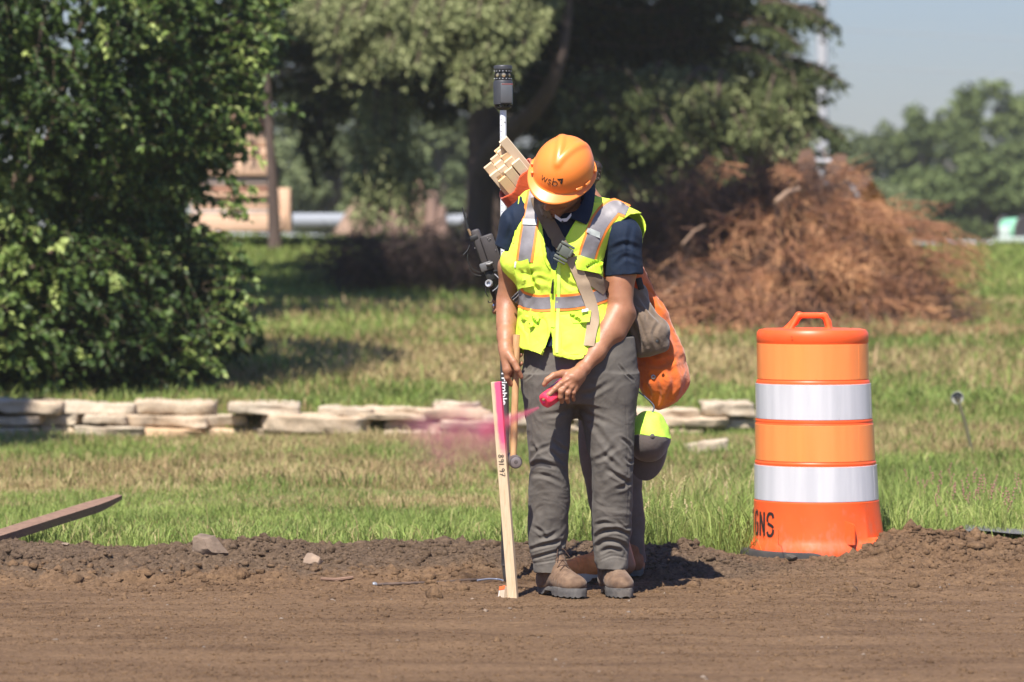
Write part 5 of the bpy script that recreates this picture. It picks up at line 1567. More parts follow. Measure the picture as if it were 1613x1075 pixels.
# ------------------------------------------------------------------ body, one continuous surface
def v(px, py, dy): return np.array(P(px, py, dy)[:])
def build_body():
    fl = Field((-.06, 13.95, .02), (.56, 14.72, 1.76), .0027)
    hp = add_head(fl, HC, MH)
    # neck and trunk under the clothes
    fl.chain([v(886, 298, -.045), v(896, 330, .03), v(897, 360, .03)], [.055, .060, .08], .03)
    fl.loft([(zpy(605), P(912, 605).x, 14.42, .15, .09), (zpy(560), P(905, 560).x, 14.42, .15, .095), (zpy(480), P(892, 480).x, 14.41, .135, .09), (zpy(400), P(890, 400).x, 14.40, .135, .09), (zpy(350), P(893, 350).x, 14.42, .12, .07), (zpy(328), P(897, 328).x, 14.43, .07, .06)], .03)
    for side, leg in ((0, [(862, 620, .01, .070), (864, 740, -.02, .058), (866, 860, .03, .045), (864, 905, .03, .04)]), (1, [(958, 620, .01, .070), (964, 740, -.02, .058), (963, 860, .03, .045), (964, 900, .03, .04)])):
        fl.chain([v(a, b, c) for a, b, c, d in leg], [d for *_, d in leg], .03)
    # image right arm (his left): shoulder, upper arm, forearm
    fl.chain([v(968, 372, .01), v(979, 425, .0), v(977, 488, -.03)], [.048, .052, .046], .03)
    fl.cone(v(974, 446, -.025), v(973, 468, -.035), .038, .034, .03)            # biceps
    fl.chain([v(977, 490, -.03), v(960, 524, -.075), v(938, 556, -.125), v(919, 580, -.16)], [.0435, .0425, .033, .027], .025)
    fl.cone(v(967, 500, -.06), v(945, 535, -.10), .034, .028, .03)
    fl.cone(v(990, 497, -.01), v(972, 528, -.06), .028, .030, .03)
    # image left arm (his right)
    fl.chain([v(832, 348, .015), v(806, 420, .04), v(801, 472, .065)], [.040, .046, .042], .03)
    fl.chain([v(801, 472, .065), v(798, 506, .02), v(797, 530, -.03), v(796, 548, -.07)], [.041, .039, .031, .026], .02)
    fl.cone(v(793, 485, .05), v(794, 510, .01), .030, .028, .02)
    # ---- his left hand round the spray can
    K = .012
    wr = v(917, 582, -.165)
    fl.cone(v(917, 582, -.165), v(902, 597, -.20), .028, .030, K, flat=((.25, .55, .8), .72))
    fl.cone(v(909, 590, -.185), v(886, 604, -.222), .024, .014, K)
    fl.cone(v(910, 592, -.182), v(896, 609, -.214), .026, .017, K)
    fl.cone(v(912, 594, -.175), v(905, 611, -.200), .024, .016, K)
    k = .004
    fl.chain([v(884, 604, -.224), v(874, 613, -.242), v(865, 622, -.248), v(857, 630, -.244)], [.0118, .0108, .0098, .0080], .006, k)   # index
    fl.chain([v(892, 608, -.220), v(884, 617, -.240), v(883, 626, -.236), v(885, 633, -.222)], [.0122, .0112, .0100, .0088], .006, k)   # middle
    fl.chain([v(899, 611, -.212), v(894, 620, -.230), v(893, 628, -.224), v(895, 633, -.208)], [.0118, .0108, .0096, .0084], .006, k)   # ring
    fl.chain([v(906, 611, -.200), v(903, 619, -.214), v(902, 625, -.208), v(904, 630, -.194)], [.0102, .0092, .0084, .0074], .006, k)   # little
    fl.chain([v(905, 590, -.182), v(886, 589, -.200), v(872, 592, -.222), v(862, 599, -.232), v(857, 606, -.232)], [.020, .0150, .0122, .0110, .0085], .012, k)  # thumb
    for a, b, c in ((884, 604, -.2335), (892, 608, -.231), (899, 611, -.223)): fl.ell(v(a, b, c), (.0085, .0075, .0075), None, .008)
    for a0, b0, c0, a1, b1, c1 in ((912, 588, -.207, 886, 603, -.236), (913, 590, -.205, 893, 608, -.232), (915, 592, -.200, 901, 611, -.223)):
        fl.cone(v(a0, b0, c0), v(a1, b1, c1), .0022, .0022, .006)
    # ---- his right hand hanging over the hammer handle
    fl.cone(v(796, 548, -.07), v(799, 562, -.090), .027, .025, K, flat=((.5, .8, 0), .80))
    fl.cone(v(797, 556, -.085), v(800, 583, -.105), .024, .020, K)
    fl.cone(v(799, 556, -.078), v(806, 578, -.090), .022, .016, K)
    fl.chain([v(798, 583, -.108), v(799, 595, -.106), v(805, 605, -.092), v(814, 606, -.078)], [.0125, .0112, .0100, .0085], .008, k)  # index, hanging and hooked
    fl.chain([v(801, 578, -.098), v(803, 590, -.080), v(811, 592, -.060), v(818, 590, -.062)], [.0120, .0108, .0098, .0085], .008, k)
    fl.chain([v(803, 570, -.088), v(806, 578, -.066), v(814, 577, -.052), v(821, 573, -.058)], [.0118, .0105, .0095, .0082], .008, k)
    fl.chain([v(804, 562, -.080), v(808, 566, -.060), v(815, 563, -.050), v(821, 559, -.056)], [.0105, .0092, .0084, .0074], .008, k)
    fl.chain([v(801, 558, -.104), v(809, 570, -.128), v(815, 582, -.136), v(821, 594, -.128)], [.0165, .0140, .0118, .0088], .012, k)   # thumb
    return sdf_obj('body', fl, M_skin, PX, None, 1)
body = build_body()

# ------------------------------------------------------------------ trousers
def build_pants():
    fl = Field((-.02, 14.18, .05), (.56, 14.72, 1.0), .0035)
    def sec(py, x0, x1, dy, hd): 
        return (zpy(py), P((x0 + x1) / 2, py).x, 14.4 + dy, (x1 - x0) / 2 * MPX - (.0055 if py > 640 else .001), hd)
    fl.loft([sec(530, 826, 1000, .01, .13), sec(570, 823, 1005, .01, .14), sec(605, 822, 1005, .01, .135), sec(635, 834, 994, .01, .115)], 0, pw=2.3)
    fl.loft([sec(590, 822, 915, .005, .118), sec(620, 822, 911, .0, .112), (sec(655, 825, 904, -.005, .100)), sec(700, 829, 900, -.015, .090), sec(735, 831, 898, -.020, .084), sec(780, 830, 899, -.008, .080), sec(830, 829, 897, .008, .076), sec(868, 831, 894, .012, .076), sec(890, 836, 892, .008, .080), sec(901, 838, 891, .006, .080)], .025, pw=2.25)
    fl.loft([sec(590, 900, 1005, .005, .118), sec(620, 906, 1005, .0, .112), sec(655, 912, 1003, -.005, .100), sec(700, 921, 1000, -.015, .092), sec(735, 929, 999, -.020, .084), sec(780, 931, 999, -.008, .080), sec(830, 931, 998, .006, .077), sec(866, 932, 993, .010, .076), sec(884, 934, 991, .004, .082), sec(896, 937, 990, .002, .082)], .025, pw=2.25)
    fl.cone(v(909, 612, .02), v(909, 640, .03), .06, .045, .03)
    # hollow hems
    for a, b, c, d in ((842, 887, 840, 899), (941, 985, 860, 894)):
        fl.loft([(zpy(908), P((a + b) / 2, 900).x, 14.405, (b - a) / 2 * MPX, .066), (zpy(860), P((a + b) / 2, 860).x, 14.41, (b - a) / 2 * MPX - .002, .062)], .004, 'sub')
    # front pocket openings and side seams are pressed in below
    def post(V, Nn):
        q = V.astype(np.float32)
        # soft random folds, sideways over the legs, plus fine wrinkles
        f1 = fbm(q * np.array([5.0, 5.0, 8.0]) + 1.1 * noise(q * 5, 9)[:, None], 3, seed=3)
        f2 = 1 - np.abs(fbm(q * np.array([7, 7, 12.0]) + noise(q * 7, 8)[:, None] * 1.2, 3, seed=4))
        low = sstep(.55, .12, V[:, 2])
        knee = np.exp(-((V[:, 2] - .47) / .10) ** 2)
        amp = .0028 + .0018 * low + .0015 * knee
        V = V + Nn * (f1 * amp * 1.5 + (f2 - .75) * amp * 1.6)[:, None]
        S = [
            ([(832, 738), (850, 730), (880, 736)], .009, .009), ([(834, 726), (842, 712), (838, 700)], .008, .009), ([(836, 748), (860, 750), (886, 762)], .008, .005),
            ([(870, 694), (884, 706), (896, 712)], .008, .008), ([(862, 706), (876, 718), (890, 730)], .007, .006), ([(836, 716), (856, 706), (872, 700)], .008, .005),
            ([(834, 866), (860, 858), (890, 852)], .007, .010), ([(838, 880), (858, 874), (888, 866)], .006, .010), ([(846, 848), (864, 846), (878, 838)], .008, .007),
            ([(840, 830), (852, 838), (862, 852)], .007, .006), ([(876, 870), (886, 858), (892, 846)], .006, .008), ([(852, 800), (858, 820), (850, 840)], .012, .004),
            ([(840, 888), (866, 884), (890, 878)], .0035, .0035), ([(944, 884), (966, 876), (988, 880)], .0035, .0035),
            ([(934, 850), (950, 838), (975, 836), (994, 846)], .008, .011), ([(938, 862), (955, 852), (978, 856), (990, 868)], .008, .011), ([(944, 872), (960, 864), (978, 868)], .006, .008),
            ([(936, 828), (952, 824), (970, 828)], .007, .006), ([(972, 822), (984, 832), (994, 830)], .006, .006), ([(956, 740), (976, 752), (996, 764)], .008, .008),
            ([(950, 716), (965, 728), (978, 742)], .009, .007), ([(934, 726), (950, 720), (970, 704)], .009, .006), ([(968, 772), (984, 766), (998, 752)], .008, .006),
            ([(978, 690), (990, 700), (996, 712)], .006, .007), ([(984, 720), (992, 728), (998, 726)], .006, .007), ([(940, 790), (948, 770), (944, 748)], .012, .004),
            ([(905, 640), (885, 650), (850, 655)], .009, .005), ([(908, 625), (890, 622), (862, 612)], .009, .006), ([(910, 640), (930, 655), (960, 668)], .010, .006), ([(912, 622), (935, 618), (965, 600)], .010, .006),
            ([(920, 650), (950, 690), (984, 735)], .012, .005), ([(838, 600), (835, 660), (834, 700)], .005, .003),
            ([(905, 590), (908, 606), (908, 622)], .005, .005), ([(826, 600), (838, 590), (846, 580)], .004, .005), ([(998, 600), (985, 588), (975, 575)], .004, .006), ([(985, 612), (988, 700), (990, 780), (986, 850)], .0030, .0012)]
        return crease(V, vn(V, Nn), [(a_, b_, c_ * .8) for a_, b_, c_ in S])
    def vn(V, Nn): return Nn
    return sdf_obj('trousers', fl, M_pants, PX, post, 1)
pants = build_pants()

# ------------------------------------------------------------------ polo shirt
def tsec(py, cx, hw, dy, hd): return (zpy(py), P(cx, py).x, 14.4 + dy, hw * MPX, hd)
TOR = [tsec(326, 893, 52, .030, .075), tsec(338, 895, 78, .02, .10), tsec(360, 890, 82, .0, .125), tsec(400, 882, 72, -.012, .135), tsec(440, 884, 70, -.008, .128), tsec(480, 889, 71, .0, .125), tsec(520, 896, 82, .0, .140), tsec(545, 899, 88, .0, .155)]
def build_shirt():
    fl = Field((-.10, 14.12, .80), (.60, 14.72, 1.58), .0032)
    S = [(z, cx, cy, hw - .022, hd - .022) for z, cx, cy, hw, hd in TOR]
    fl.loft(S, 0, pw=2.25)
    fl.chain([v(838, 322, .02), v(893, 312, .035), v(958, 338, .02)], [.045, .055, .045], .04)
    # sleeves
    fl.chain([v(832, 330, .01), v(814, 352, .01), v(798, 396, .028)], [.052, .060, .050], .03)
    fl.chain([v(955, 350, .01), v(978, 372, .0), v(983, 438, -.005)], [.055, .070, .0725], .03)
    # flatten the hems
    d1 = np.array(v(798, 396, .028)) - np.array(v(814, 352, .01)); d1 /= np.linalg.norm(d1)
    d2 = np.array(v(983, 438, -.005)) - np.array(v(978, 372, 0)); d2 /= np.linalg.norm(d2)
    def cut(c, d, rr):
        c = np.array(c)
        def fn(x, y, z):
            h = (x - c[0]) * d[0] + (y - c[1]) * d[1] + (z - c[2]) * d[2]
            rad = np.sqrt(np.maximum((x - c[0]) ** 2 + (y - c[1]) ** 2 + (z - c[2]) ** 2 - h * h, 0))
            return np.maximum(-h, rad - rr)
        fl.func(c - rr, c + rr, fn, 0, 'sub')
    c1 = v(799, 392, .028); c2 = v(982, 434, -.005)
    cut(c1, d1, .078); cut(c2, d2, .10)
    fl.cone(c1 - d1 * .05, c1 + d1 * .03, .048, .043, .004, 'sub')
    fl.cone(c2 - d2 * .05, c2 + d2 * .03, .064, .065, .004, 'sub')
    def post(V, Nn):
        q = V
        f = fbm(q * np.array([9, 9, 6.0]) + noise(q * 5, 2)[:, None], 3, seed=6)
        V = V + Nn * (f * .0045)[:, None]
        S = [([(962, 395), (985, 385), (1005, 392)], .010, .005), ([(968, 420), (985, 405), (1008, 412)], .009, .004), ([(996, 352), (990, 390), (994, 425)], .010, .004), ([(800, 330), (806, 352), (800, 378)], .009, .004),
             ([(952, 436), (982, 436), (1014, 427)], .0022, .0016), ([(784, 388), (798, 396), (812, 402)], .0022, .0016), ([(870, 360), (868, 400), (872, 430)], .006, .004)]
        return crease(V, Nn, S)
    return sdf_obj('polo_shirt', fl, M_navy, PX, post, 1)
shirt = build_shirt()

# ------------------------------------------------------------------ safety vest
def inpoly(q, poly):
    """signed distance (px) to polygon, negative inside"""
    poly = np.array(poly, float); n = len(poly); d = np.full(len(q), 1e9); ins = np.zeros(len(q), bool)
    for i in range(n):
        a, b = poly[i], poly[(i + 1) % n]; ba = b - a
        t = np.clip(((q - a) @ ba) / (ba @ ba + 1e-9), 0, 1)
        d = np.minimum(d, np.hypot(*(q - a - t[:, None] * ba).T))
        c = ((a[1] > q[:, 1]) != (b[1] > q[:, 1])) & (q[:, 0] < (b[0] - a[0]) * (q[:, 1] - a[1]) / (b[1] - a[1] + 1e-12) + a[0])
        ins ^= c
    return np.where(ins, -d, d)
def build_vest():
    fl = Field((-.06, 14.10, .78), (.62, 14.74, 1.60), .0030)
    S = [(z, cx, cy, hw, hd) for z, cx, cy, hw, hd in TOR] + [tsec(562, 900, 89, .0, .165), tsec(578, 901, 89, .0, .168)]
    fl.loft(S, 0, pw=2.2)
    fl.chain([v(840, 322, .015), v(893, 316, .03), v(955, 338, .015)], [.052, .058, .054], .04)
    fl.chain([v(955, 340, .015), v(992, 358, .012)], [.060, .070], .03)
    fl.chain([v(840, 325, .015), v(826, 338, .015)], [.052, .052], .03)
    fl.cone(v(845, 405, -.03), v(815, 412, -.02), .07, .062, .05)      # bulge at the left armpit
    fl.cone(v(985, 350, .06), v(997, 380, .075), .052, .040, .03)     # loose back shoulder
    # hollow inside
    inner = Field((-.06, 14.10, .78), (.62, 14.74, 1.60), .0030)
    inner.loft([(z, cx, cy, hw, hd) for z, cx, cy, hw, hd in S], 0, pw=2.2, off=-.0075)
    inner.loft([(zpy(640), S[-1][1], S[-1][2], S[-1][3] - .0075, S[-1][4] - .0075), (zpy(560), S[-1][1], S[-1][2], S[-1][3] - .0075, S[-1][4] - .0075)], 0, pw=2.2)
    inner.chain([v(840, 322, .015), v(893, 316, .03), v(955, 338, .015)], [.0445, .0505, .0465], .04)
    inner.chain([v(955, 340, .015), v(992, 358, .012)], [.0525, .0625], .03)
    inner.chain([v(840, 325, .015), v(826, 338, .015)], [.0445, .0445], .03)
    inner.cone(v(845, 405, -.03), v(815, 412, -.02), .0625, .0545, .05)
    inner.cone(v(985, 350, .06), v(997, 380, .075), .0445, .0325, .03)
    fl.a = np.maximum(fl.a, -inner.a)
    # carve by front-view outlines extruded through depth
    ax = [fl.lo[k] + fl.h * np.arange(fl.n[k]) for k in range(3)]
    gx, gz = np.meshgrid(ax[0], ax[2], indexing='ij')
    q = to_px(np.stack([gx.ravel(), np.full(gx.size, 14.28), gz.ravel()], 1))
    q2 = to_px(np.stack([gx.ravel(), np.full(gx.size, 14.36), gz.ravel()], 1))
    front = (ax[1] < 14.405)[None, :, None]
    def carve(poly, which, region=None):
        d = (inpoly(which, poly) * MPX).reshape(gx.shape)[:, None, :].astype(np.float32)
        d = np.broadcast_to(d, fl.a.shape)
        m = region if region is not None else np.ones_like(front)
        fl.a = np.where(m, np.maximum(fl.a, -d), fl.a)
    neck = [(846, 250), (846, 300), (851, 335), (854, 370), (860, 408), (868, 424), (874, 427), (880, 408), (890, 378), (901, 356), (918, 330), (931, 300), (936, 250)]
    carve(neck, q, front)
    carve([(868, 520), (860, 548), (853, 566), (850, 600), (876, 600), (872, 560), (870, 530)], q, front)
    # hem line
    hem = [(780, 552), (808, 545), (830, 553), (855, 562), (872, 560), (885, 563), (903, 569), (918, 567), (932, 552), (950, 534), (985, 519), (1010, 512), (1100, 640), (780, 640)]
    carve(hem, q, front)
    hemb = [(700, 560), (1100, 560), (1100, 660), (700, 660)]
    carve(hemb, q, ~front)
    # armholes
    fz = ((ax[1] > 14.26) & (ax[1] < 14.50))[None, :, None]
    carve([(700, 290), (816, 300), (814, 330), (811, 360), (808, 382), (800, 396), (700, 420)], q2, (ax[1] < 14.52)[None, :, None])
    carve([(994, 338), (975, 352), (962, 372), (955, 395), (951, 415), (950, 440), (960, 470), (1060, 480), (1060, 332), (1012, 336)], q, (ax[1] < 14.44)[None, :, None])
    carve([(1007, 392), (985, 400), (975, 440), (1060, 460), (1060, 392)], q2, (ax[1] >= 14.44)[None, :, None])
    # open top at the neck, through to the back of the collar
    carve([(858, 240), (858, 305), (870, 318), (915, 318), (928, 300), (932, 240)], q2, np.ones_like(front))
    def post(V, Nn):
        out = V
        f = fbm(V * np.array([8, 8, 5.0]) + .8 * noise(V * 6, 3)[:, None], 3, seed=12)
        low = sstep(1.10, .92, V[:, 2])
        f2_ = 1 - np.abs(fbm(V * np.array([6, 6, 4.5]) + .9 * noise(V * 5, 13)[:, None], 3, seed=14))
        out = V + Nn * (f * (.007 + .010 * low) + (f2_ - .75) * .012)[:, None]
        # vertical flutes at the hem
        an = V[:, 0] * 46 + 3.0 * noise(V * 5, 77)
        out = out + Nn * (np.sin(an) * .0075 * low)[:, None]
        S = [([(830, 420), (838, 445), (850, 462)], .010, .007), ([(822, 450), (845, 440), (866, 446)], .010, .004), ([(818, 500), (835, 520), (845, 552)], .012, .009), ([(832, 498), (846, 515), (850, 540)], .010, .008),
             ([(852, 500), (858, 520), (852, 550)], .010, .006), ([(885, 505), (892, 530), (888, 560)], .012, .008), ([(900, 512), (908, 535), (905, 565)], .010, .008), ([(812, 425), (830, 432), (846, 428)], .012, .007),
             ([(884, 430), (895, 448), (912, 455)], .010, .005), ([(905, 440), (925, 440), (945, 452)], .010, .005), ([(815, 470), (822, 488), (818, 505)], .008, .006), ([(940, 490), (950, 520), (948, 548)], .012, .007), ([(872, 440), (874, 490), (872, 520)], .0035, .0035)]
        return crease(out, Nn, S)
    return sdf_obj('safety_vest', fl, M_vest, PX, post, 3)
vest = build_vest()
BV = bvh_of([vest])
BVS = bvh_of([vest, shirt])

def tape(name, path, wid, parent, off=.0025, edge=4.2, nu=50):
    """silver tape with an orange margin on either side, the margins are sub-parts"""
    back = patch_obj('reflective_stripe', ribbon(BV, path, wid, off + .0012, nu, 7), M_refl, parent)
    sp = spline([(p[0], p[1]) for p in path], 24)
    ws = wid if isinstance(wid, (list, tuple)) else [wid] * len(path)
    wsp = np.interp(np.linspace(0, 1, 24), np.linspace(0, 1, len(ws)), ws)
    t = np.gradient(sp, axis=0); t /= np.linalg.norm(t, axis=1, keepdims=True); nr = np.stack([-t[:, 1], t[:, 0]], 1)
    for s in (-1, 1):
        pp = sp + nr * (wsp[:, None] / 2 + edge / 2 - .3) * s
        patch_obj('orange_edging', ribbon(BV, [tuple(x) for x in pp], edge, off, nu, 4), M_orng, back)
    return back
tape('w', [(843, 302), (840, 318), (836, 345), (831, 378), (826, 412)], [17, 17, 19, 20, 19], vest)
tape('s', [(988, 333), (972, 326), (958, 335), (945, 352), (937, 370), (930, 388), (925, 406)], [14, 20, 25, 25, 23, 22, 22], vest)
tape('h', [(812, 463), (820, 471), (838, 477), (856, 478), (867, 477)], 19, vest)
tape('h', [(873, 477), (890, 477), (910, 475), (930, 471), (950, 464), (957, 459)], 18, vest)
for a, b in (((824, 350), (846, 351)), ((925, 362), (946, 371))):
    patch_obj('light_tab', ribbon(BV, [a, b], 9, .0085, 8, 4), simple('pale_grey_tape', (0.44, 0.47, 0.44), .5), vest)
# zip, binding of the neck edge, pocket flaps
patch_obj('zip', ribbon(BV, [(872.5, 424), (872, 450), (871.5, 480), (870.5, 516)], 7, .0035, 30, 4), M_lime2, vest)
patch_obj('placket', ribbon(BV, [(880.5, 414), (880, 450), (879.5, 480), (878, 516), (877, 556)], 5, .003, 30, 4), simple('pale_lime_fabric', (0.72, 0.97, 0.16), .7), vest)
mb = MB()
for a, b, r0, r1 in (((871.5, 440), (870.5, 446), .0022, .003), ((870.5, 446), (870, 462), .0035, .0045)):
    A, B = lay(BV, a[0], a[1], .010), lay(BV, b[0], b[1], .010)
    if A and B: mb.tube([A, A.lerp(B, .5), B], [r0, (r0 + r1) / 2, r1], 8)
mb.build('zip_pull', M_black, vest, True)
def edge_tube(path, r=.0032, mat=M_lime2, off=.001, name='binding', bv=None, n=40):
    pts = [lay(bv or BV, x, y, off) for x, y in spline(path, n)]
    pts = [p for p in pts if p is not None]
    if len(pts) < 3: return
    A = np.array([p[:] for p in pts])
    for _ in range(3): A[1:-1] = (A[:-2] + 2 * A[1:-1] + A[2:]) / 4
    MB().tube([Vector(a) for a in A], r, 8).build(name, mat, vest, True)
edge_tube([(847, 306), (849, 335), (852, 370), (858, 408), (866, 424)])
edge_tube([(933, 302), (920, 330), (903, 356), (892, 379), (882, 408), (878, 424)])
edge_tube([(819, 304), (816, 332), (813, 360), (809, 384)])
edge_tube([(992, 341), (975, 356), (965, 374), (957, 396), (953, 417)])
M_flap = simple('lime_pocket_fabric', (0.66, 0.95, 0.06), .7, c2=(0.60, 0.88, 0.05), vscale=30, bmp=.4, bscale=40, bdist=.004)
def flap(poly, off, name, mat, thick=.003, nx=14, ny=8, bv=None):
    """quad patch given by 4 px corners: tl, tr, br, bl"""
    g = []
    tl, tr, br, bl = [np.array(p, float) for p in poly]
    for j in range(ny):
        vv = j / (ny - 1); row = []
        for i in range(nx):
            u = i / (nx - 1); p = (tl * (1 - u) + tr * u) * (1 - vv) + (bl * (1 - u) + br * u) * vv
            q = lay(bv or BV, p[0], p[1], off + .004 * vv)
            row.append(q)
        g.append(row)
    dm = np.median([q.y for r_ in g for q in r_ if q is not None] or [14.25])
    for j in range(ny):
        for i in range(nx):
            if g[j][i] is None or abs(g[j][i].y - dm) > .05:
                u, vv = i / (nx - 1), j / (ny - 1); p = (tl * (1 - u) + tr * u) * (1 - vv) + (bl * (1 - u) + br * u) * vv
                g[j][i] = W(p[0], p[1], dm)
    return patch_obj(name, sheet(g, thick), mat, vest)
flap(((821, 497), (851, 495), (846, 514), (829, 516)), .014, 'pocket_flap', M_flap)
flap(((897, 494), (930, 490), (928, 508), (903, 508)), .014, 'pocket_flap', M_flap)
flap(((903, 400), (949, 413), (945, 432), (908, 424)), .013, 'pocket_flap', M_flap)
flap(((808, 416), (832, 408), (842, 450), (818, 455)), .011, 'chest_pocket', M_vest)
flap(((916, 488), (925, 487), (925, 491), (916, 492)), .019, 'white_tag', simple('white_label', (0.8, 0.8, 0.8), .6))
c = lay(BV, 812.5, 417, .008)
MB().lathe(c, [(.001, -.012), (.0045, -.010), (.0045, .006), (.003, .010), (.001, .012)], 12, (0.1, -.3, 1)).build('pen_cap', simple('pen_white', (0.75, 0.75, 0.78), .3), vest, True)

# ------------------------------------------------------------------ collar
def collar():
    def flapc(pts, dys, name):
        """outline given by px rows: [(left, right)...] with depth"""
        g = []
        for (a, b), (da, db) in zip(pts, dys):
            row = []
            for k in range(7):
                u = k / 6; row.append(Vector(v(a[0] * (1 - u) + b[0] * u, a[1] * (1 - u) + b[1] * u, da * (1 - u) + db * u - .008 * math.sin(PI * u))))
            g.append(row)
        G = np.array([[p[:] for p in r_] for r_ in g])
        n = 14; out = []
        for q in np.linspace(0, len(G) - 1.001, n):
            i = int(q); f = q - i; out.append([Vector(G[i][k] * (1 - f) + G[i + 1][k] * f) for k in range(7)])
        return patch_obj(name, sheet(out, .004), M_navy, shirt)
    # image right flap: from behind the ear down to the point
    flapc([((924, 288), (937, 290)), ((923, 303), (938, 300)), ((918, 318), (936, 318)), ((910, 330), (933, 334)), ((899, 338), (928, 348)), ((896, 342), (924, 354))],
          [(.02, .06), (-.03, .03), (-.075, -.03), (-.10, -.075), (-.118, -.105), (-.122, -.112)], 'collar')
    flapc([((846, 296), (856, 300)), ((848, 310), (862, 312)), ((849, 322), (868, 322)), ((850, 332), (876, 333)), ((852, 335), (882, 340))],
          [(.04, .02), (.0, -.01), (-.045, -.03), (-.075, -.06), (-.085, -.075)], 'collar')
    # white inner band and button
    mb = MB()
    A = [Vector(v(x, y, d)) for x, y, d in ((874, 338, -.128), (884, 345, -.137), (893, 344, -.134), (900, 336, -.122))]
    g = [[p, p + Vector((0, .002, -.012))] for p in A]
    vf = sheet(g, .002); patch_obj('inner_band', vf, simple('white_collar_tape', (0.75, 0.76, 0.8), .8), shirt)
    MB().lathe(v(886, 350, -.143), [(.003, 0), (.0045, .001), (.0045, .003), (.002, .0035)], 12, (0, -1, .2)).build('button', M_black, shirt, True)
collar()

# ------------------------------------------------------------------ hard hat
def hard_hat(c, M, mat, parent, s=1.0, logo=True):
    A = np.array(M); c = np.array(c)
    nphi, nt_ = 220, 90
    phi = np.linspace(0, 2 * PI, nphi, endpoint=False)          # 0 = right, 90deg = front
    ax_, ay_, hh = .112, .134, .126                             # half width, half length, height of the shell
    V = []
    def ang(a): return np.arctan2(np.sin(a), np.cos(a))
    rows = []
    for j in range(nt_):
        u = j / (nt_ - 1)
        if u < .80:                                              # dome
            t = u / .80 * (PI / 2) * .985
            rr = np.sin(t) ** .92; z = hh * np.cos(t) ** .93 - .0
            x, y = ax_ * rr * np.cos(phi), ay_ * rr * np.sin(phi)
            zz = np.full(nphi, z)
            flare = 0
        else:                                                    # brim
            k = (u - .80) / .20
            fr = np.clip(np.sin(phi), 0, 1) ** 1.6
            wd = .016 + .030 * fr
            e = k ** .9
            x = (ax_ + (.012 + .008 * fr) * e) * np.cos(phi); y = (ay_ + wd * e) * np.sin(phi)
            zz = hh * np.cos((PI / 2) * .985) ** .93 - .004 - (.006 + .010 * fr) * e - .004 * (k > .9) * (k - .9) * 10
        # V shaped ridges: two ribs meeting at the front of the crown, running back
        P3 = np.stack([x, y, zz], 1)
        if u < .80:
            apex = np.array([0, .082])
            th = np.full(nphi, 0.0)
            for sgn in (-1, 1):
                dr = np.array([.30 * sgn, -.954])
                w0 = P3[:, :2] - apex; along = w0 @ dr; along = np.clip(along, 0, .20)
                dist = np.hypot(*(w0 - along[:, None] * dr).T)
                th = np.maximum(th, np.exp(-(dist / .0155) ** 2.6) * sstep(.225, .12, along))
            cen = np.exp(-((P3[:, 0]) / .03) ** 2) * sstep(.07, .0, P3[:, 1])
            nrm = P3 / np.array([ax_ ** 2, ay_ ** 2, hh ** 2]); nrm /= np.linalg.norm(nrm, axis=1, keepdims=True)
            P3 = P3 + nrm * (.0085 * th)[:, None]
        rows.append(P3)
    G = np.stack(rows)                                           # nt,nphi,3
    th = .003
    outer = G.reshape(-1, 3); inn = (G * np.array([.972, .975, .965]) - np.array([0, 0, .0015])).reshape(-1, 3)
    Vv = np.concatenate([outer, inn]); n1 = len(outer)
    i = np.arange(nt_ - 1)[:, None] * nphi; k = np.arange(nphi)[None, :]; k2 = (k + 1) % nphi
    f1 = np.stack([i + k, i + k + nphi, i + k2 + nphi, i + k2], -1).reshape(-1, 4)
    f2 = f1[:, ::-1] + n1
    e = (nt_ - 1) * nphi; kk = np.arange(nphi); f3 = np.stack([e + kk, e + kk + n1, e + (kk + 1) % nphi + n1, e + (kk + 1) % nphi], 1)
    Vw = c + (Vv * s) @ A.T
    o = from_np('hard_hat', Vw, np.concatenate([f1, f2, f3]), mat, parent, True)
    def L(x, y, z): return Vector(c + A @ (np.array([x, y, z]) * s))
    # raised slots on the rim
    for a in (-22, 14, 34, 146, 166, 202, 270):
        a_ = R(a); rx, ry = (ax_ - .001) * math.cos(a_), (ay_ - .001) * math.sin(a_)
        nrm = Vector((math.cos(a_) / ax_, math.sin(a_) / ay_, 0)).normalized(); tg = Vector((-nrm.y, nrm.x, 0))
        Ml = M @ Matrix((tg, nrm, Vector((0, 0, 1)))).transposed()
        MB().box(L(rx + nrm.x * .003, ry + nrm.y * .003, .012), (.030, .010, .014), Ml, bev=.003).build('accessory_slot', mat, o, True)
        MB().box(L(rx + nrm.x * .0074, ry + nrm.y * .0074, .012), (.020, .004, .005), Ml, bev=.001).build('slot_gap', simple('slot_light_orange', (1.0, 0.42, 0.10), .4), o, True)
    return o, L
HATC = np.array(HC) + np.array(MH) @ np.array([0, -.014, .054])
hat, HL = hard_hat(HATC, MH, M_hat, PX)
BH = bvh_of([hat])
def strokes(lines, place, r, name, mat, parent, flat=None):
    """pen strokes: lines of 2D points put on a surface by place(x, y)"""
    mb = MB()
    for ln in lines:
        pts = [place(x, y) for x, y in (spline(ln, max(6, 5 * len(ln))) if len(ln) > 2 else spline(ln, 5))]
        pts = [p for p in pts if p is not None]
        if len(pts) > 1: mb.tube(pts, r, 6)
    return mb.build(name, mat, parent, True)
def hatpt(x, y):
    # x, y in metres over the front of the shell: angle across, height up
    a = x / .12
    d = Vector((math.sin(a), math.cos(a), .0)); h = .033 + y
    o_ = HL(d.x * .4, d.y * .4, h); i_ = HL(0, 0, h)
    hit = BH.ray_cast(o_, (i_ - o_).normalized())
    return (hit[0] + (o_ - i_).normalized() * .0003) if hit[0] is not None else None
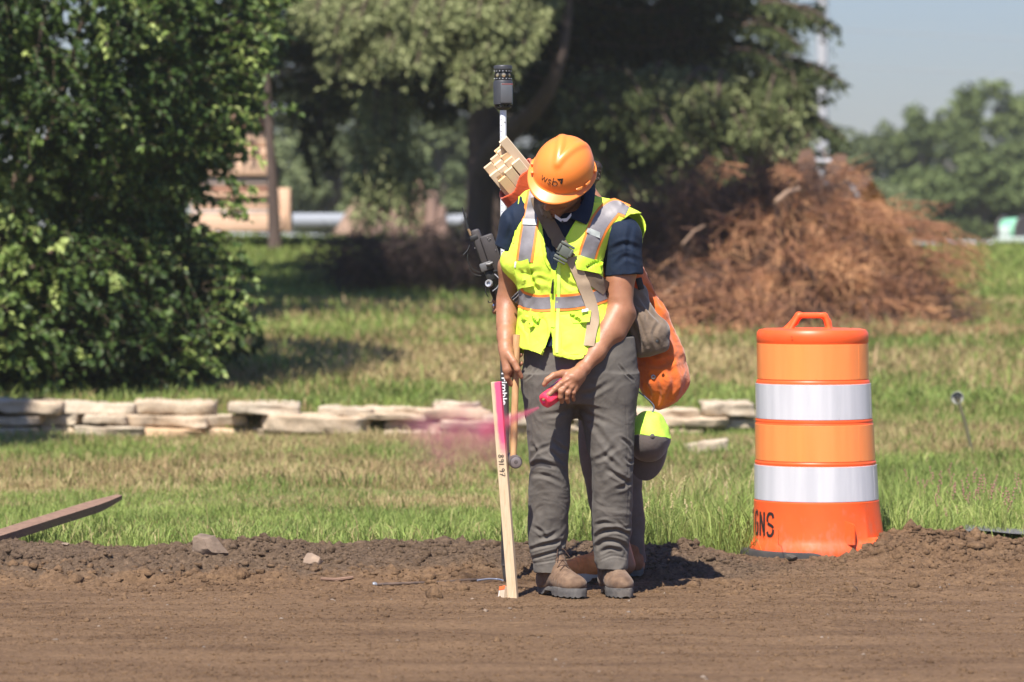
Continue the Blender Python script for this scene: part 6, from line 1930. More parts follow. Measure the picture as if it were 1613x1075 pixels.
def arc(cx, cy, r, a0, a1, n=9): return [(cx + r * math.cos(R(a)), cy + r * math.sin(R(a))) for a in np.linspace(a0, a1, n)]
S_ = 1.0
logo = [[(-.030, .013), (-.0255, 0)], [(-.0255, 0), (-.021, .012)], [(-.021, .012), (-.0165, 0)], [(-.0165, 0), (-.012, .013)],
        [(-.0005, .011), (-.004, .0132), (-.0078, .0105), (-.005, .0070), (-.0015, .0052), (-.0008, .0022), (-.004, -.0003), (-.0082, .0018)],
        [(.0045, .021), (.0045, 0)], arc(.0108, .0066, .0064, 180, -180, 14)]
logo = [[(x * 1.35, y * 1.35) for x, y in l] for l in logo]
# seen from the front the head's right is the picture's left
logo = [[(-x, y) for x, y in l] for l in logo]
strokes(logo, lambda x, y: hatpt(x, y), .00125, 'printed_letters', M_ink, hat)
def arrow():
    mb = MB()
    for poly in ([(.015, .024), (.034, .0275), (.0285, .0225)], [(.015, .024), (.0285, .0225), (.0225, .0195)], [(.034, .0275), (.0325, .0085), (.0285, .0225)], [(.0285, .0225), (.0325, .0085), (.0265, .0125)]):
        n = 5
        for i in range(n):
            for j in range(n - i):
                def q(i_, j_):
                    a, b = i_ / n, j_ / n; x = poly[0][0] * (1 - a - b) + poly[1][0] * a + poly[2][0] * b; y = poly[0][1] * (1 - a - b) + poly[1][1] * a + poly[2][1] * b
                    p = hatpt(-x * 1.2, y * 1.15); return p
                tri = [q(i, j), q(i + 1, j), q(i, j + 1)]
                if all(t is not None for t in tri): mb.add(tri, [(0, 1, 2)])
                if i + j < n - 1:
                    tri = [q(i + 1, j), q(i + 1, j + 1), q(i, j + 1)]
                    if all(t is not None for t in tri): mb.add(tri, [(0, 1, 2)])
    # give the print a little thickness
    V0 = [Vector(p) for p in mb.v]; n = len(V0); F0 = list(mb.f); cc = Vector(HL(0, 0, .03))
    mb.v += [tuple(p + (p - cc).normalized() * .0009) for p in V0]; mb.f += [tuple(i + n for i in f) for f in F0]; mb.mi += [0] * len(F0)
    mb.build('printed_arrow', M_ink, hat)
arrow()
# hair: cap of short hair under the hat and a curl behind the ear
def hair():
    fl = Field(np.array(HC) - .15, np.array(HC) + .15, .003)
    A = np.array(MH); h = np.array(HC)
    fl.ell(h + A @ np.array([0, -.020, .026]), (.078, .096, .090), A)
    fl.ell(h + A @ np.array([0, -.050, -.045]), (.062, .060, .050), A, .02)
    fl.ell(h + A @ np.array([0, .075, -.045]), (.10, .085, .085), A, .004, 'sub')
    o = sdf_obj('hair', fl, M_hair, PX, lambda V, Nn: V + Nn * (.002 * fbm(V * 160, 2, seed=2))[:, None])
    r = random.Random(9)
    for k in range(16):
        c0 = Vector(v(932 + r.uniform(-3, 2), 276 + r.uniform(-6, 6), .02)); pts = []
        a0 = r.uniform(0, 2 * PI)
        for i in range(9):
            t = i / 8; pts.append(c0 + Vector((.030 * t + .006 * math.sin(a0 + 7 * t), r.uniform(-.002, .002) + .004 * math.cos(a0 + 6 * t), .006 * math.cos(a0 + 7 * t) * t + (.004 if k % 2 else -.014) * t)))
        MB().tube(pts, [.0022] * 6 + [.0016, .001, .0006], 5).build('curl', M_hair, o, True)
hair()

# ------------------------------------------------------------------ boots
def boot(toe, heel, parent, mat, solemat, lacemat, seed=0, h=.15, laces=True, name='boot'):
    """toe, heel: ground points (Vectors); the boot points from heel to toe"""
    f = (toe - heel); L = f.length; f = f.normalized(); rt = f.cross(Vector((0, 0, 1))).normalized(); g = heel
    A = np.array(Matrix((rt, f, Vector((0, 0, 1)))).transposed())
    def p(x, y, z): return np.array(g[:]) + A @ np.array([x, y, z])
    fl = Field(np.minimum(p(-.1, -.1, 0), np.minimum(p(.1, -.1, 0), np.minimum(p(-.1, L + .1, 0), p(.1, L + .1, 0)))) - .05, np.maximum(p(-.1, -.1, 0), np.maximum(p(.1, -.1, 0), np.maximum(p(-.1, L + .1, 0), p(.1, L + .1, 0)))) + [.05, .05, h + .12], .0028)
    fl.ell(p(.002, L - .062, .046), (.049, .068, .037), A)
    fl.ell(p(0, L * .5, .054), (.045, .085, .040), A, .03)
    fl.ell(p(0, .046, .055), (.037, .048, .045), A, .03)
    fl.chain([p(0, .055, .05), p(0, .062, h - .04), p(0, .058, h)], [.045, .042, .047], .03)
    fl.cone(p(0, L * .54, .064), p(0, .100, h - .025), .032, .034, .03)
    fl.func(p(0, 0, 0) - .4, p(0, 0, 0) + .4, lambda x, y, z: z - (g.z + .024), 0, 'sub')
    fl.cone(p(0, .06, h + .005), p(0, .058, h + .08), .036, .040, .004, 'sub')
    def post(V, Nn):
        q = (V - np.array(g[:])) @ A
        # stitched toe cap seam, quarter seam and wrinkles over the vamp
        seam = np.exp(-((q[:, 1] - (L - .095 - .25 * np.abs(q[:, 0]))) / .0025) ** 2) + np.exp(-((q[:, 1] - (.085 + .5 * (q[:, 2] - .05))) / .0025) ** 2) * (np.abs(q[:, 0]) > .02)
        wr = np.exp(-((q[:, 1] - L * .62) / .03) ** 2) * np.sin(q[:, 1] * 420 + 4 * noise(V * 20, 3))
        return V + Nn * (-.0022 * seam + .0014 * wr + .0022 * fbm(V * 28, 3, seed=5 + seed))[:, None]
    o = sdf_obj(name, fl, mat, parent, post)
    # sole: outline with welt and lugs
    def outline(k, off):
        pts = []
        for a in np.linspace(0, 2 * PI, 64, endpoint=False):
            y = .5 - .5 * math.cos(a) if False else None
            s_ = math.sin(a); c_ = math.cos(a)
            yy = L / 2 + c_ * (L / 2 + off)
            t = (yy / L)
            wv = .034 + .016 * sstep(.35, .75, np.array(t)) - .004 * math.exp(-((t - .42) / .12) ** 2)
            pts.append(p(math.copysign(abs(s_) ** .62, s_) * (wv + off) + .002, yy, k))
        return pts
    mb = MB(); n = 64
    lug = [.0045 if (i % 3) < 1 else 0 for i in range(n)]
    heelgap = [.020 if .30 < (.5 + .5 * math.cos(2 * PI * i / n)) < .46 else 0 for i in range(n)]
    rings = [outline(.036, -.006), outline(.034, .003), outline(.024, .0045), outline(.016, .004), [q + np.array([0, 0, lug[i] + heelgap[i]]) for i, q in enumerate(outline(.0, .003))], [q + np.array([0, 0, lug[i] + heelgap[i]]) for i, q in enumerate(outline(.0, -.012))]]
    vs = [tuple(q) for r_ in rings for q in r_]
    fs = []
    for j in range(len(rings) - 1):
        for i in range(n): fs.append((j * n + i, j * n + (i + 1) % n, (j + 1) * n + (i + 1) % n, (j + 1) * n + i))
    fs.append(tuple(range(n))); fs.append(tuple(range((len(rings) - 1) * n, len(rings) * n))[::-1])
    mb.add(vs, fs); so_ = mb.build('sole', solemat, o, True)
    if laces:
        bv = bvh_of([o])
        def on(x, y):
            s0 = Vector(p(x, y, .30)); hit = bv.ray_cast(s0, Vector((0, 0, -1)))
            return hit[0] + Vector((0, 0, .0012)) if hit[0] is not None else Vector(p(x, y, .12))
        mb = MB()
        ys = np.linspace(L * .60, L * .36, 5)
        for i, y in enumerate(ys):
            wv = .020 + .002 * i
            for s in (-1, 1):
                if i < 4: mb.tube([on(s * wv, y), on(0, y - .006) + Vector((0, 0, .002)), on(-s * (wv + .002), ys[i + 1])], .0020, 6)
        for s in (-1, 1):
            b0 = on(0, ys[-1]); r = random.Random(seed + s)
            mb.tube([b0, b0 + Vector(A @ np.array([s * .025, .012, .010])), b0 + Vector(A @ np.array([s * .040, .022, -.012])), b0 + Vector(A @ np.array([s * .022, .018, -.004])), b0], .0018, 6)
            mb.tube([b0, b0 + Vector(A @ np.array([s * .014, .035, -.006])), b0 + Vector(A @ np.array([s * .03, .05, -.035]))], .0018, 6)
        mb.build('laces', lacemat, o, True)
        mb = MB()
        for i, y in enumerate(ys):
            for s in (-1, 1): mb.lathe(on(s * (.022 + .002 * i), y), [(.001, -.001), (.0035, 0), (.0035, .001), (.0015, .0015)], 8)
        mb.build('eyelets', simple('brass_eyelet', (0.35, 0.25, 0.12), .4, metal=.7), o, True)
    return o
def gp(px, py):
    """ground point under a pixel on the level strip"""
    z0 = .008; D = (CAMZ - z0) * 1.0 / ((py - 537.5) / F * CP + SP) * (CP - (py - 537.5) / F * SP) if False else None
    y = (537.5 - py) / F; k = (-SP + y * CP) / (CP + y * SP); D = (z0 - CAMZ) / k
    return W(px, py, D)
b1h = gp(858, 921); b1t = gp(905, 941)
d = (b1t - b1h); 
def mk(h, ang, L=.272):
    return h, h + Vector((math.sin(ang), -math.cos(ang), 0)) * L
h1, t1 = mk(Vector((P(853, 900).x, 14.46, .006)), R(33)); boot(t1, h1, PX, M_boot, M_sole, M_lace, 1)
h2, t2 = mk(Vector((P(957, 900).x, 14.50, .006)), R(13)); boot(t2, h2, PX, M_boot, M_sole, M_lace, 2)
# ================================================================== traffic drum
M_drum = simple('orange_drum_plastic', (0.90, 0.115, 0.022), .42, c2=(0.84, 0.10, 0.02), vscale=10, bmp=.12, bscale=40, bdist=.002, spec=.4)
def muddy(m, c=(0.30, 0.20, 0.13), z1=.34, amt=.55):
    nt = m.node_tree; b = nt.nodes['Principled BSDF']; src = b.inputs['Base Color'].links[0].from_socket
    co = coords(nt); sx = nt.nodes.new('ShaderNodeSeparateXYZ'); nt.links.new(co, sx.inputs[0])
    n = tnoise(nt, coords(nt, (1, 1, .5)), 24, 7, .72); n2 = tnoise(nt, co, 4, 4, .6)
    h = mth(nt, 'MULTIPLY', mth(nt, 'SUBTRACT', z1, sx.outputs[2]), 1.6)
    f = mth(nt, 'ADD', mth(nt, 'ADD', h, mth(nt, 'MULTIPLY', mth(nt, 'SUBTRACT', n, .5), 2.2)), mth(nt, 'MULTIPLY', mth(nt, 'SUBTRACT', n2, .5), .9))
    f = ramp(nt, f, [(.38, 0.0), (.85, amt)])
    nt.links.new(mixc(nt, f, src, c), b.inputs['Base Color'])
muddy(M_drum)
def sheeting(name, c, c2, r=.35):
    m, nt, b = new_mat(name); co = coords(nt); tc = coords(nt, (1, 1, 1), (0, R(45), 0))
    ck = nt.nodes.new('ShaderNodeTexVoronoi'); ck.inputs['Scale'].default_value = 330; nt.links.new(tc, ck.inputs['Vector'])
    n = tnoise(nt, coords(nt, (9, 9, .5)), 1.6, 5, .6)
    a = mixc(nt, ramp(nt, n, [(.38, 0.0), (.62, 1.0)]), c, c2)
    a = mixc(nt, ramp(nt, ck.outputs['Distance'], [(.0, .12), (.5, 0.0)]), a, tuple(x * .7 for x in c2))
    d = tnoise(nt, co, 5, 6, .7); a = mixc(nt, ramp(nt, d, [(.62, 0.0), (.80, .35)]), a, tuple(x * .75 for x in c2))
    nt.links.new(a, b.inputs['Base Color']); b.inputs['Roughness'].default_value = r; b.inputs['Coat Weight'].default_value = .5; b.inputs['Coat Roughness'].default_value = .12
    bump(nt, b, tnoise(nt, coords(nt, (5, 5, 1)), 9, 3), .25, .004)
    return m
M_ws = sheeting('white_reflective_sheeting', (0.60, 0.595, 0.62), (0.50, 0.50, 0.53))
M_os = sheeting('orange_reflective_sheeting', (0.98, 0.285, 0.075), (0.95, 0.25, 0.062))
def drum():
    D = 16.2; k = D / F
    cx = W(1279, 870, D).x; z0 = .035
    def zz(py): return W(1279, py, D).z
    base = Vector((cx, D, z0))
    t = empty('traffic_drum', base, 'orange and white banded traffic drum standing at the edge of the lawn', 'traffic drum')
    C = Vector((cx, D, 0))
    rows = [  # (halfwidth px, py)
        (60, 517.5), (76, 518), (84, 519.5), (87.5, 524), (88, 530), (88, 538), (87, 540), (87, 597), (88.5, 598.5), (89.3, 601.5), (89.3, 604), (90.2, 606), (90.2, 659), (92, 660), (92.6, 662), (92, 664), (92.6, 665.5),
        (93.6, 724), (95, 725.5), (95.6, 728), (95, 730), (95.6, 731.5), (97, 786), (98.6, 787.5), (98.8, 792), (99.5, 842), (101.5, 850), (106, 858), (107, 866), (106, 872), (98, 873)]
    prof = [(w_ * k, zz(py)) for w_, py in rows]
    n = 128
    mb = MB(); mb.lathe(C, prof, n)
    V = np.array(mb.v)
    # crushed right side near the foot and pulled out flange
    th = np.arctan2(V[:, 1] - D, V[:, 0] - cx)
    low = sstep(zz(800), zz(868), V[:, 2])
    bulge = np.exp(-((th - R(-18)) / .42) ** 2) * sstep(zz(836), zz(860), V[:, 2])
    rad = np.stack([np.cos(th), np.sin(th)], 1)
    V[:, :2] += rad * (.105 * bulge)[:, None]
    rip = np.exp(-((th - R(-30)) / .35) ** 2) * np.sin(th * 46) * np.exp(-((V[:, 2] - zz(860)) / .022) ** 2)
    V[:, :2] += rad * (.0045 * rip)[:, None]
    V[:, 2] += .014 * np.exp(-((th - R(-12)) / .4) ** 2) * sstep(zz(850), zz(866), V[:, 2])
    V[:, 0] += .022 * sstep(zz(518), zz(872), V[:, 2])
    dent = np.exp(-((th - R(-48)) / .25) ** 2 - ((V[:, 2] - zz(800)) / .02) ** 2)
    V[:, :2] -= rad * (.006 * dent)[:, None]
    mb.v = [tuple(x) for x in V]
    body_ = mb.build('body', M_drum, t, True)
    # reflective bands, 1.5 mm proud
    for y0, y1, m, w0, w1, lab in ((541, 596.5, M_os, 87.4, 87.4, 'upper orange reflective band'), (603.5, 658.5, M_ws, 90.5, 90.9, 'upper white reflective band'), (667, 723.5, M_os, 92.9, 93.9, 'lower orange reflective band'), (731, 785.5, M_ws, 95.9, 97.4, 'lower white reflective band')):
        b = MB(); b.lathe(C, [(w0 * k - .001, zz(y0)), (w0 * k + .0016, zz(y0) - .001), (w1 * k + .0016, zz(y1) + .001), (w1 * k - .001, zz(y1))], n, close=False)
        b.v = [(x + .022 * float(sstep(zz(518), zz(872), np.array(z))), y, z) for x, y, z in b.v]
        o = b.build('reflective_band', m, t, True); o['label'] = lab
        # overlap seam of the sheeting
        for a_ in (-92, -40):
            a2 = R(a_ + (y0 - 541) * .35)
            g = [[Vector((cx + .022 * float(sstep(zz(518), zz(872), np.array(zz(yy)))) + (ww * k + .0024) * math.cos(a2 + d_), D + (ww * k + .0024) * math.sin(a2 + d_), zz(yy))) for d_ in (0, .012, .02)] for ww, yy in ((w0, y0 + 2), ((w0 + w1) / 2, (y0 + y1) / 2), (w1, y1 - 2))]
            vf = sheet(g, .0008); mm = MB(); mm.add(*vf); mm.build('overlap_seam', m, o, True)
    # handle
    fl = Field((cx - .16, D - .10, zz(530)), (cx + .16, D + .10, zz(485)), .0025)
    def q(px, py, dy=0.0): p_ = W(px, py, D); return np.array([p_.x, D + dy, p_.z])
    fl.box(q(1278, 497), (.112, .038, .023), None, .007)
    fl.chain([q(1258, 497), q(1252, 508), q(1238, 519)], [.015, .014, .012], .006, flat=((0, 1, 0), 1.0))
    fl.cone(q(1258, 498), q(1240, 520), .013, .012, .01)
    fl.chain([q(1299, 498), q(1304, 508), q(1306, 520)], [.0145, .014, .016], .008)
    fl.box(q(1272, 519), (.21, .05, .010), None, .004, .008)
    for k_ in (-1, 1):
        fl.cone(q(1257, 498, .012 * k_), q(1244, 520, .022 * k_), .009, .010, .008); fl.cone(q(1300, 498, .010 * k_), q(1306, 520, .018 * k_), .009, .010, .008)
    fl.box(q(1278, 494.5, -.006), (.070, .022, .006), None, .001, .0, 'sub')
    sdf_obj('handle', fl, M_drum, t)
    MB().lathe(W(1247, 531, D - 88 * k * .94), [(.0005, .002), (.0028, .0015), (.0028, -.001)], 10, (0, -1, 0)).build('bolt_hole', simple('dark_red_hole', (0.25, 0.01, 0.01), .6), t, True)
    # moulded stop block low on the front
    fl = Field((cx + .08, D - .32, zz(860)), (cx + .22, D - .15, zz(800)), .0025)
    a_ = math.asin(min(1, (1324 - 1279) / 99)); rr = 99.2 * k
    c0 = Vector((cx + .012 + rr * math.sin(a_), D - rr * math.cos(a_), (zz(813) + zz(850)) / 2)); Mz = Matrix.Rotation(a_, 3, 'Z')
    mb = MB()
    hw = .030; zt, zb = zz(811) - c0.z, zz(852) - c0.z
    L = lambda x, y, z: c0 + Mz @ Vector((x, y, z))
    vs = [L(-hw, .012, zt), L(hw * .9, .02, zt - .014), L(hw * .9, .02, zb), L(-hw, .012, zb), L(hw * .25, -.042, zt - .026), L(hw * .25, -.042, zb), L(hw * .8, -.016, zt - .028), L(hw * .8, -.016, zb)]
    mb.add(vs, [(0, 4, 5, 3), (4, 6, 7, 5), (6, 1, 2, 7), (0, 1, 6, 4), (3, 5, 7, 2), (0, 3, 2, 1)])
    o = mb.build('stop_block', M_drum, t)
    bm = bmesh.new(); bm.from_mesh(o.data); bmesh.ops.bevel(bm, geom=bm.edges[:], offset=.003, segments=2, affect='EDGES'); bm.to_mesh(o.data); bm.free()
    fl2 = MB().box((cx + .019 + 99.8 * k, D + .01, zz(822)), (.012, .04, .055), bev=.004); fl2.build('side_lug', M_drum, t, True)
    # black rubber base ring
    mb = MB(); mb.lathe(Vector((cx - .016, D, 0)), [(.20, .036), (.283, .035), (.288, .028), (.288, .002), (.20, .000)], 96); mb.build('rubber_base', simple('black_rubber_base', (0.022, 0.022, 0.024), .8, c2=(.06, .052, .045), vscale=14), t, True)
    # stencilled lettering wrapped round the side: ...SIGNS
    def letter(ch, a0, a1, ytop, ybot):
        """strokes in unit box -> solid stencil bars on the cylinder"""
        SG = {'S': [[(.95, .80), (.80, .97), (.35, .97), (.12, .80), (.12, .62)], [(.16, .56), (.45, .50), (.80, .44), (.90, .36)], [(.92, .30), (.88, .14), (.62, .02), (.25, .03), (.08, .18)]],
              'N': [[(.10, 0), (.10, 1)], [(.26, .86), (.78, .16)], [(.92, 0), (.92, 1)]],
              'G': [[(.92, .80), (.75, .97), (.45, .97)], [(.32, .95), (.12, .78), (.12, .22), (.32, .03)], [(.45, .02), (.75, .04), (.92, .20), (.92, .46), (.58, .46)]],
              'I': [[(.5, 0), (.5, .46)], [(.5, .54), (.5, 1)]]}[ch]
        mm = MB(); rr_ = 99.3 * k + .0012
        for ln in SG:
            sp = spline(ln, 14 if len(ln) > 2 else 8)
            g = []
            W_ = .0125; Hh = (zz(ytop) - zz(ybot)); Wd_ = (a1 - a0) * rr_
            P_ = np.array([[x * Wd_, y * Hh] for x, y in sp]); t_ = np.gradient(P_, axis=0); t_ /= np.linalg.norm(t_, axis=1, keepdims=True) + 1e-9
            nr = np.stack([-t_[:, 1], t_[:, 0]], 1)
            for i in range(len(P_)):
                row = []
                for s_ in (-.5, 0, .5):
                    x_, y_ = P_[i] + nr[i] * s_ * W_; a = a0 + x_ / rr_
                    yy = zz(ybot) + y_; r2 = rr_
                    row.append(Vector((cx + r2 * math.cos(a), D + r2 * math.sin(a), yy)))
                row = [q_ + Vector((.020, 0, 0)) for q_ in row]; g.append(row)
            mm.add(*sheet(g, .001, Vector((0, 1, 0))))
        mm.build('stencil_letter', M_ink, body_)
    aS = -PI + math.acos(1 - 0) * 0
    def ang_of(px): return -PI / 2 - math.asin(max(-1, min(1, (1279 - px) / 99.3)))
    def A_(px): return ang_of(px)
    letter('S', A_(1196.5), A_(1206.5), 804.5, 840); letter('N', A_(1187), A_(1193.5), 803.5, 840); letter('G', A_(1181.3), A_(1184.6), 802.5, 840)
    letter('I', -PI - .16, -PI - .09, 802, 840); letter('S', -PI - .38, -PI - .14, 802, 840)
muddy(M_ws, (0.36, 0.28, 0.22), .25, .4); muddy(M_os, (0.45, 0.25, 0.14), .2, .35)
drum()

# ================================================================== stakes
M_pink = None
def stake_mat():
    m, nt, b = new_mat('pine_lath_with_pink_paint'); co = coords(nt)
    g = tnoise(nt, coords(nt, (60, 60, 2.2)), 3, 5, .6, .6)
    wv = ramp(nt, g, [(.35, (0.70, 0.55, 0.36)), (.60, (0.64, 0.47, 0.29)), (.75, (0.54, 0.36, 0.20))])
    at = nt.nodes.new('ShaderNodeAttribute'); at.attribute_name = 'pink'
    n = tnoise(nt, co, 30, 5, .65)
    f = mth(nt, 'ADD', at.outputs['Fac'], mth(nt, 'MULTIPLY', mth(nt, 'SUBTRACT', n, .5), .5))
    f = ramp(nt, f, [(.25, 0.0), (.75, .92)])
    c = mixc(nt, f, wv, (0.88, 0.065, 0.21))
    # knots
    vo = nt.nodes.new('ShaderNodeTexVoronoi'); vo.inputs['Scale'].default_value = 5.2; nt.links.new(coords(nt, (1.0, 1, .85)), vo.inputs['Vector'])
    kn = ramp(nt, vo.outputs['Distance'], [(.03, 1.0), (.07, 0.0)])
    c = mixc(nt, mth(nt, 'MULTIPLY', kn, .6), c, (0.45, 0.24, 0.10))
    nt.links.new(c, b.inputs['Base Color']); b.inputs['Roughness'].default_value = .7
    bump(nt, b, g, .2, .001)
    return m
M_stake = stake_mat()
def lath(top, bot, wdir, wd, th, mat, name, pink=None, n=40, parent=None, bev=.0012):
    """a straight square-sawn lath; wdir is its broad direction"""
    ax = (top - bot).normalized(); L = (top - bot).length; wd_ = (wdir - ax * wdir.dot(ax)).normalized(); nd = ax.cross(wd_)
    prof = [(-wd / 2 + bev, -th / 2), (-wd / 4, -th / 2), (0, -th / 2), (wd / 4, -th / 2), (wd / 2 - bev, -th / 2), (wd / 2, -th / 2 + bev), (wd / 2, th / 2 - bev), (wd / 2 - bev, th / 2), (-wd / 2 + bev, th / 2), (-wd / 2, th / 2 - bev), (-wd / 2, -th / 2 + bev)]
    V = []; pk = []
    for i in range(n):
        s = i / (n - 1); c = bot + ax * L * s
        for a, b in prof:
            V.append((c + wd_ * a + nd * b)[:]); pk.append(pink(s * L, a, b) if pink else 0)
    m = len(prof); a = np.arange(n - 1)[:, None] * m; k = np.arange(m)[None, :]; k2 = (k + 1) % m
    Fq = np.stack([a + k, a + k2, a + k2 + m, a + k + m], -1).reshape(-1, 4)
    V = np.array(V + [V[j] for j in range(m)] + [V[(n - 1) * m + j] for j in range(m)]); pk += [pk[j] for j in range(m)] + [pk[(n - 1) * m + j] for j in range(m)]
    me = bpy.data.meshes.new(name)
    me.from_pydata([tuple(x) for x in V], [], [tuple(f) for f in Fq] + [tuple(n * m + j for j in range(m))[::-1], tuple(n * m + m + j for j in range(m))])
    bm = bmesh.new(); bm.from_mesh(me); bmesh.ops.recalc_face_normals(bm, faces=bm.faces[:]); bm.to_mesh(me); bm.free()
    at = me.attributes.new('pink', 'FLOAT', 'POINT'); at.data.foreach_set('value', np.array(pk, np.float32))
    return link(name, me, mat, parent, False)
ST_T, ST_B = P(781.8, 602, -.16), P(810.5, 972, -.105)
def stake():
    top, bot = ST_T, ST_B
    wd = .0370
    ax = (top - bot).normalized(); L = (top - bot).length
    wdir = Vector((.93, -.36, 0)); wdir = (wdir - ax * wdir.dot(ax)).normalized()
    # right part (towards the can) painted, left face nearly bare
    def pink(h, a, b):
        d = (L - h)
        f = 1.0 - sstep(.16, .34, np.array(d))
        return float(f * (sstep(-.014, .006, np.array(a)) * .95 + .05))
    o = lath(top, bot, wdir, wd, .020, M_stake, 'wooden_stake', pink, 120)
    tag(o, 'tall pine lath stake with pink painted top and the handwritten number 891.97', 'stake')
    nd = wdir.cross(ax).normalized()
    if nd.y > 0: nd = -nd
    # handwriting down the face: 891.97, turned a quarter clockwise
    def pt(u, w_):     # u: metres down from the first digit, w: across (0..1 from left to right)
        c = bot + ax * (L - (716 - 603) * MPX - u)
        return c + wdir * (w_ - .5) * .026 + nd * (.0102 + .0005)
    G = {'8': [[(.75, .85), (.45, 1.0), (.2, .78), (.5, .52), (.85, .25), (.5, .0), (.15, .2), (.5, .5), (.8, .8), (.72, .88)]],
         '9': [[(.85, .72), (.5, .98), (.15, .75), (.45, .5), (.85, .75), (.8, .3), (.7, 0)]],
         '1': [[(.5, 1), (.48, 0)]], '.': [[(.5, .05), (.55, .0)]], '7': [[(.1, .95), (.5, .97), (.9, .95), (.6, .5), (.4, 0)], [(.3, .5), (.8, .52)]]}
    u = 0; mb = MB()
    for ch, wch in (('8', .0150), ('9', .0140), ('1', .0085), ('.', .0060), ('9', .0150), ('7', .0145)):
        for ln in G[ch]:
            sp = spline(ln, 5 * len(ln)) if len(ln) > 2 else np.array(ln)
            # text runs down the stake, its top towards the right
            mb.tube([pt(u + x * wch, .10 + .80 * y) for x, y in sp], .00115, 5)
        u += wch + .0020
    mb.build('handwritten_number', M_ink, o, True)
stake()
def hub():
    a, b = P(797, 926, -.07), P(794, 950, -.09)
    m, nt, bb = new_mat('white_painted_hub'); co = coords(nt)
    o = lath(a, b, Vector((.75, .66, 0)), .036, .030, simple('raw_hub_wood', (0.50, 0.40, 0.29), .85, c2=(.40, .30, .21)), 'hub_stake', None, 10)
    tag(o, 'short wooden hub with white left face and orange rim beside the stake foot', 'hub')
    ax = (a - b).normalized(); wd = Vector((.75, .66, 0)); wd = (wd - ax * wd.dot(ax)).normalized(); nd = ax.cross(wd)
    if nd.x > 0: nd = -nd
    c = (a + b) / 2; L = (a - b).length
    M = Matrix((wd, nd, ax)).transposed()
    MB().box(c + nd * .0160 - ax * 0, (.0355, .0022, L), M, bev=.0005).build('white_face', simple('white_paint_flat', (0.82, 0.80, 0.80), .6), o)
    MB().box(a - wd * .0188 - ax * .006, (.0022, .030, .013), M).build('orange_stripe', simple('orange_marking_paint', (0.95, 0.14, 0.03), .6), o)
    MB().box(a + ax * .0012, (.034, .028, .002), M).build('painted_top', simple('orange_top_paint', (0.85, 0.30, 0.15), .7), o)
hub()

# ================================================================== hammer
def hammer():
    a, b = v(814, 528, -.060), v(808.5, 722, -.135)
    a, b = Vector(a), Vector(b)
    t = empty('sledge_hammer', b, 'short sledge hammer with a worn wooden handle hanging from the worker\'s hand', 'hammer')
    n = 16; pts = [a.lerp(b, i / (n - 1)) for i in range(n)]
    rs = [(.0145 - .0015 * math.sin(PI * i / (n - 1)) + (.001 if i == 0 else 0) - (.0025 if i > n - 3 else 0)) for i in range(n)]
    m = simple('worn_hickory_handle', (0.56, 0.335, 0.155), .6, c2=(0.38, 0.20, 0.085), vscale=10, stretch=(8, 8, 1.2), bmp=.3, bscale=40)
    MB().tube(pts, rs, 14).build('handle', m, t, True)
    c = Vector(v(811, 727, -.160)); ax = Vector((.16, -1.0, -.08)).normalized()
    pr = [(.0, -.052), (.018, -.052), (.0235, -.047), (.0245, -.030), (.0205, -.022), (.0205, .022), (.0245, .030), (.0245, .050), (.0215, .056), (.0, .057)]
    mb = MB(); mb.lathe(c - ax * .030, [(max(r_, .0004) * 1.02, h) for r_, h in pr], 8 if False else 16, ax)
    mb.build('head', simple('worn_forged_steel', (0.20, 0.175, 0.165), .5, c2=(0.11, 0.09, 0.085), vscale=40, metal=.45, bmp=.5, bscale=90, bdist=.002), t, True)
    MB().lathe(c - ax * .030, [(.0004, .0560), (.017, .0575), (.0195, .0565), (.0195, .050)], 16, ax).build('striking_face', simple('bright_steel_face', (0.36, 0.31, 0.30), .4, c2=(.24, .2, .19), metal=.5), t, True)
hammer()

# ================================================================== spray can and paint mist
CAN_N = Vector(v(851.5, 637, -.240))                 # nozzle end
def can():
    ax = Vector((.58, .60, .42)).normalized()        # from the nozzle to the bottom of the can
    t = empty('spray_can', CAN_N, 'pink inverted marking paint spray can in the worker\'s hand', 'spray can')
    m_red = simple('pink_red_cap', (0.93, 0.045, 0.10), .35, c2=(0.88, 0.04, 0.09), coat=.3)
    c = CAN_N + Vector((.0205, .005, .014))
    mb = MB()
    mb.lathe(c, [(.006, -.012), (.021, -.012), (.0295, -.006), (.0315, .004), (.0325, .040), (.0325, .048), (.012, .049)], 8, ax)
    o = mb.build('cap', m_red, t)
    bm = bmesh.new(); bm.from_mesh(o.data); bmesh.ops.bevel(bm, geom=bm.edges[:], offset=.0018, segments=2, affect='EDGES'); bm.to_mesh(o.data); bm.free()
    MB().lathe(c, [(.001, -.017), (.005, -.016), (.0055, -.010)], 12, ax).build('nozzle', simple('magenta_nozzle', (0.85, 0.02, 0.2), .4), t, True)
    mb = MB(); mb.lathe(c, [(.0300, .050), (.0315, .052), (.0315, .160), (.0290, .168), (.024, .170), (.0235, .165), (.006, .160)], 32, ax); can_ = mb.build('can_body', simple('magenta_can_label', (0.62, 0.02, 0.28), .3, c2=(.5, .02, .22), metal=.2), t, True)
    mb = MB(); mb.lathe(c, [(.0316, .058), (.0321, .0585), (.0321, .072), (.0316, .0725)], 32, ax, close=False); mb.build('label_band', simple('dark_label_band', (0.05, 0.03, 0.09), .4, c2=(0.6, 0.6, 0.65), vscale=180), can_, True)
can()
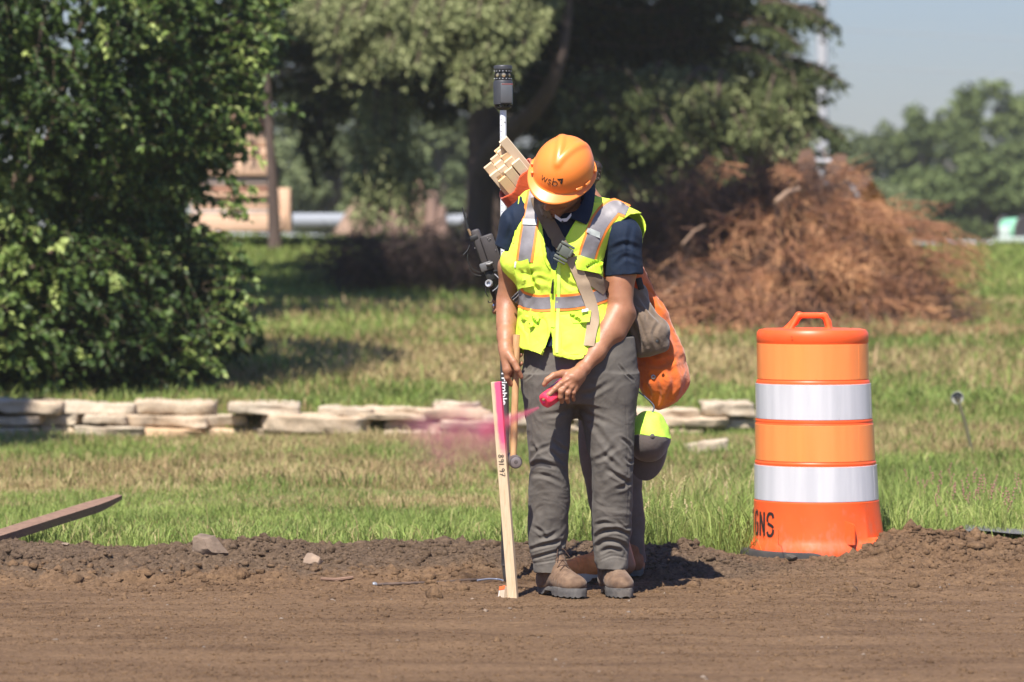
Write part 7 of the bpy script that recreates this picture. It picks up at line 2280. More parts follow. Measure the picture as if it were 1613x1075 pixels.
def mist():
    src = CAN_N + Vector((-.006, -.004, -.012))
    hit = P(790, 668, -.14)
    # narrow jet between the nozzle and the stake, then a spreading cloud behind it
    m = bpy.data.materials.new('pink_paint_mist'); m.use_nodes = True; nt = m.node_tree; nt.nodes.clear()
    out = nt.nodes.new('ShaderNodeOutputMaterial'); pv = nt.nodes.new('ShaderNodeVolumePrincipled')
    tc = nt.nodes.new('ShaderNodeTexCoord')
    ax = (hit - src).normalized()
    L1 = (hit - src).length
    sub = nt.nodes.new('ShaderNodeVectorMath'); sub.operation = 'SUBTRACT'; nt.links.new(tc.outputs['Object'], sub.inputs[0]); sub.inputs[1].default_value = src[:]
    dot = nt.nodes.new('ShaderNodeVectorMath'); dot.operation = 'DOT_PRODUCT'; nt.links.new(sub.outputs[0], dot.inputs[0]); dot.inputs[1].default_value = ax[:]
    h = dot.outputs['Value']
    sc_ = nt.nodes.new('ShaderNodeVectorMath'); sc_.operation = 'SCALE'; sc_.inputs[0].default_value = ax[:]; nt.links.new(h, sc_.inputs['Scale'])
    per = nt.nodes.new('ShaderNodeVectorMath'); per.operation = 'SUBTRACT'; nt.links.new(sub.outputs[0], per.inputs[0]); nt.links.new(sc_.outputs[0], per.inputs[1])
    ln = nt.nodes.new('ShaderNodeVectorMath'); ln.operation = 'LENGTH'; nt.links.new(per.outputs[0], ln.inputs[0])
    rad = mth(nt, 'ADD', mth(nt, 'MULTIPLY', h, .115), .0035)
    q = mth(nt, 'DIVIDE', ln.outputs['Value'], rad)
    g = mth(nt, 'EXPONENT', mth(nt, 'MULTIPLY', mth(nt, 'MULTIPLY', q, q), -1.4))
    hpos = mth(nt, 'GREATER_THAN', h, 0.0)
    jet = mth(nt, 'MULTIPLY', mth(nt, 'MULTIPLY', g, hpos), mth(nt, 'DIVIDE', .75, mth(nt, 'MULTIPLY', rad, 1.0)))
    jet = mth(nt, 'MULTIPLY', jet, mth(nt, 'LESS_THAN', h, .30))
    nt.links.new(mth(nt, 'MULTIPLY', jet, 1.1), pv.inputs['Density'])
    pv.inputs['Color'].default_value = (1.0, 0.28, 0.42, 1); pv.inputs['Anisotropy'].default_value = .2
    nt.links.new(pv.outputs[0], out.inputs['Volume'])
    mb = MB(); e = hit + ax * .10
    mb.tube([src - ax * .002, src + ax * .02, src + ax * .12, e], [.006, .014, .034, .062], 20)
    o = mb.build('paint_jet', m, None, True)
    tag(o, 'narrow bright pink jet of spray paint between the can and the stake', 'paint spray', kind='stuff')
    # cloud
    m2 = bpy.data.materials.new('pink_paint_cloud'); m2.use_nodes = True; nt = m2.node_tree; nt.nodes.clear()
    out = nt.nodes.new('ShaderNodeOutputMaterial'); pv = nt.nodes.new('ShaderNodeVolumePrincipled')
    cc = P(722, 684, .25)
    co = nt.nodes.new('ShaderNodeTexCoord').outputs['Object']
    mp = nt.nodes.new('ShaderNodeMapping'); mp.vector_type = 'POINT'
    mp.inputs['Location'].default_value = (-cc.x, -cc.y, -cc.z)
    nt.links.new(co, mp.inputs[0])
    wn_ = nt.nodes.new('ShaderNodeTexNoise'); wn_.inputs['Scale'].default_value = 5.5; wn_.inputs['Detail'].default_value = 3; nt.links.new(co, wn_.inputs['Vector'])
    w1 = nt.nodes.new('ShaderNodeVectorMath'); w1.operation = 'SUBTRACT'; nt.links.new(wn_.outputs['Color'], w1.inputs[0]); w1.inputs[1].default_value = (.5, .5, .5)
    w2 = nt.nodes.new('ShaderNodeVectorMath'); w2.operation = 'SCALE'; nt.links.new(w1.outputs[0], w2.inputs[0]); w2.inputs['Scale'].default_value = .34
    w3 = nt.nodes.new('ShaderNodeVectorMath'); w3.operation = 'ADD'; nt.links.new(mp.outputs[0], w3.inputs[0]); nt.links.new(w2.outputs[0], w3.inputs[1])
    s2 = nt.nodes.new('ShaderNodeVectorMath'); s2.operation = 'DIVIDE'; nt.links.new(w3.outputs[0], s2.inputs[0]); s2.inputs[1].default_value = (.30, .24, .175)
    l2 = nt.nodes.new('ShaderNodeVectorMath'); l2.operation = 'LENGTH'; nt.links.new(s2.outputs[0], l2.inputs[0])
    n = tnoise(nt, co, 6.5, 6, .66, .9)
    fall = mth(nt, 'MAXIMUM', mth(nt, 'SUBTRACT', 1.0, l2.outputs['Value']), 0.0)
    f = mth(nt, 'MAXIMUM', mth(nt, 'SUBTRACT', n, .36), 0.0)
    f = mth(nt, 'MULTIPLY', f, mth(nt, 'MULTIPLY', fall, fall))
    nt.links.new(mth(nt, 'MULTIPLY', f, 60.0), pv.inputs['Density'])
    pv.inputs['Color'].default_value = (1.0, 0.40, 0.50, 1); pv.inputs['Anisotropy'].default_value = .2
    nt.links.new(pv.outputs[0], out.inputs['Volume'])
    V = IV3 * np.array([.40, .34, .27]) + np.array(cc[:])
    o = from_np('paint_mist', V, IF3, m2, None, True)
    tag(o, 'soft drifting cloud of pink paint mist left of the stake', 'paint mist', kind='stuff')
mist()
sc.cycles.volume_step_rate = 0.4

# ================================================================== shoulder bag with stakes
M_bag = cloth_mat('orange_canvas', (0.74, 0.145, 0.018), (0.58, 0.105, 0.015), weave=500, dirt=(0.40, 0.12, 0.04), wr=.9, mott=10)
M_flapb = cloth_mat('brown_canvas', (0.185, 0.135, 0.095), (0.14, 0.10, 0.07), weave=500, wr=.8, mott=12)
M_redf = cloth_mat('red_orange_flag', (0.62, 0.085, 0.022), (0.50, 0.065, 0.02), weave=700, wr=.8)
def bag():
    bot = Vector(v(1050, 610, .24)); top = Vector(v(812, 268, .20))
    t = empty('stake_bag', bot, 'orange canvas stake bag slung on the worker\'s back, full of new pine stakes', 'bag')
    # main sack
    fl = Field(np.array(v(790, 660, .0)), np.array(v(1100, 255, .46)), .0045)
    fl.chain([v(1043, 596, .20), v(1036, 560, .21), v(1015, 500, .22), v(985, 440, .23), v(900, 350, .22), v(826, 286, .20)], [.088, .088, .080, .076, .066, .052], .03)
    fl.ell(v(1050, 600, .20), (.070, .085, .075), None, .05)
    fl.cone(v(1040, 636, .19), v(1030, 585, .19), .022, .05, .05)
    fl.cone(v(1066, 562, .21), v(1073, 600, .21), .020, .022, .04)
    def post(V, Nn):
        f = fbm(V * np.array([7, 7, 5.0]) + .7 * noise(V * 6, 5)[:, None], 3, seed=31)
        f2 = 1 - np.abs(fbm(V * 9, 3, seed=32))
        f3 = 1 - np.abs(fbm(V * np.array([16, 10, 13.0]) + noise(V * 9, 6)[:, None], 3, seed=33))
        V = V + Nn * (.009 * f + .010 * (f2 - .7) + .006 * (f3 - .7))[:, None]
        S = [([(1010, 565), (1035, 575), (1070, 562)], .012, .010), ([(1030, 590), (1036, 620), (1034, 640)], .012, .008), ([(1055, 580), (1062, 605), (1052, 632)], .012, .008), ([(1016, 600), (1024, 620), (1030, 636)], .012, .007),
             ([(1005, 470), (1025, 480), (1040, 500)], .010, .007), ([(1040, 500), (1060, 530), (1068, 552)], .012, .006), ([(1010, 555), (1030, 556), (1052, 548)], .006, .006)]
        return crease(V, Nn, S)
    sack = sdf_obj('sack', fl, M_bag, t, post, 2)
    # brown canvas pouch over the sack
    fl = Field(np.array(v(950, 580, .0)), np.array(v(1075, 420, .30)), .004)
    fl.chain([v(993, 470, .10), v(1005, 505, .09), v(1020, 528, .085)], [.055, .066, .064], .03)
    fl.ell(v(1036, 522, .085), (.045, .05, .050), None, .03)
    fl.cone(v(1008, 552, .08), v(1044, 545, .08), .028, .022, .03)
    fl.cone(v(985, 452, .11), v(1005, 462, .12), .035, .035, .04)
    def post2(V, Nn):
        f = fbm(V * np.array([10, 10, 8.0]), 3, seed=35)
        V = V + Nn * (.006 * f)[:, None]
        return crease(V, Nn, [([(985, 470), (1005, 500), (1020, 545)], .006, .006), ([(1005, 462), (1025, 490), (1045, 510)], .008, .007), ([(990, 500), (1004, 530), (1010, 550)], .009, .006), ([(1000, 480), (1016, 492), (1018, 505)], .004, .004), ([(1040, 505), (1030, 525), (1036, 548)], .008, .005)])
    pouch = sdf_obj('pouch', fl, M_flapb, t, post2, 2)
    MB().lathe(Vector(v(1035, 538, .022)), [(.0015, .004), (.006, .003), (.006, 0)], 14, (.1, -1, .1)).build('snap', M_black, pouch, True)
    BB = bvh_of([sack])
    for (x, y) in ((1029, 594), (1016, 467)):
        c = lay(BB, x, y, .002)
        if c is None: continue
        MB().lathe(c, [(.0035, .0), (.0045, .0025), (.0085, .002), (.0085, 0)], 18, (.1, -1, .1), close=False).build('grommet', simple('dull_brass_ring', (0.34, 0.32, 0.28), .4, metal=.8), sack, True)
    # black and red strap end
    mb = MB(); mb.box(Vector(v(1008, 447, .06)), (.024, .012, .045), Matrix.Rotation(R(-14), 3, 'Y'), bev=.003); mb.build('strap_keeper', M_black, t, True)
    mb = MB(); mb.box(Vector(v(1000, 448, .065)), (.022, .010, .055), Matrix.Rotation(R(-14), 3, 'Y'), bev=.003); mb.build('red_strap_end', M_redf, t, True)
    # webbing strap over the shoulder and across the chest
    B3 = bvh_of([vest, shirt, body])
    up = patch_obj('shoulder_strap', ribbon(B3, [(846, 310), (851, 326), (858, 342), (870, 362), (881, 382), (888, 392)], [21, 21, 21, 21, 21, 20], .012, 40, 7, .003, 8), M_webd, t)
    lo = patch_obj('chest_strap', ribbon(BVS, [(899, 406), (910, 428), (920, 452), (929, 475), (934, 498), (932, 520), (928, 545)], [17, 18, 19, 19, 18, 17, 16], .009, 40, 7, .002, 8), M_webt, t)
    sd = patch_obj('side_strap', ribbon(BVS, [(897, 404), (915, 422), (935, 440), (956, 456)], [17, 20, 22, 22], .006, 30, 7, .003, 8), M_webd, t)
    # buckle
    c = Vector(v(889, 396, 0)); q0 = lay(BVS, 889, 396, .018)
    if q0 is not None: c = q0
    M = Matrix.Rotation(R(35), 3, 'Y') if False else Matrix.Rotation(R(29), 3, Vector((0, 1, 0)))
    b = MB(); b.box(c, (.050, .012, .040), M, bev=.004); bo = b.build('buckle', M_buck, t, True)
    for dx, dz, w_, h_ in ((-.0, -.030, .054, .011), (.0, .026, .056, .010), (0, -.042, .050, .006)):
        MB().box(c + M @ Vector((dx, -.002, dz)), (w_, .015, h_), M, bev=.003).build('buckle_bar', M_buck, bo, True)
    for s in (-1, 1): MB().box(c + M @ Vector((.0245 * s, -.003, .004)), (.010, .014, .030), M, bev=.003).build('buckle_prong', M_buck, bo, True)
    # red orange flap round the stakes at the top
    g = []
    rows = [([782, 292, .06], [800, 312, .10], [833, 286, .06]), ([790, 300, .055], [806, 322, .09], [836, 292, .07]), ([804, 322, .09], [812, 330, .10], [838, 306, .09]), ([815, 338, .12], [824, 336, .12], [842, 318, .11])]
    ax = (Vector(v(790, 245, .15)) - Vector(v(842, 310, .15))).normalized()
    return t
bag_o = bag()
def bundle():
    # axis of the laths: from the worker's back up and to the left, a little towards the camera
    c = Vector(v(800, 268, .16)); ax = Vector((-.62, -.30, .74)).normalized()
    sx = Vector((.78, -.10, .62)); sx = (sx - ax * sx.dot(ax)).normalized(); sy = ax.cross(sx)
    # sx runs across the bundle to the upper right, sy through its depth
    Ms = [simple('new_pine_' + k, a, .7, c2=b, vscale=4, bmp=.1, bscale=60) for k, a, b in (('pale', (0.70, 0.54, 0.36), (0.60, 0.43, 0.26)), ('cream', (0.74, 0.60, 0.42), (0.66, 0.50, 0.33)), ('honey', (0.72, 0.50, 0.28), (0.62, 0.41, 0.21)))]
    r = random.Random(5)
    if sy.y > 0: sy = -sy
    # (across mm, depth mm toward the viewer, extension mm)
    L = []
    spec = [(-44, 12, 20, 0), (-44, -9, 2, 0), (-8, 12, 4, 1), (-8, 33, -14, 1), (-8, -9, 24, 0), (28, 12, 14, 2), (28, 33, -6, 0), (28, -9, 30, 1), (-30, 33, -30, 2), (50, -9, 44, 0), (46, 54, -24, 1), (58, 12, 62, 1), (6, 54, -32, 0), (-44, 33, -12, 1), (-30, 54, -44, 2), (20, -30, 34, 2)]
    for i, (a, b, e, m) in enumerate(spec):
        o_ = c + sx * a * .00105 + sy * b * .00100 + ax * (e * .001 - .012 + .06)
        o = lath(o_, o_ - ax * .55, sx, .0365, .0205, Ms[m], 'wooden_stake', None, 3)
        D_ = o.data
        lab = {0: 'leftmost new pine stake of the bundle in the shoulder bag', 11: 'longest new pine stake of the bundle, at its upper right edge', 13: 'lowest front stake of the bundle, nearest the red flap'}
        tag(o, lab.get(i, 'new pine stake packed inside the bundle in the shoulder bag'), 'stake', 'new pine stakes in the shoulder bag')
    # red flap gathered round them
    fl = Field(np.array(c[:]) - .20, np.array(c[:]) + .20, .004)
    A = np.array(Matrix((sx, sy, ax)).transposed())
    def q(a, b, e): return np.array(c[:]) + A @ np.array([a, b, e])
    def tube_(x, y, z):
        X, Y, Z = x - c.x, y - c.y, z - c.z
        a = X * sx.x + Y * sx.y + Z * sx.z; b = X * sy.x + Y * sy.y + Z * sy.z; e = X * ax.x + Y * ax.y + Z * ax.z
        lip = -.040 + .018 * (a / .06) + .008 * np.sin(a * 60)
        r_ = ((np.abs((a - .002) / .088)) ** 3 + np.abs((b - .012) / .068) ** 3) ** (1 / 3)
        d = (r_ - 1) * .062
        d = np.abs(d) - .003
        return np.maximum(np.maximum(d, e - lip), -.19 - e)
    fl.func(np.array(c[:]) - .2, np.array(c[:]) + .2, tube_)
    def post(V, Nn):
        return V + Nn * (.004 * fbm(V * 9, 2, seed=8))[:, None]
    sdf_obj('mouth_flap', fl, M_redf, bag_o, post)
bundle()

# ================================================================== cap hanging from the bag
def cap():
    c = Vector(v(1022, 690, .10))
    t = empty('baseball_cap', c, 'grey baseball cap with lime mesh back hanging from the bag', 'cap')
    M_mesh = simple('lime_cap_mesh', (0.60, 0.95, 0.10), .7, c2=(0.42, 0.72, 0.05), vscale=260, bmp=.5, bscale=300)
    M_g = cloth_mat('grey_cap_twill', (0.125, 0.100, 0.088), (0.10, 0.08, 0.07), weave=700)
    U = Vector((.10, -.98, .12)).normalized()        # top button faces the camera
    Fd = Vector((-.05, -.30, -1)); Fd = (Fd - U * Fd.dot(U)).normalized()   # brim points down
    M = rot_to(Fd, U); A = np.array(M); cc = np.array(c[:])
    def dome(front, name, mat):
        n, m = 26, 40; V = []
        for i in range(n):
            th = (i / (n - 1)) * PI / 2 * 1.08
            for j in range(m):
                ph = (j / (m - 1)) * PI * (1.0 if front else 1.0) + (0 if front else PI)
                x = .080 * math.sin(th) * math.cos(ph); y = (.092 if front else .098) * math.sin(th) * math.sin(ph); z = .098 * math.cos(th) if th < PI / 2 else -.03 * (th - PI / 2) * 8
                k = 1 + .015 * math.cos(6 * ph) * math.sin(th)
                V.append(cc + A @ np.array([x * k, y * k, z]))
        V = np.array(V)
        if not front: V += (.012 * fbm(V * 16, 2, seed=3))[:, None] * np.array([1, .3, 1]) - np.array([0, 0, .0])
        g = [[Vector(V[i * m + j]) for j in range(m)] for i in range(n)]
        mm = MB(); mm.add(*sheet(g, .002, Vector((0, 1, 0)))); return mm.build(name, mat, t, True)
    dome(True, 'front_panels', M_g); dome(False, 'mesh_back', M_mesh)
    g = []
    for i in range(12):
        e = i / 11; row = []
        for j in range(25):
            a = R(8) + (PI - R(16)) * j / 24
            x = .080 * math.cos(a) * (1 + .02 * e); y = .092 * math.sin(a) + .068 * e * math.sin(a) ** .7; z = -.010 - .020 * e + .012 * math.cos(2 * a) * e - .05 * (x / .08) ** 2 * .5 * e
            row.append(Vector(cc + A @ np.array([x, y, z])))
        g.append(row)
    mm = MB(); mm.add(*sheet(g, .003, Vector((0, 1, 0)))); mm.build('visor', M_g, t, True)
    MB().lathe(Vector(cc + A @ np.array([0, 0, .097])), [(.009, -.001), (.0085, .003), (.004, .006), (.001, .0065)], 14, U).build('top_button', M_g, t, True)
    s0 = Vector(v(1004, 616, .08)); s1 = Vector(v(1030, 640, .09))
    MB().tube([Vector(x) for x in spline([s0[:], ((s0 + s1) / 2 + Vector((0, 0, .004)))[:], s1[:], Vector(v(1026, 654, .08))[:]], 14)], .0028, 8).build('back_strap', simple('blue_grey_strap', (0.09, 0.115, 0.16), .6), t, True)
cap()

# ================================================================== survey pole
def survey_pole():
    D = 14.93
    def q(px, py, dy=0.0): return W(px, py, D + dy)
    foot = q(796.5, 917); topp = q(792.5, 172)
    t = empty('survey_pole', foot, 'upright prism pole, white above and black below, standing behind the stake', 'survey pole')
    ax = (topp - foot).normalized()
    def at(py): return foot.lerp(topp, (917 - py) / (917 - 172))
    m_w = simple('white_pole_tube', (0.74, 0.75, 0.78), .35, c2=(0.68, 0.69, 0.73), vscale=10)
    m_k = simple('black_carbon_pole', (0.030, 0.030, 0.034), .5, c2=(0.075, 0.068, 0.062), vscale=8, bmp=.2, bscale=80)
    up_ = MB().tube([at(440), at(300), at(172)], .0128, 24).build('upper_tube', m_w, t, True)
    lo_ = MB().tube([at(888), at(600), at(438)], [.0165, .0165, .0165], 24).build('lower_tube', m_k, t, True)
    MB().tube([at(462), at(452), at(438), at(430)], [.020, .022, .022, .016], 20).build('clamp_collar', M_black, t, True)
    # holes and marks on the upper tube
    mb = MB()
    for py in (193, 222, 293, 322, 352, 381, 410):
        MB().lathe(at(py) + Vector((.0065, -.0110, 0)), [(.0004, .0012), (.0024, .0010), (.0024, -.001)], 10, (.5, -.85, 0)).build('pin_hole', M_black, up_, True)
    for i, py in enumerate(range(180, 432, 9)):
        MB().box(at(py) + Vector((-.0062, -.01145, 0)), (.005 if i % 3 else .008, .0012, .0012), Matrix.Rotation(R(-28), 3, 'Z')).build('graduation', M_ink, up_)
    MB().tube([at(891), at(888)], [.0165, .0168], 20).build('ferrule', simple('dirty_steel', (0.16, 0.15, 0.14), .5, metal=.5), t, True)
    MB().tube([at(917), at(912), at(900), at(891)], [.003, .009, .012, .013], 14).build('point', simple('dirty_point', (0.07, 0.06, 0.055), .7), t, True)
    # lettering along the lower tube, reading downwards
    def lettering():
        cu = bpy.data.curves.new('lettering', 'FONT'); cu.body = 'Trimble'; cu.size = .0365; cu.extrude = .0; cu.offset = .0008; cu.resolution_u = 3
        ob = bpy.data.objects.new('tmp_text', cu); col.objects.link(ob); bpy.context.view_layer.update()
        me = bpy.data.meshes.new_from_object(ob.evaluated_get(bpy.context.evaluated_depsgraph_get()))
        bpy.data.objects.remove(ob)
        bm = bmesh.new(); bm.from_mesh(me); bmesh.ops.triangulate(bm, faces=bm.faces[:])
        bmesh.ops.subdivide_edges(bm, edges=[e for e in bm.edges if e.calc_length() > .004], cuts=2)
        xs_ = [q_.co.x for q_ in bm.verts]; w_ = max(xs_) - min(xs_); x0 = min(xs_); s = (637 - 583) * D / F / w_ * 1.02
        z_top = at(583)
        for q_ in bm.verts:
            u, vv = (q_.co.x - x0) * s, q_.co.y * .88
            a = (vv - .0125) / .0172                      # angle round the tube; letter tops to the right
            c0 = z_top - ax * u
            q_.co = c0 + Vector((math.sin(a), -math.cos(a), 0)) * .0172
        bm.to_mesh(me); bm.free()
        ob = link('lettering', me, simple('white_print', (0.85, 0.85, 0.87), .5), lo_, False)
        sm = ob.modifiers.new('thick', 'SOLIDIFY'); sm.thickness = .0006; sm.offset = 0
    lettering()
    # --- 360 prism and radio head
    base = at(172)
    def L(h): return base + ax * h
    k = D / F
    pm = MB(); pm.lathe(base, [(.010, -.006), (.022, -.002), (.030, .004), (.0315, .010), (.020, .010)], 32, ax); pm.build('prism_mount', M_black, t, True)
    h0 = (172 - 166) * k; h1 = (172 - 127) * k
    mk_ = simple('charcoal_housing', (0.045, 0.046, 0.050), .45, c2=(.038, .038, .042))
    b_ = MB(); b_.lathe(base, [(.030, h0), (.0375, h0 + .003), (.0380, h1 - .010), (.0345, h1), (.028, h1 + .002)], 40, ax); hb = b_.build('radio_housing', mk_, t, True)
    MB().box(L((h0 + h1) / 2 - .003) + Vector((.0125, -.0335, 0)), (.046, .016, h1 - h0 - .020), Matrix.Rotation(R(8), 3, 'Z'), bev=.003).build('battery_cover', simple('grey_cover', (0.095, 0.10, 0.108), .4), hb, True)
    MB().box(L(h1 - .016) + Vector((.016, -.0345, 0)), (.044, .014, .003), Matrix.Rotation(R(8), 3, 'Z')).build('red_trim', simple('dark_red_trim', (0.25, 0.03, 0.015), .5), hb)
    for i in range(6):
        a = i * PI / 3 + .3; MB().box(L(h0 - .003) + Vector((.028 * math.cos(a), .028 * math.sin(a), 0)), (.010, .008, .012), Matrix.Rotation(a, 3, 'Z'), bev=.001).build('foot_lug', M_black, hb)
    z2 = (172 - 125) * k; z3 = (172 - 113) * k
    MB().lathe(base, [(.026, z2 - .008), (.029, z2), (.029, z3), (.026, z3 + .004)], 32, ax).build('prism_core', M_black, t, True)
    mg = simple('prism_glass', (0.62, 0.52, 0.36), .12, c2=(0.25, 0.2, 0.12), vscale=120, metal=.6); mdot = simple('silver_dot', (0.8, 0.8, 0.82), .3, metal=.5)
    for i in range(7):
        a = -PI / 2 + (i - 3) * R(51.4) + .10; dr = Vector((math.cos(a), math.sin(a), 0))
        o_ = MB().lathe(L((z2 + z3) / 2) + dr * .0275, [(.0085, 0), (.0102, .003), (.0085, .0045)], 20, dr, close=False).build('prism_ring', M_black, t, True)
        MB().lathe(L((z2 + z3) / 2) + dr * .0285, [(.0085, 0), (.0085, .002), (.003, .0035), (.0002, .0038)], 14, dr, close=False).build('prism', mg, t, True)
    for z_ in (z2 + .001, z3 + .0005):
        MB().lathe(base, [(.029, z_ - .003), (.0335, z_ - .002), (.0335, z_ + .002), (.029, z_ + .003)], 32, ax).build('prism_ring_band', M_black, t, True)
        for i in range(16):
            a = -PI + i * 2 * PI / 16; dr = Vector((math.cos(a), math.sin(a), 0))
            if dr.y < .3: MB().lathe(L(z_) + dr * .0333, [(.0003, .0016), (.0018, .001), (.0018, -.001)], 8, dr).build('stud', mdot, t, True)
    z4 = (172 - 103) * k
    MB().lathe(base, [(.026, z3 + .003), (.035, z3 + .006), (.0365, z4 - .007), (.034, z4 - .002), (.020, z4), (.001, z4 + .0005)], 40, ax).build('top_cap', mk_, t, True)
    # --- data collector on its bracket, left of the pole
    def T(px, py, dy=0.0): return q(px, py, dy)
    col_o = empty('data_collector', T(775, 430, -.03), 'dark handheld data collector clamped to the survey pole, aerial pointing up', 'data collector')
    md = simple('brown_black_casing', (0.050, 0.042, 0.040), .5, c2=(.038, .032, .03), bmp=.2, bscale=120)
    ang = math.atan2(788 - 758, 450 - 372) # slant of the casing
    Mc = Matrix.Rotation(-ang * .9, 3, 'Y')
    MB().box(T(776, 402, -.03), (.052, .030, .165), Mc, bev=.008).build('casing', md, col_o, True)
    MB().box(T(760, 398, -.01), (.036, .040, .190), Mc, bev=.010).build('radio_pack', md, col_o, True)
    MB().box(T(747, 375, -.01), (.034, .044, .022), Mc, bev=.006).build('pack_top', M_black, col_o, True)
    MB().tube([T(742, 371, -.01), T(739, 364, -.01), T(737, 361, -.01)], [.006, .0055, .005], 10).build('brass_connector', simple('brass_connector', (0.42, 0.28, 0.16), .4, metal=.6), col_o, True)
    MB().tube([T(737, 361, -.01), T(733, 345, -.01), T(728, 327, -.01)], [.0055, .0042, .0022], 10).build('aerial', M_black, col_o, True)
    for i, (px, py) in enumerate(((768, 375), (770, 378), (772, 376), (781, 394), (748, 391))):
        MB().lathe(T(px, py, -.048), [(.0003, .001), (.0024, .0008), (.0024, -.001)], 8, (0, -1, 0)).build('screw', simple('grey_screw', (0.3, 0.28, 0.27), .4, metal=.6), col_o, True)
    # bracket
    mgk = simple('grey_bracket', (0.16, 0.155, 0.155), .45, c2=(.1, .1, .1), metal=.3); mlg = simple('light_alloy', (0.50, 0.50, 0.52), .35, metal=.5)
    MB().box(T(766, 420, -.04), (.050, .036, .034), Mc, bev=.006).build('cradle', mgk, col_o, True)
    MB().box(T(772, 434, -.03), (.034, .034, .045), Mc, bev=.006).build('bracket_arm', M_black, col_o, True)
    MB().box(T(783, 421, -.03), (.020, .022, .038), bev=.003).build('clamp_plate', mlg, col_o, True)
    MB().box(T(781, 427, -.045), (.022, .010, .008), bev=.001).build('clamp_bolt', M_black, col_o, True)
    MB().tube([T(766, 417, -.062), T(771, 417, -.064), T(776, 414, -.06)], [.006, .007, .006], 10).build('cradle_lever', mgk, col_o, True)
    MB().lathe(T(771, 447, -.045), [(.006, -.004), (.0135, -.004), (.0150, 0), (.0150, .010), (.0130, .013), (.0080, .012), (.007, .004)], 22, (-.35, -.9, .1)).build('locking_knob', mlg, col_o, True)
    MB().tube([T(771, 440, -.03), T(776, 455, -.02), T(782, 470, .0), T(792, 480, .0)], [.012, .014, .014, .012], 12).build('handle_grip', M_black, col_o, True)
    MB().tube([Vector(x) for x in spline([T(779, 432, -.05)[:], T(787, 441, -.055)[:], T(784, 452, -.05)[:], T(776, 459, -.045)[:]], 14)], .0022, 6).build('wire_clip', mlg, col_o, True)
    for i, pts in enumerate((((740, 386), (737, 394), (730, 402)), ((737, 400), (737, 412), (745, 424), (762, 432)), ((738, 421), (746, 432), (764, 436)), ((766, 451), (765, 460), (769, 468)), ((775, 476), (770, 477), (769, 474)))):
        MB().tube([Vector(x) for x in spline([T(a, b, -.02)[:] for a, b in pts], 12)], .0018 if i else .0030, 6).build('cable', M_black, col_o, True)
survey_pole()

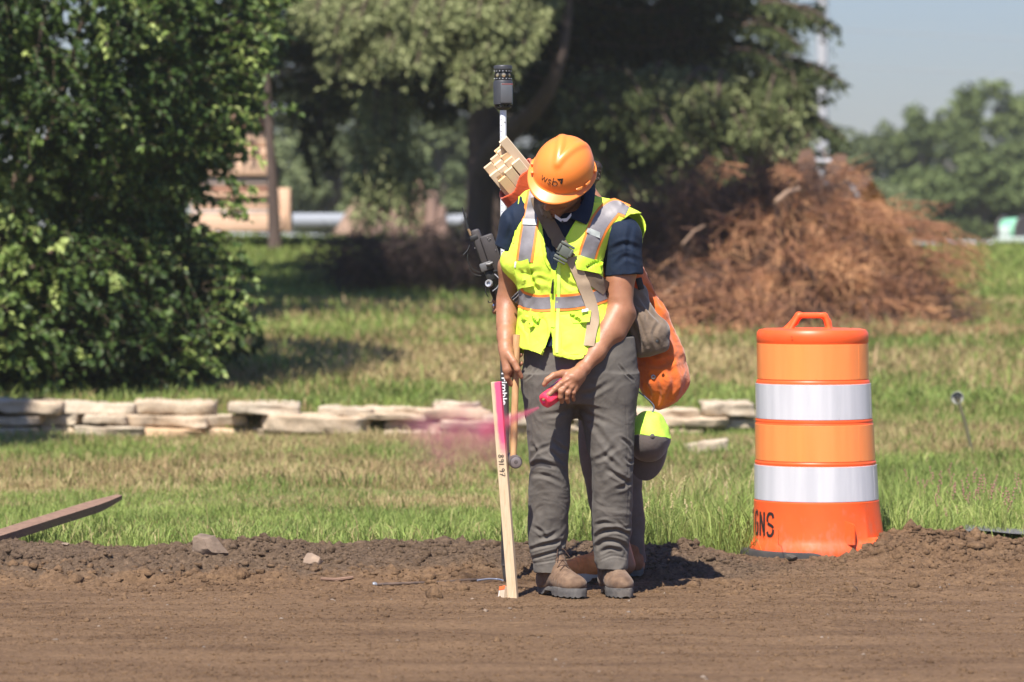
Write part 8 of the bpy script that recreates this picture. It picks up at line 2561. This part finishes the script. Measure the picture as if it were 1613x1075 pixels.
# ================================================================== second worker, standing behind in profile
def second():
    Y = 14.98
    def u(px, py, dy=0.0): return np.array(W(px, py, Y + dy)[:])
    k = Y / F
    p2 = empty('person', Vector(u(965, 905)), 'second worker mostly hidden behind the first, in orange boots, holding the survey pole', 'person')
    fl = Field((-.12, Y - .36, .02), (.62, Y + .30, 1.72), .0036)
    f2 = Vector((-.93, -.12, -.35)); u2 = Vector((-.33, 0, .94)); M2 = rot_to(f2, u2); hc = Vector(u(893, 272, .06))
    add_head(fl, hc, M2, .92)
    fl.chain([u(912, 290, .06), u(928, 330, .06), u(935, 380, .06)], [.05, .06, .08], .03)
    def zz(py): return W(900, py, Y).z
    fl.loft([(zz(600), u(948, 600)[0], Y + .05, .09, .12), (zz(540), u(950, 540)[0], Y + .05, .09, .12), (zz(470), u(945, 470)[0], Y + .05, .08, .11), (zz(390), u(938, 390)[0], Y + .05, .095, .15), (zz(340), u(932, 340)[0], Y + .05, .07, .13)], .03)
    fl.chain([u(945, 600, -.03), u(940, 740, -.03), u(985, 890, -.03)], [.07, .05, .04], .03)
    fl.chain([u(945, 600, .12), u(955, 740, .12), u(1000, 890, .12)], [.07, .05, .04], .03)
    # near arm reaching to the pole, hand closed round the grip
    fl.chain([u(925, 360, -.10), u(890, 440, -.13), u(872, 470, -.13)], [.05, .04, .037], .03)
    fl.chain([u(872, 470, -.13), u(830, 475, -.09), u(804, 478, -.045)], [.037, .032, .023], .02)
    fl.cone(u(804, 478, -.045), u(792, 478, -.035), .024, .026, .012)
    for i, (y0, y1) in enumerate(((466, 463), (474, 472), (482, 481), (490, 489))):
        rr = (.0098, .0102, .0098, .0086)[i]
        fl.chain([u(794, y0, -.045), u(784, y1, -.055), u(778.5, y1 + 2, -.040), u(779.5, y1 + 4, -.020)], [rr * 1.05, rr, rr * .95, rr * .85], .006, .003)
    fl.chain([u(800, 468, -.02), u(790, 462, .012), u(783, 460, .02)], [.014, .012, .010], .01)
    fl.chain([u(925, 360, .20), u(895, 450, .22), u(870, 520, .16)], [.05, .04, .036], .03)
    fl.chain([u(870, 520, .16), u(860, 560, .08), u(866, 590, .05)], [.036, .028, .026], .02)
    for i in range(4): fl.chain([u(866, 590, .05 + .018 * (i - 1.5)), u(864, 606, .045 + .018 * (i - 1.5)), u(868, 618, .05 + .016 * (i - 1.5))], [.010, .009, .008], .004)
    fl.chain([u(862, 584, .02), u(856, 598, .01)], [.011, .009], .008)
    b2 = sdf_obj('body', fl, M_skin, p2, None, 1)
    MB().lathe(Vector(u(778, 482, -.047)), [(.0088, -.003), (.0102, -.002), (.0102, .002), (.0088, .003)], 20, (1, -.2, .05), close=False).build('ring', simple('silver_ring', (0.8, 0.8, 0.82), .2, metal=1.0), p2, True)
    # trousers
    def sec(py, x0, x1, dy, hd): return (zz(py), u((x0 + x1) / 2, py)[0], Y + dy, (x1 - x0) / 2 * k, hd)
    fl = Field((-.02, Y - .25, .06), (.62, Y + .30, 1.02), .0042)
    fl.loft([sec(540, 905, 996, .05, .15), sec(600, 900, 1000, .05, .15), sec(640, 908, 996, .05, .14)], 0)
    fl.loft([sec(600, 904, 990, -.02, .09), sec(660, 910, 990, -.03, .085), sec(720, 913, 985, -.04, .075), sec(780, 926, 988, -.04, .070), sec(840, 930, 985, -.03, .070), sec(892, 936, 990, -.03, .074)], .02)
    fl.loft([sec(600, 915, 1000, .12, .09), sec(660, 925, 1004, .12, .085), sec(720, 932, 1012, .12, .080), sec(780, 945, 1014, .12, .072), sec(840, 962, 1017, .12, .070), sec(891, 972, 1021, .12, .072)], .02)
    M_p2 = cloth_mat('taupe_canvas_trousers', (0.145, 0.112, 0.090), (0.115, 0.09, 0.072), dirt=(.2, .15, .11), sheen=.05)
    def post(V, Nn):
        low = sstep(.5, .1, V[:, 2])
        return V + Nn * (fbm(V * np.array([7, 7, 12.0]), 3, seed=55) * (.006 + .006 * low))[:, None]
    sdf_obj('trousers', fl, M_p2, p2, post, 1)
    # tan patch down the shin that shows between the legs
    # shirt + vest
    fl = Field((-.15, Y - .32, .80), (.66, Y + .34, 1.66), .0045)
    fl.loft([(zz(560), u(950, 560)[0], Y + .05, .120, .16), (zz(470), u(944, 470)[0], Y + .05, .105, .145), (zz(390), u(938, 390)[0], Y + .05, .118, .175), (zz(340), u(930, 340)[0], Y + .05, .095, .165)], 0)
    fl.cone(u(925, 330, -.08), u(925, 330, .18), .06, .06, .04)
    sdf_obj('safety_vest', fl, M_vest, p2, lambda V, Nn: V + Nn * (.008 * fbm(V * 9, 3, seed=7))[:, None], 1)
    fl = Field((-.15, Y - .32, .80), (.66, Y + .34, 1.66), .0045)
    fl.chain([u(925, 350, -.10), u(905, 405, -.13)], [.062, .058], .02); fl.chain([u(925, 350, .20), u(908, 405, .215)], [.062, .058], .02)
    fl.cone(u(918, 312, .06), u(925, 330, .06), .062, .075, .03)
    sdf_obj('shirt', fl, M_navy, p2, None, 1)
    r = random.Random(4)
    fl = Field(np.array(hc[:]) - .16, np.array(hc[:]) + .16, .004)
    A = np.array(M2); h = np.array(hc[:])
    fl.ell(h + A @ np.array([0, -.02, .02]), (.074, .092, .085), A); fl.ell(h + A @ np.array([0, -.055, -.045]), (.055, .05, .055), A, .02); fl.ell(h + A @ np.array([0, .07, -.045]), (.10, .08, .085), A, .004, 'sub')
    fl.chain([h + A @ np.array([0, -.09, .0]), h + A @ np.array([0, -.115, -.02]), h + A @ np.array([0, -.11, -.06])], [.018, .020, .010], .02)
    hr = sdf_obj('hair', fl, M_hair, p2, lambda V, Nn: V + Nn * (.002 * fbm(V * 160, 2, seed=2))[:, None])
    # boots: orange wedge boot in front, brown sole
    M_ob = cloth_mat('orange_leather', (0.78, 0.28, 0.085), (0.60, 0.20, 0.06), weave=300, dirt=(0.62, 0.34, 0.18), sheen=0, mott=25, wr=.4)
    M_os_ = simple('pale_wedge_sole', (0.50, 0.42, 0.34), .8, c2=(.3, .24, .19), vscale=20)
    M_ob2 = cloth_mat('brown_leather', (0.30, 0.12, 0.055), (0.22, 0.085, 0.04), weave=300, dirt=(0.35, 0.2, 0.12), sheen=0, mott=25, wr=.4)
    ha = Vector((W(978, 900, Y - .05).x, Y - .05, .010)); boot(ha + Vector((-.275, -.13, 0)), ha, p2, M_ob, M_os_, M_lace, 3, .105, False)
    hb_ = Vector((W(1012, 900, Y + .11).x, Y + .10, .014)); boot(hb_ + Vector((-.255, -.045, 0)), hb_, p2, M_ob2, M_sole, M_lace, 4, .105, False)
second()
# ================================================================== thin summer haze over the whole place
def haze():
    m = bpy.data.materials.new('thin_haze'); m.use_nodes = True; nt = m.node_tree; nt.nodes.clear()
    out = nt.nodes.new('ShaderNodeOutputMaterial'); pv = nt.nodes.new('ShaderNodeVolumePrincipled')
    pv.inputs['Color'].default_value = (0.93, 0.93, 0.90, 1); pv.inputs['Density'].default_value = 0.0006; pv.inputs['Anisotropy'].default_value = 0.3
    nt.links.new(pv.outputs[0], out.inputs['Volume'])
    mb = MB(); mb.box((0, 425, 6.5), (1040, 980, 25)); o = mb.build('haze', m)
    tag(o, kind='stuff', label='thin pale summer haze in the air over the whole place', cat='haze')
haze()
print('objects', len(sc.objects))
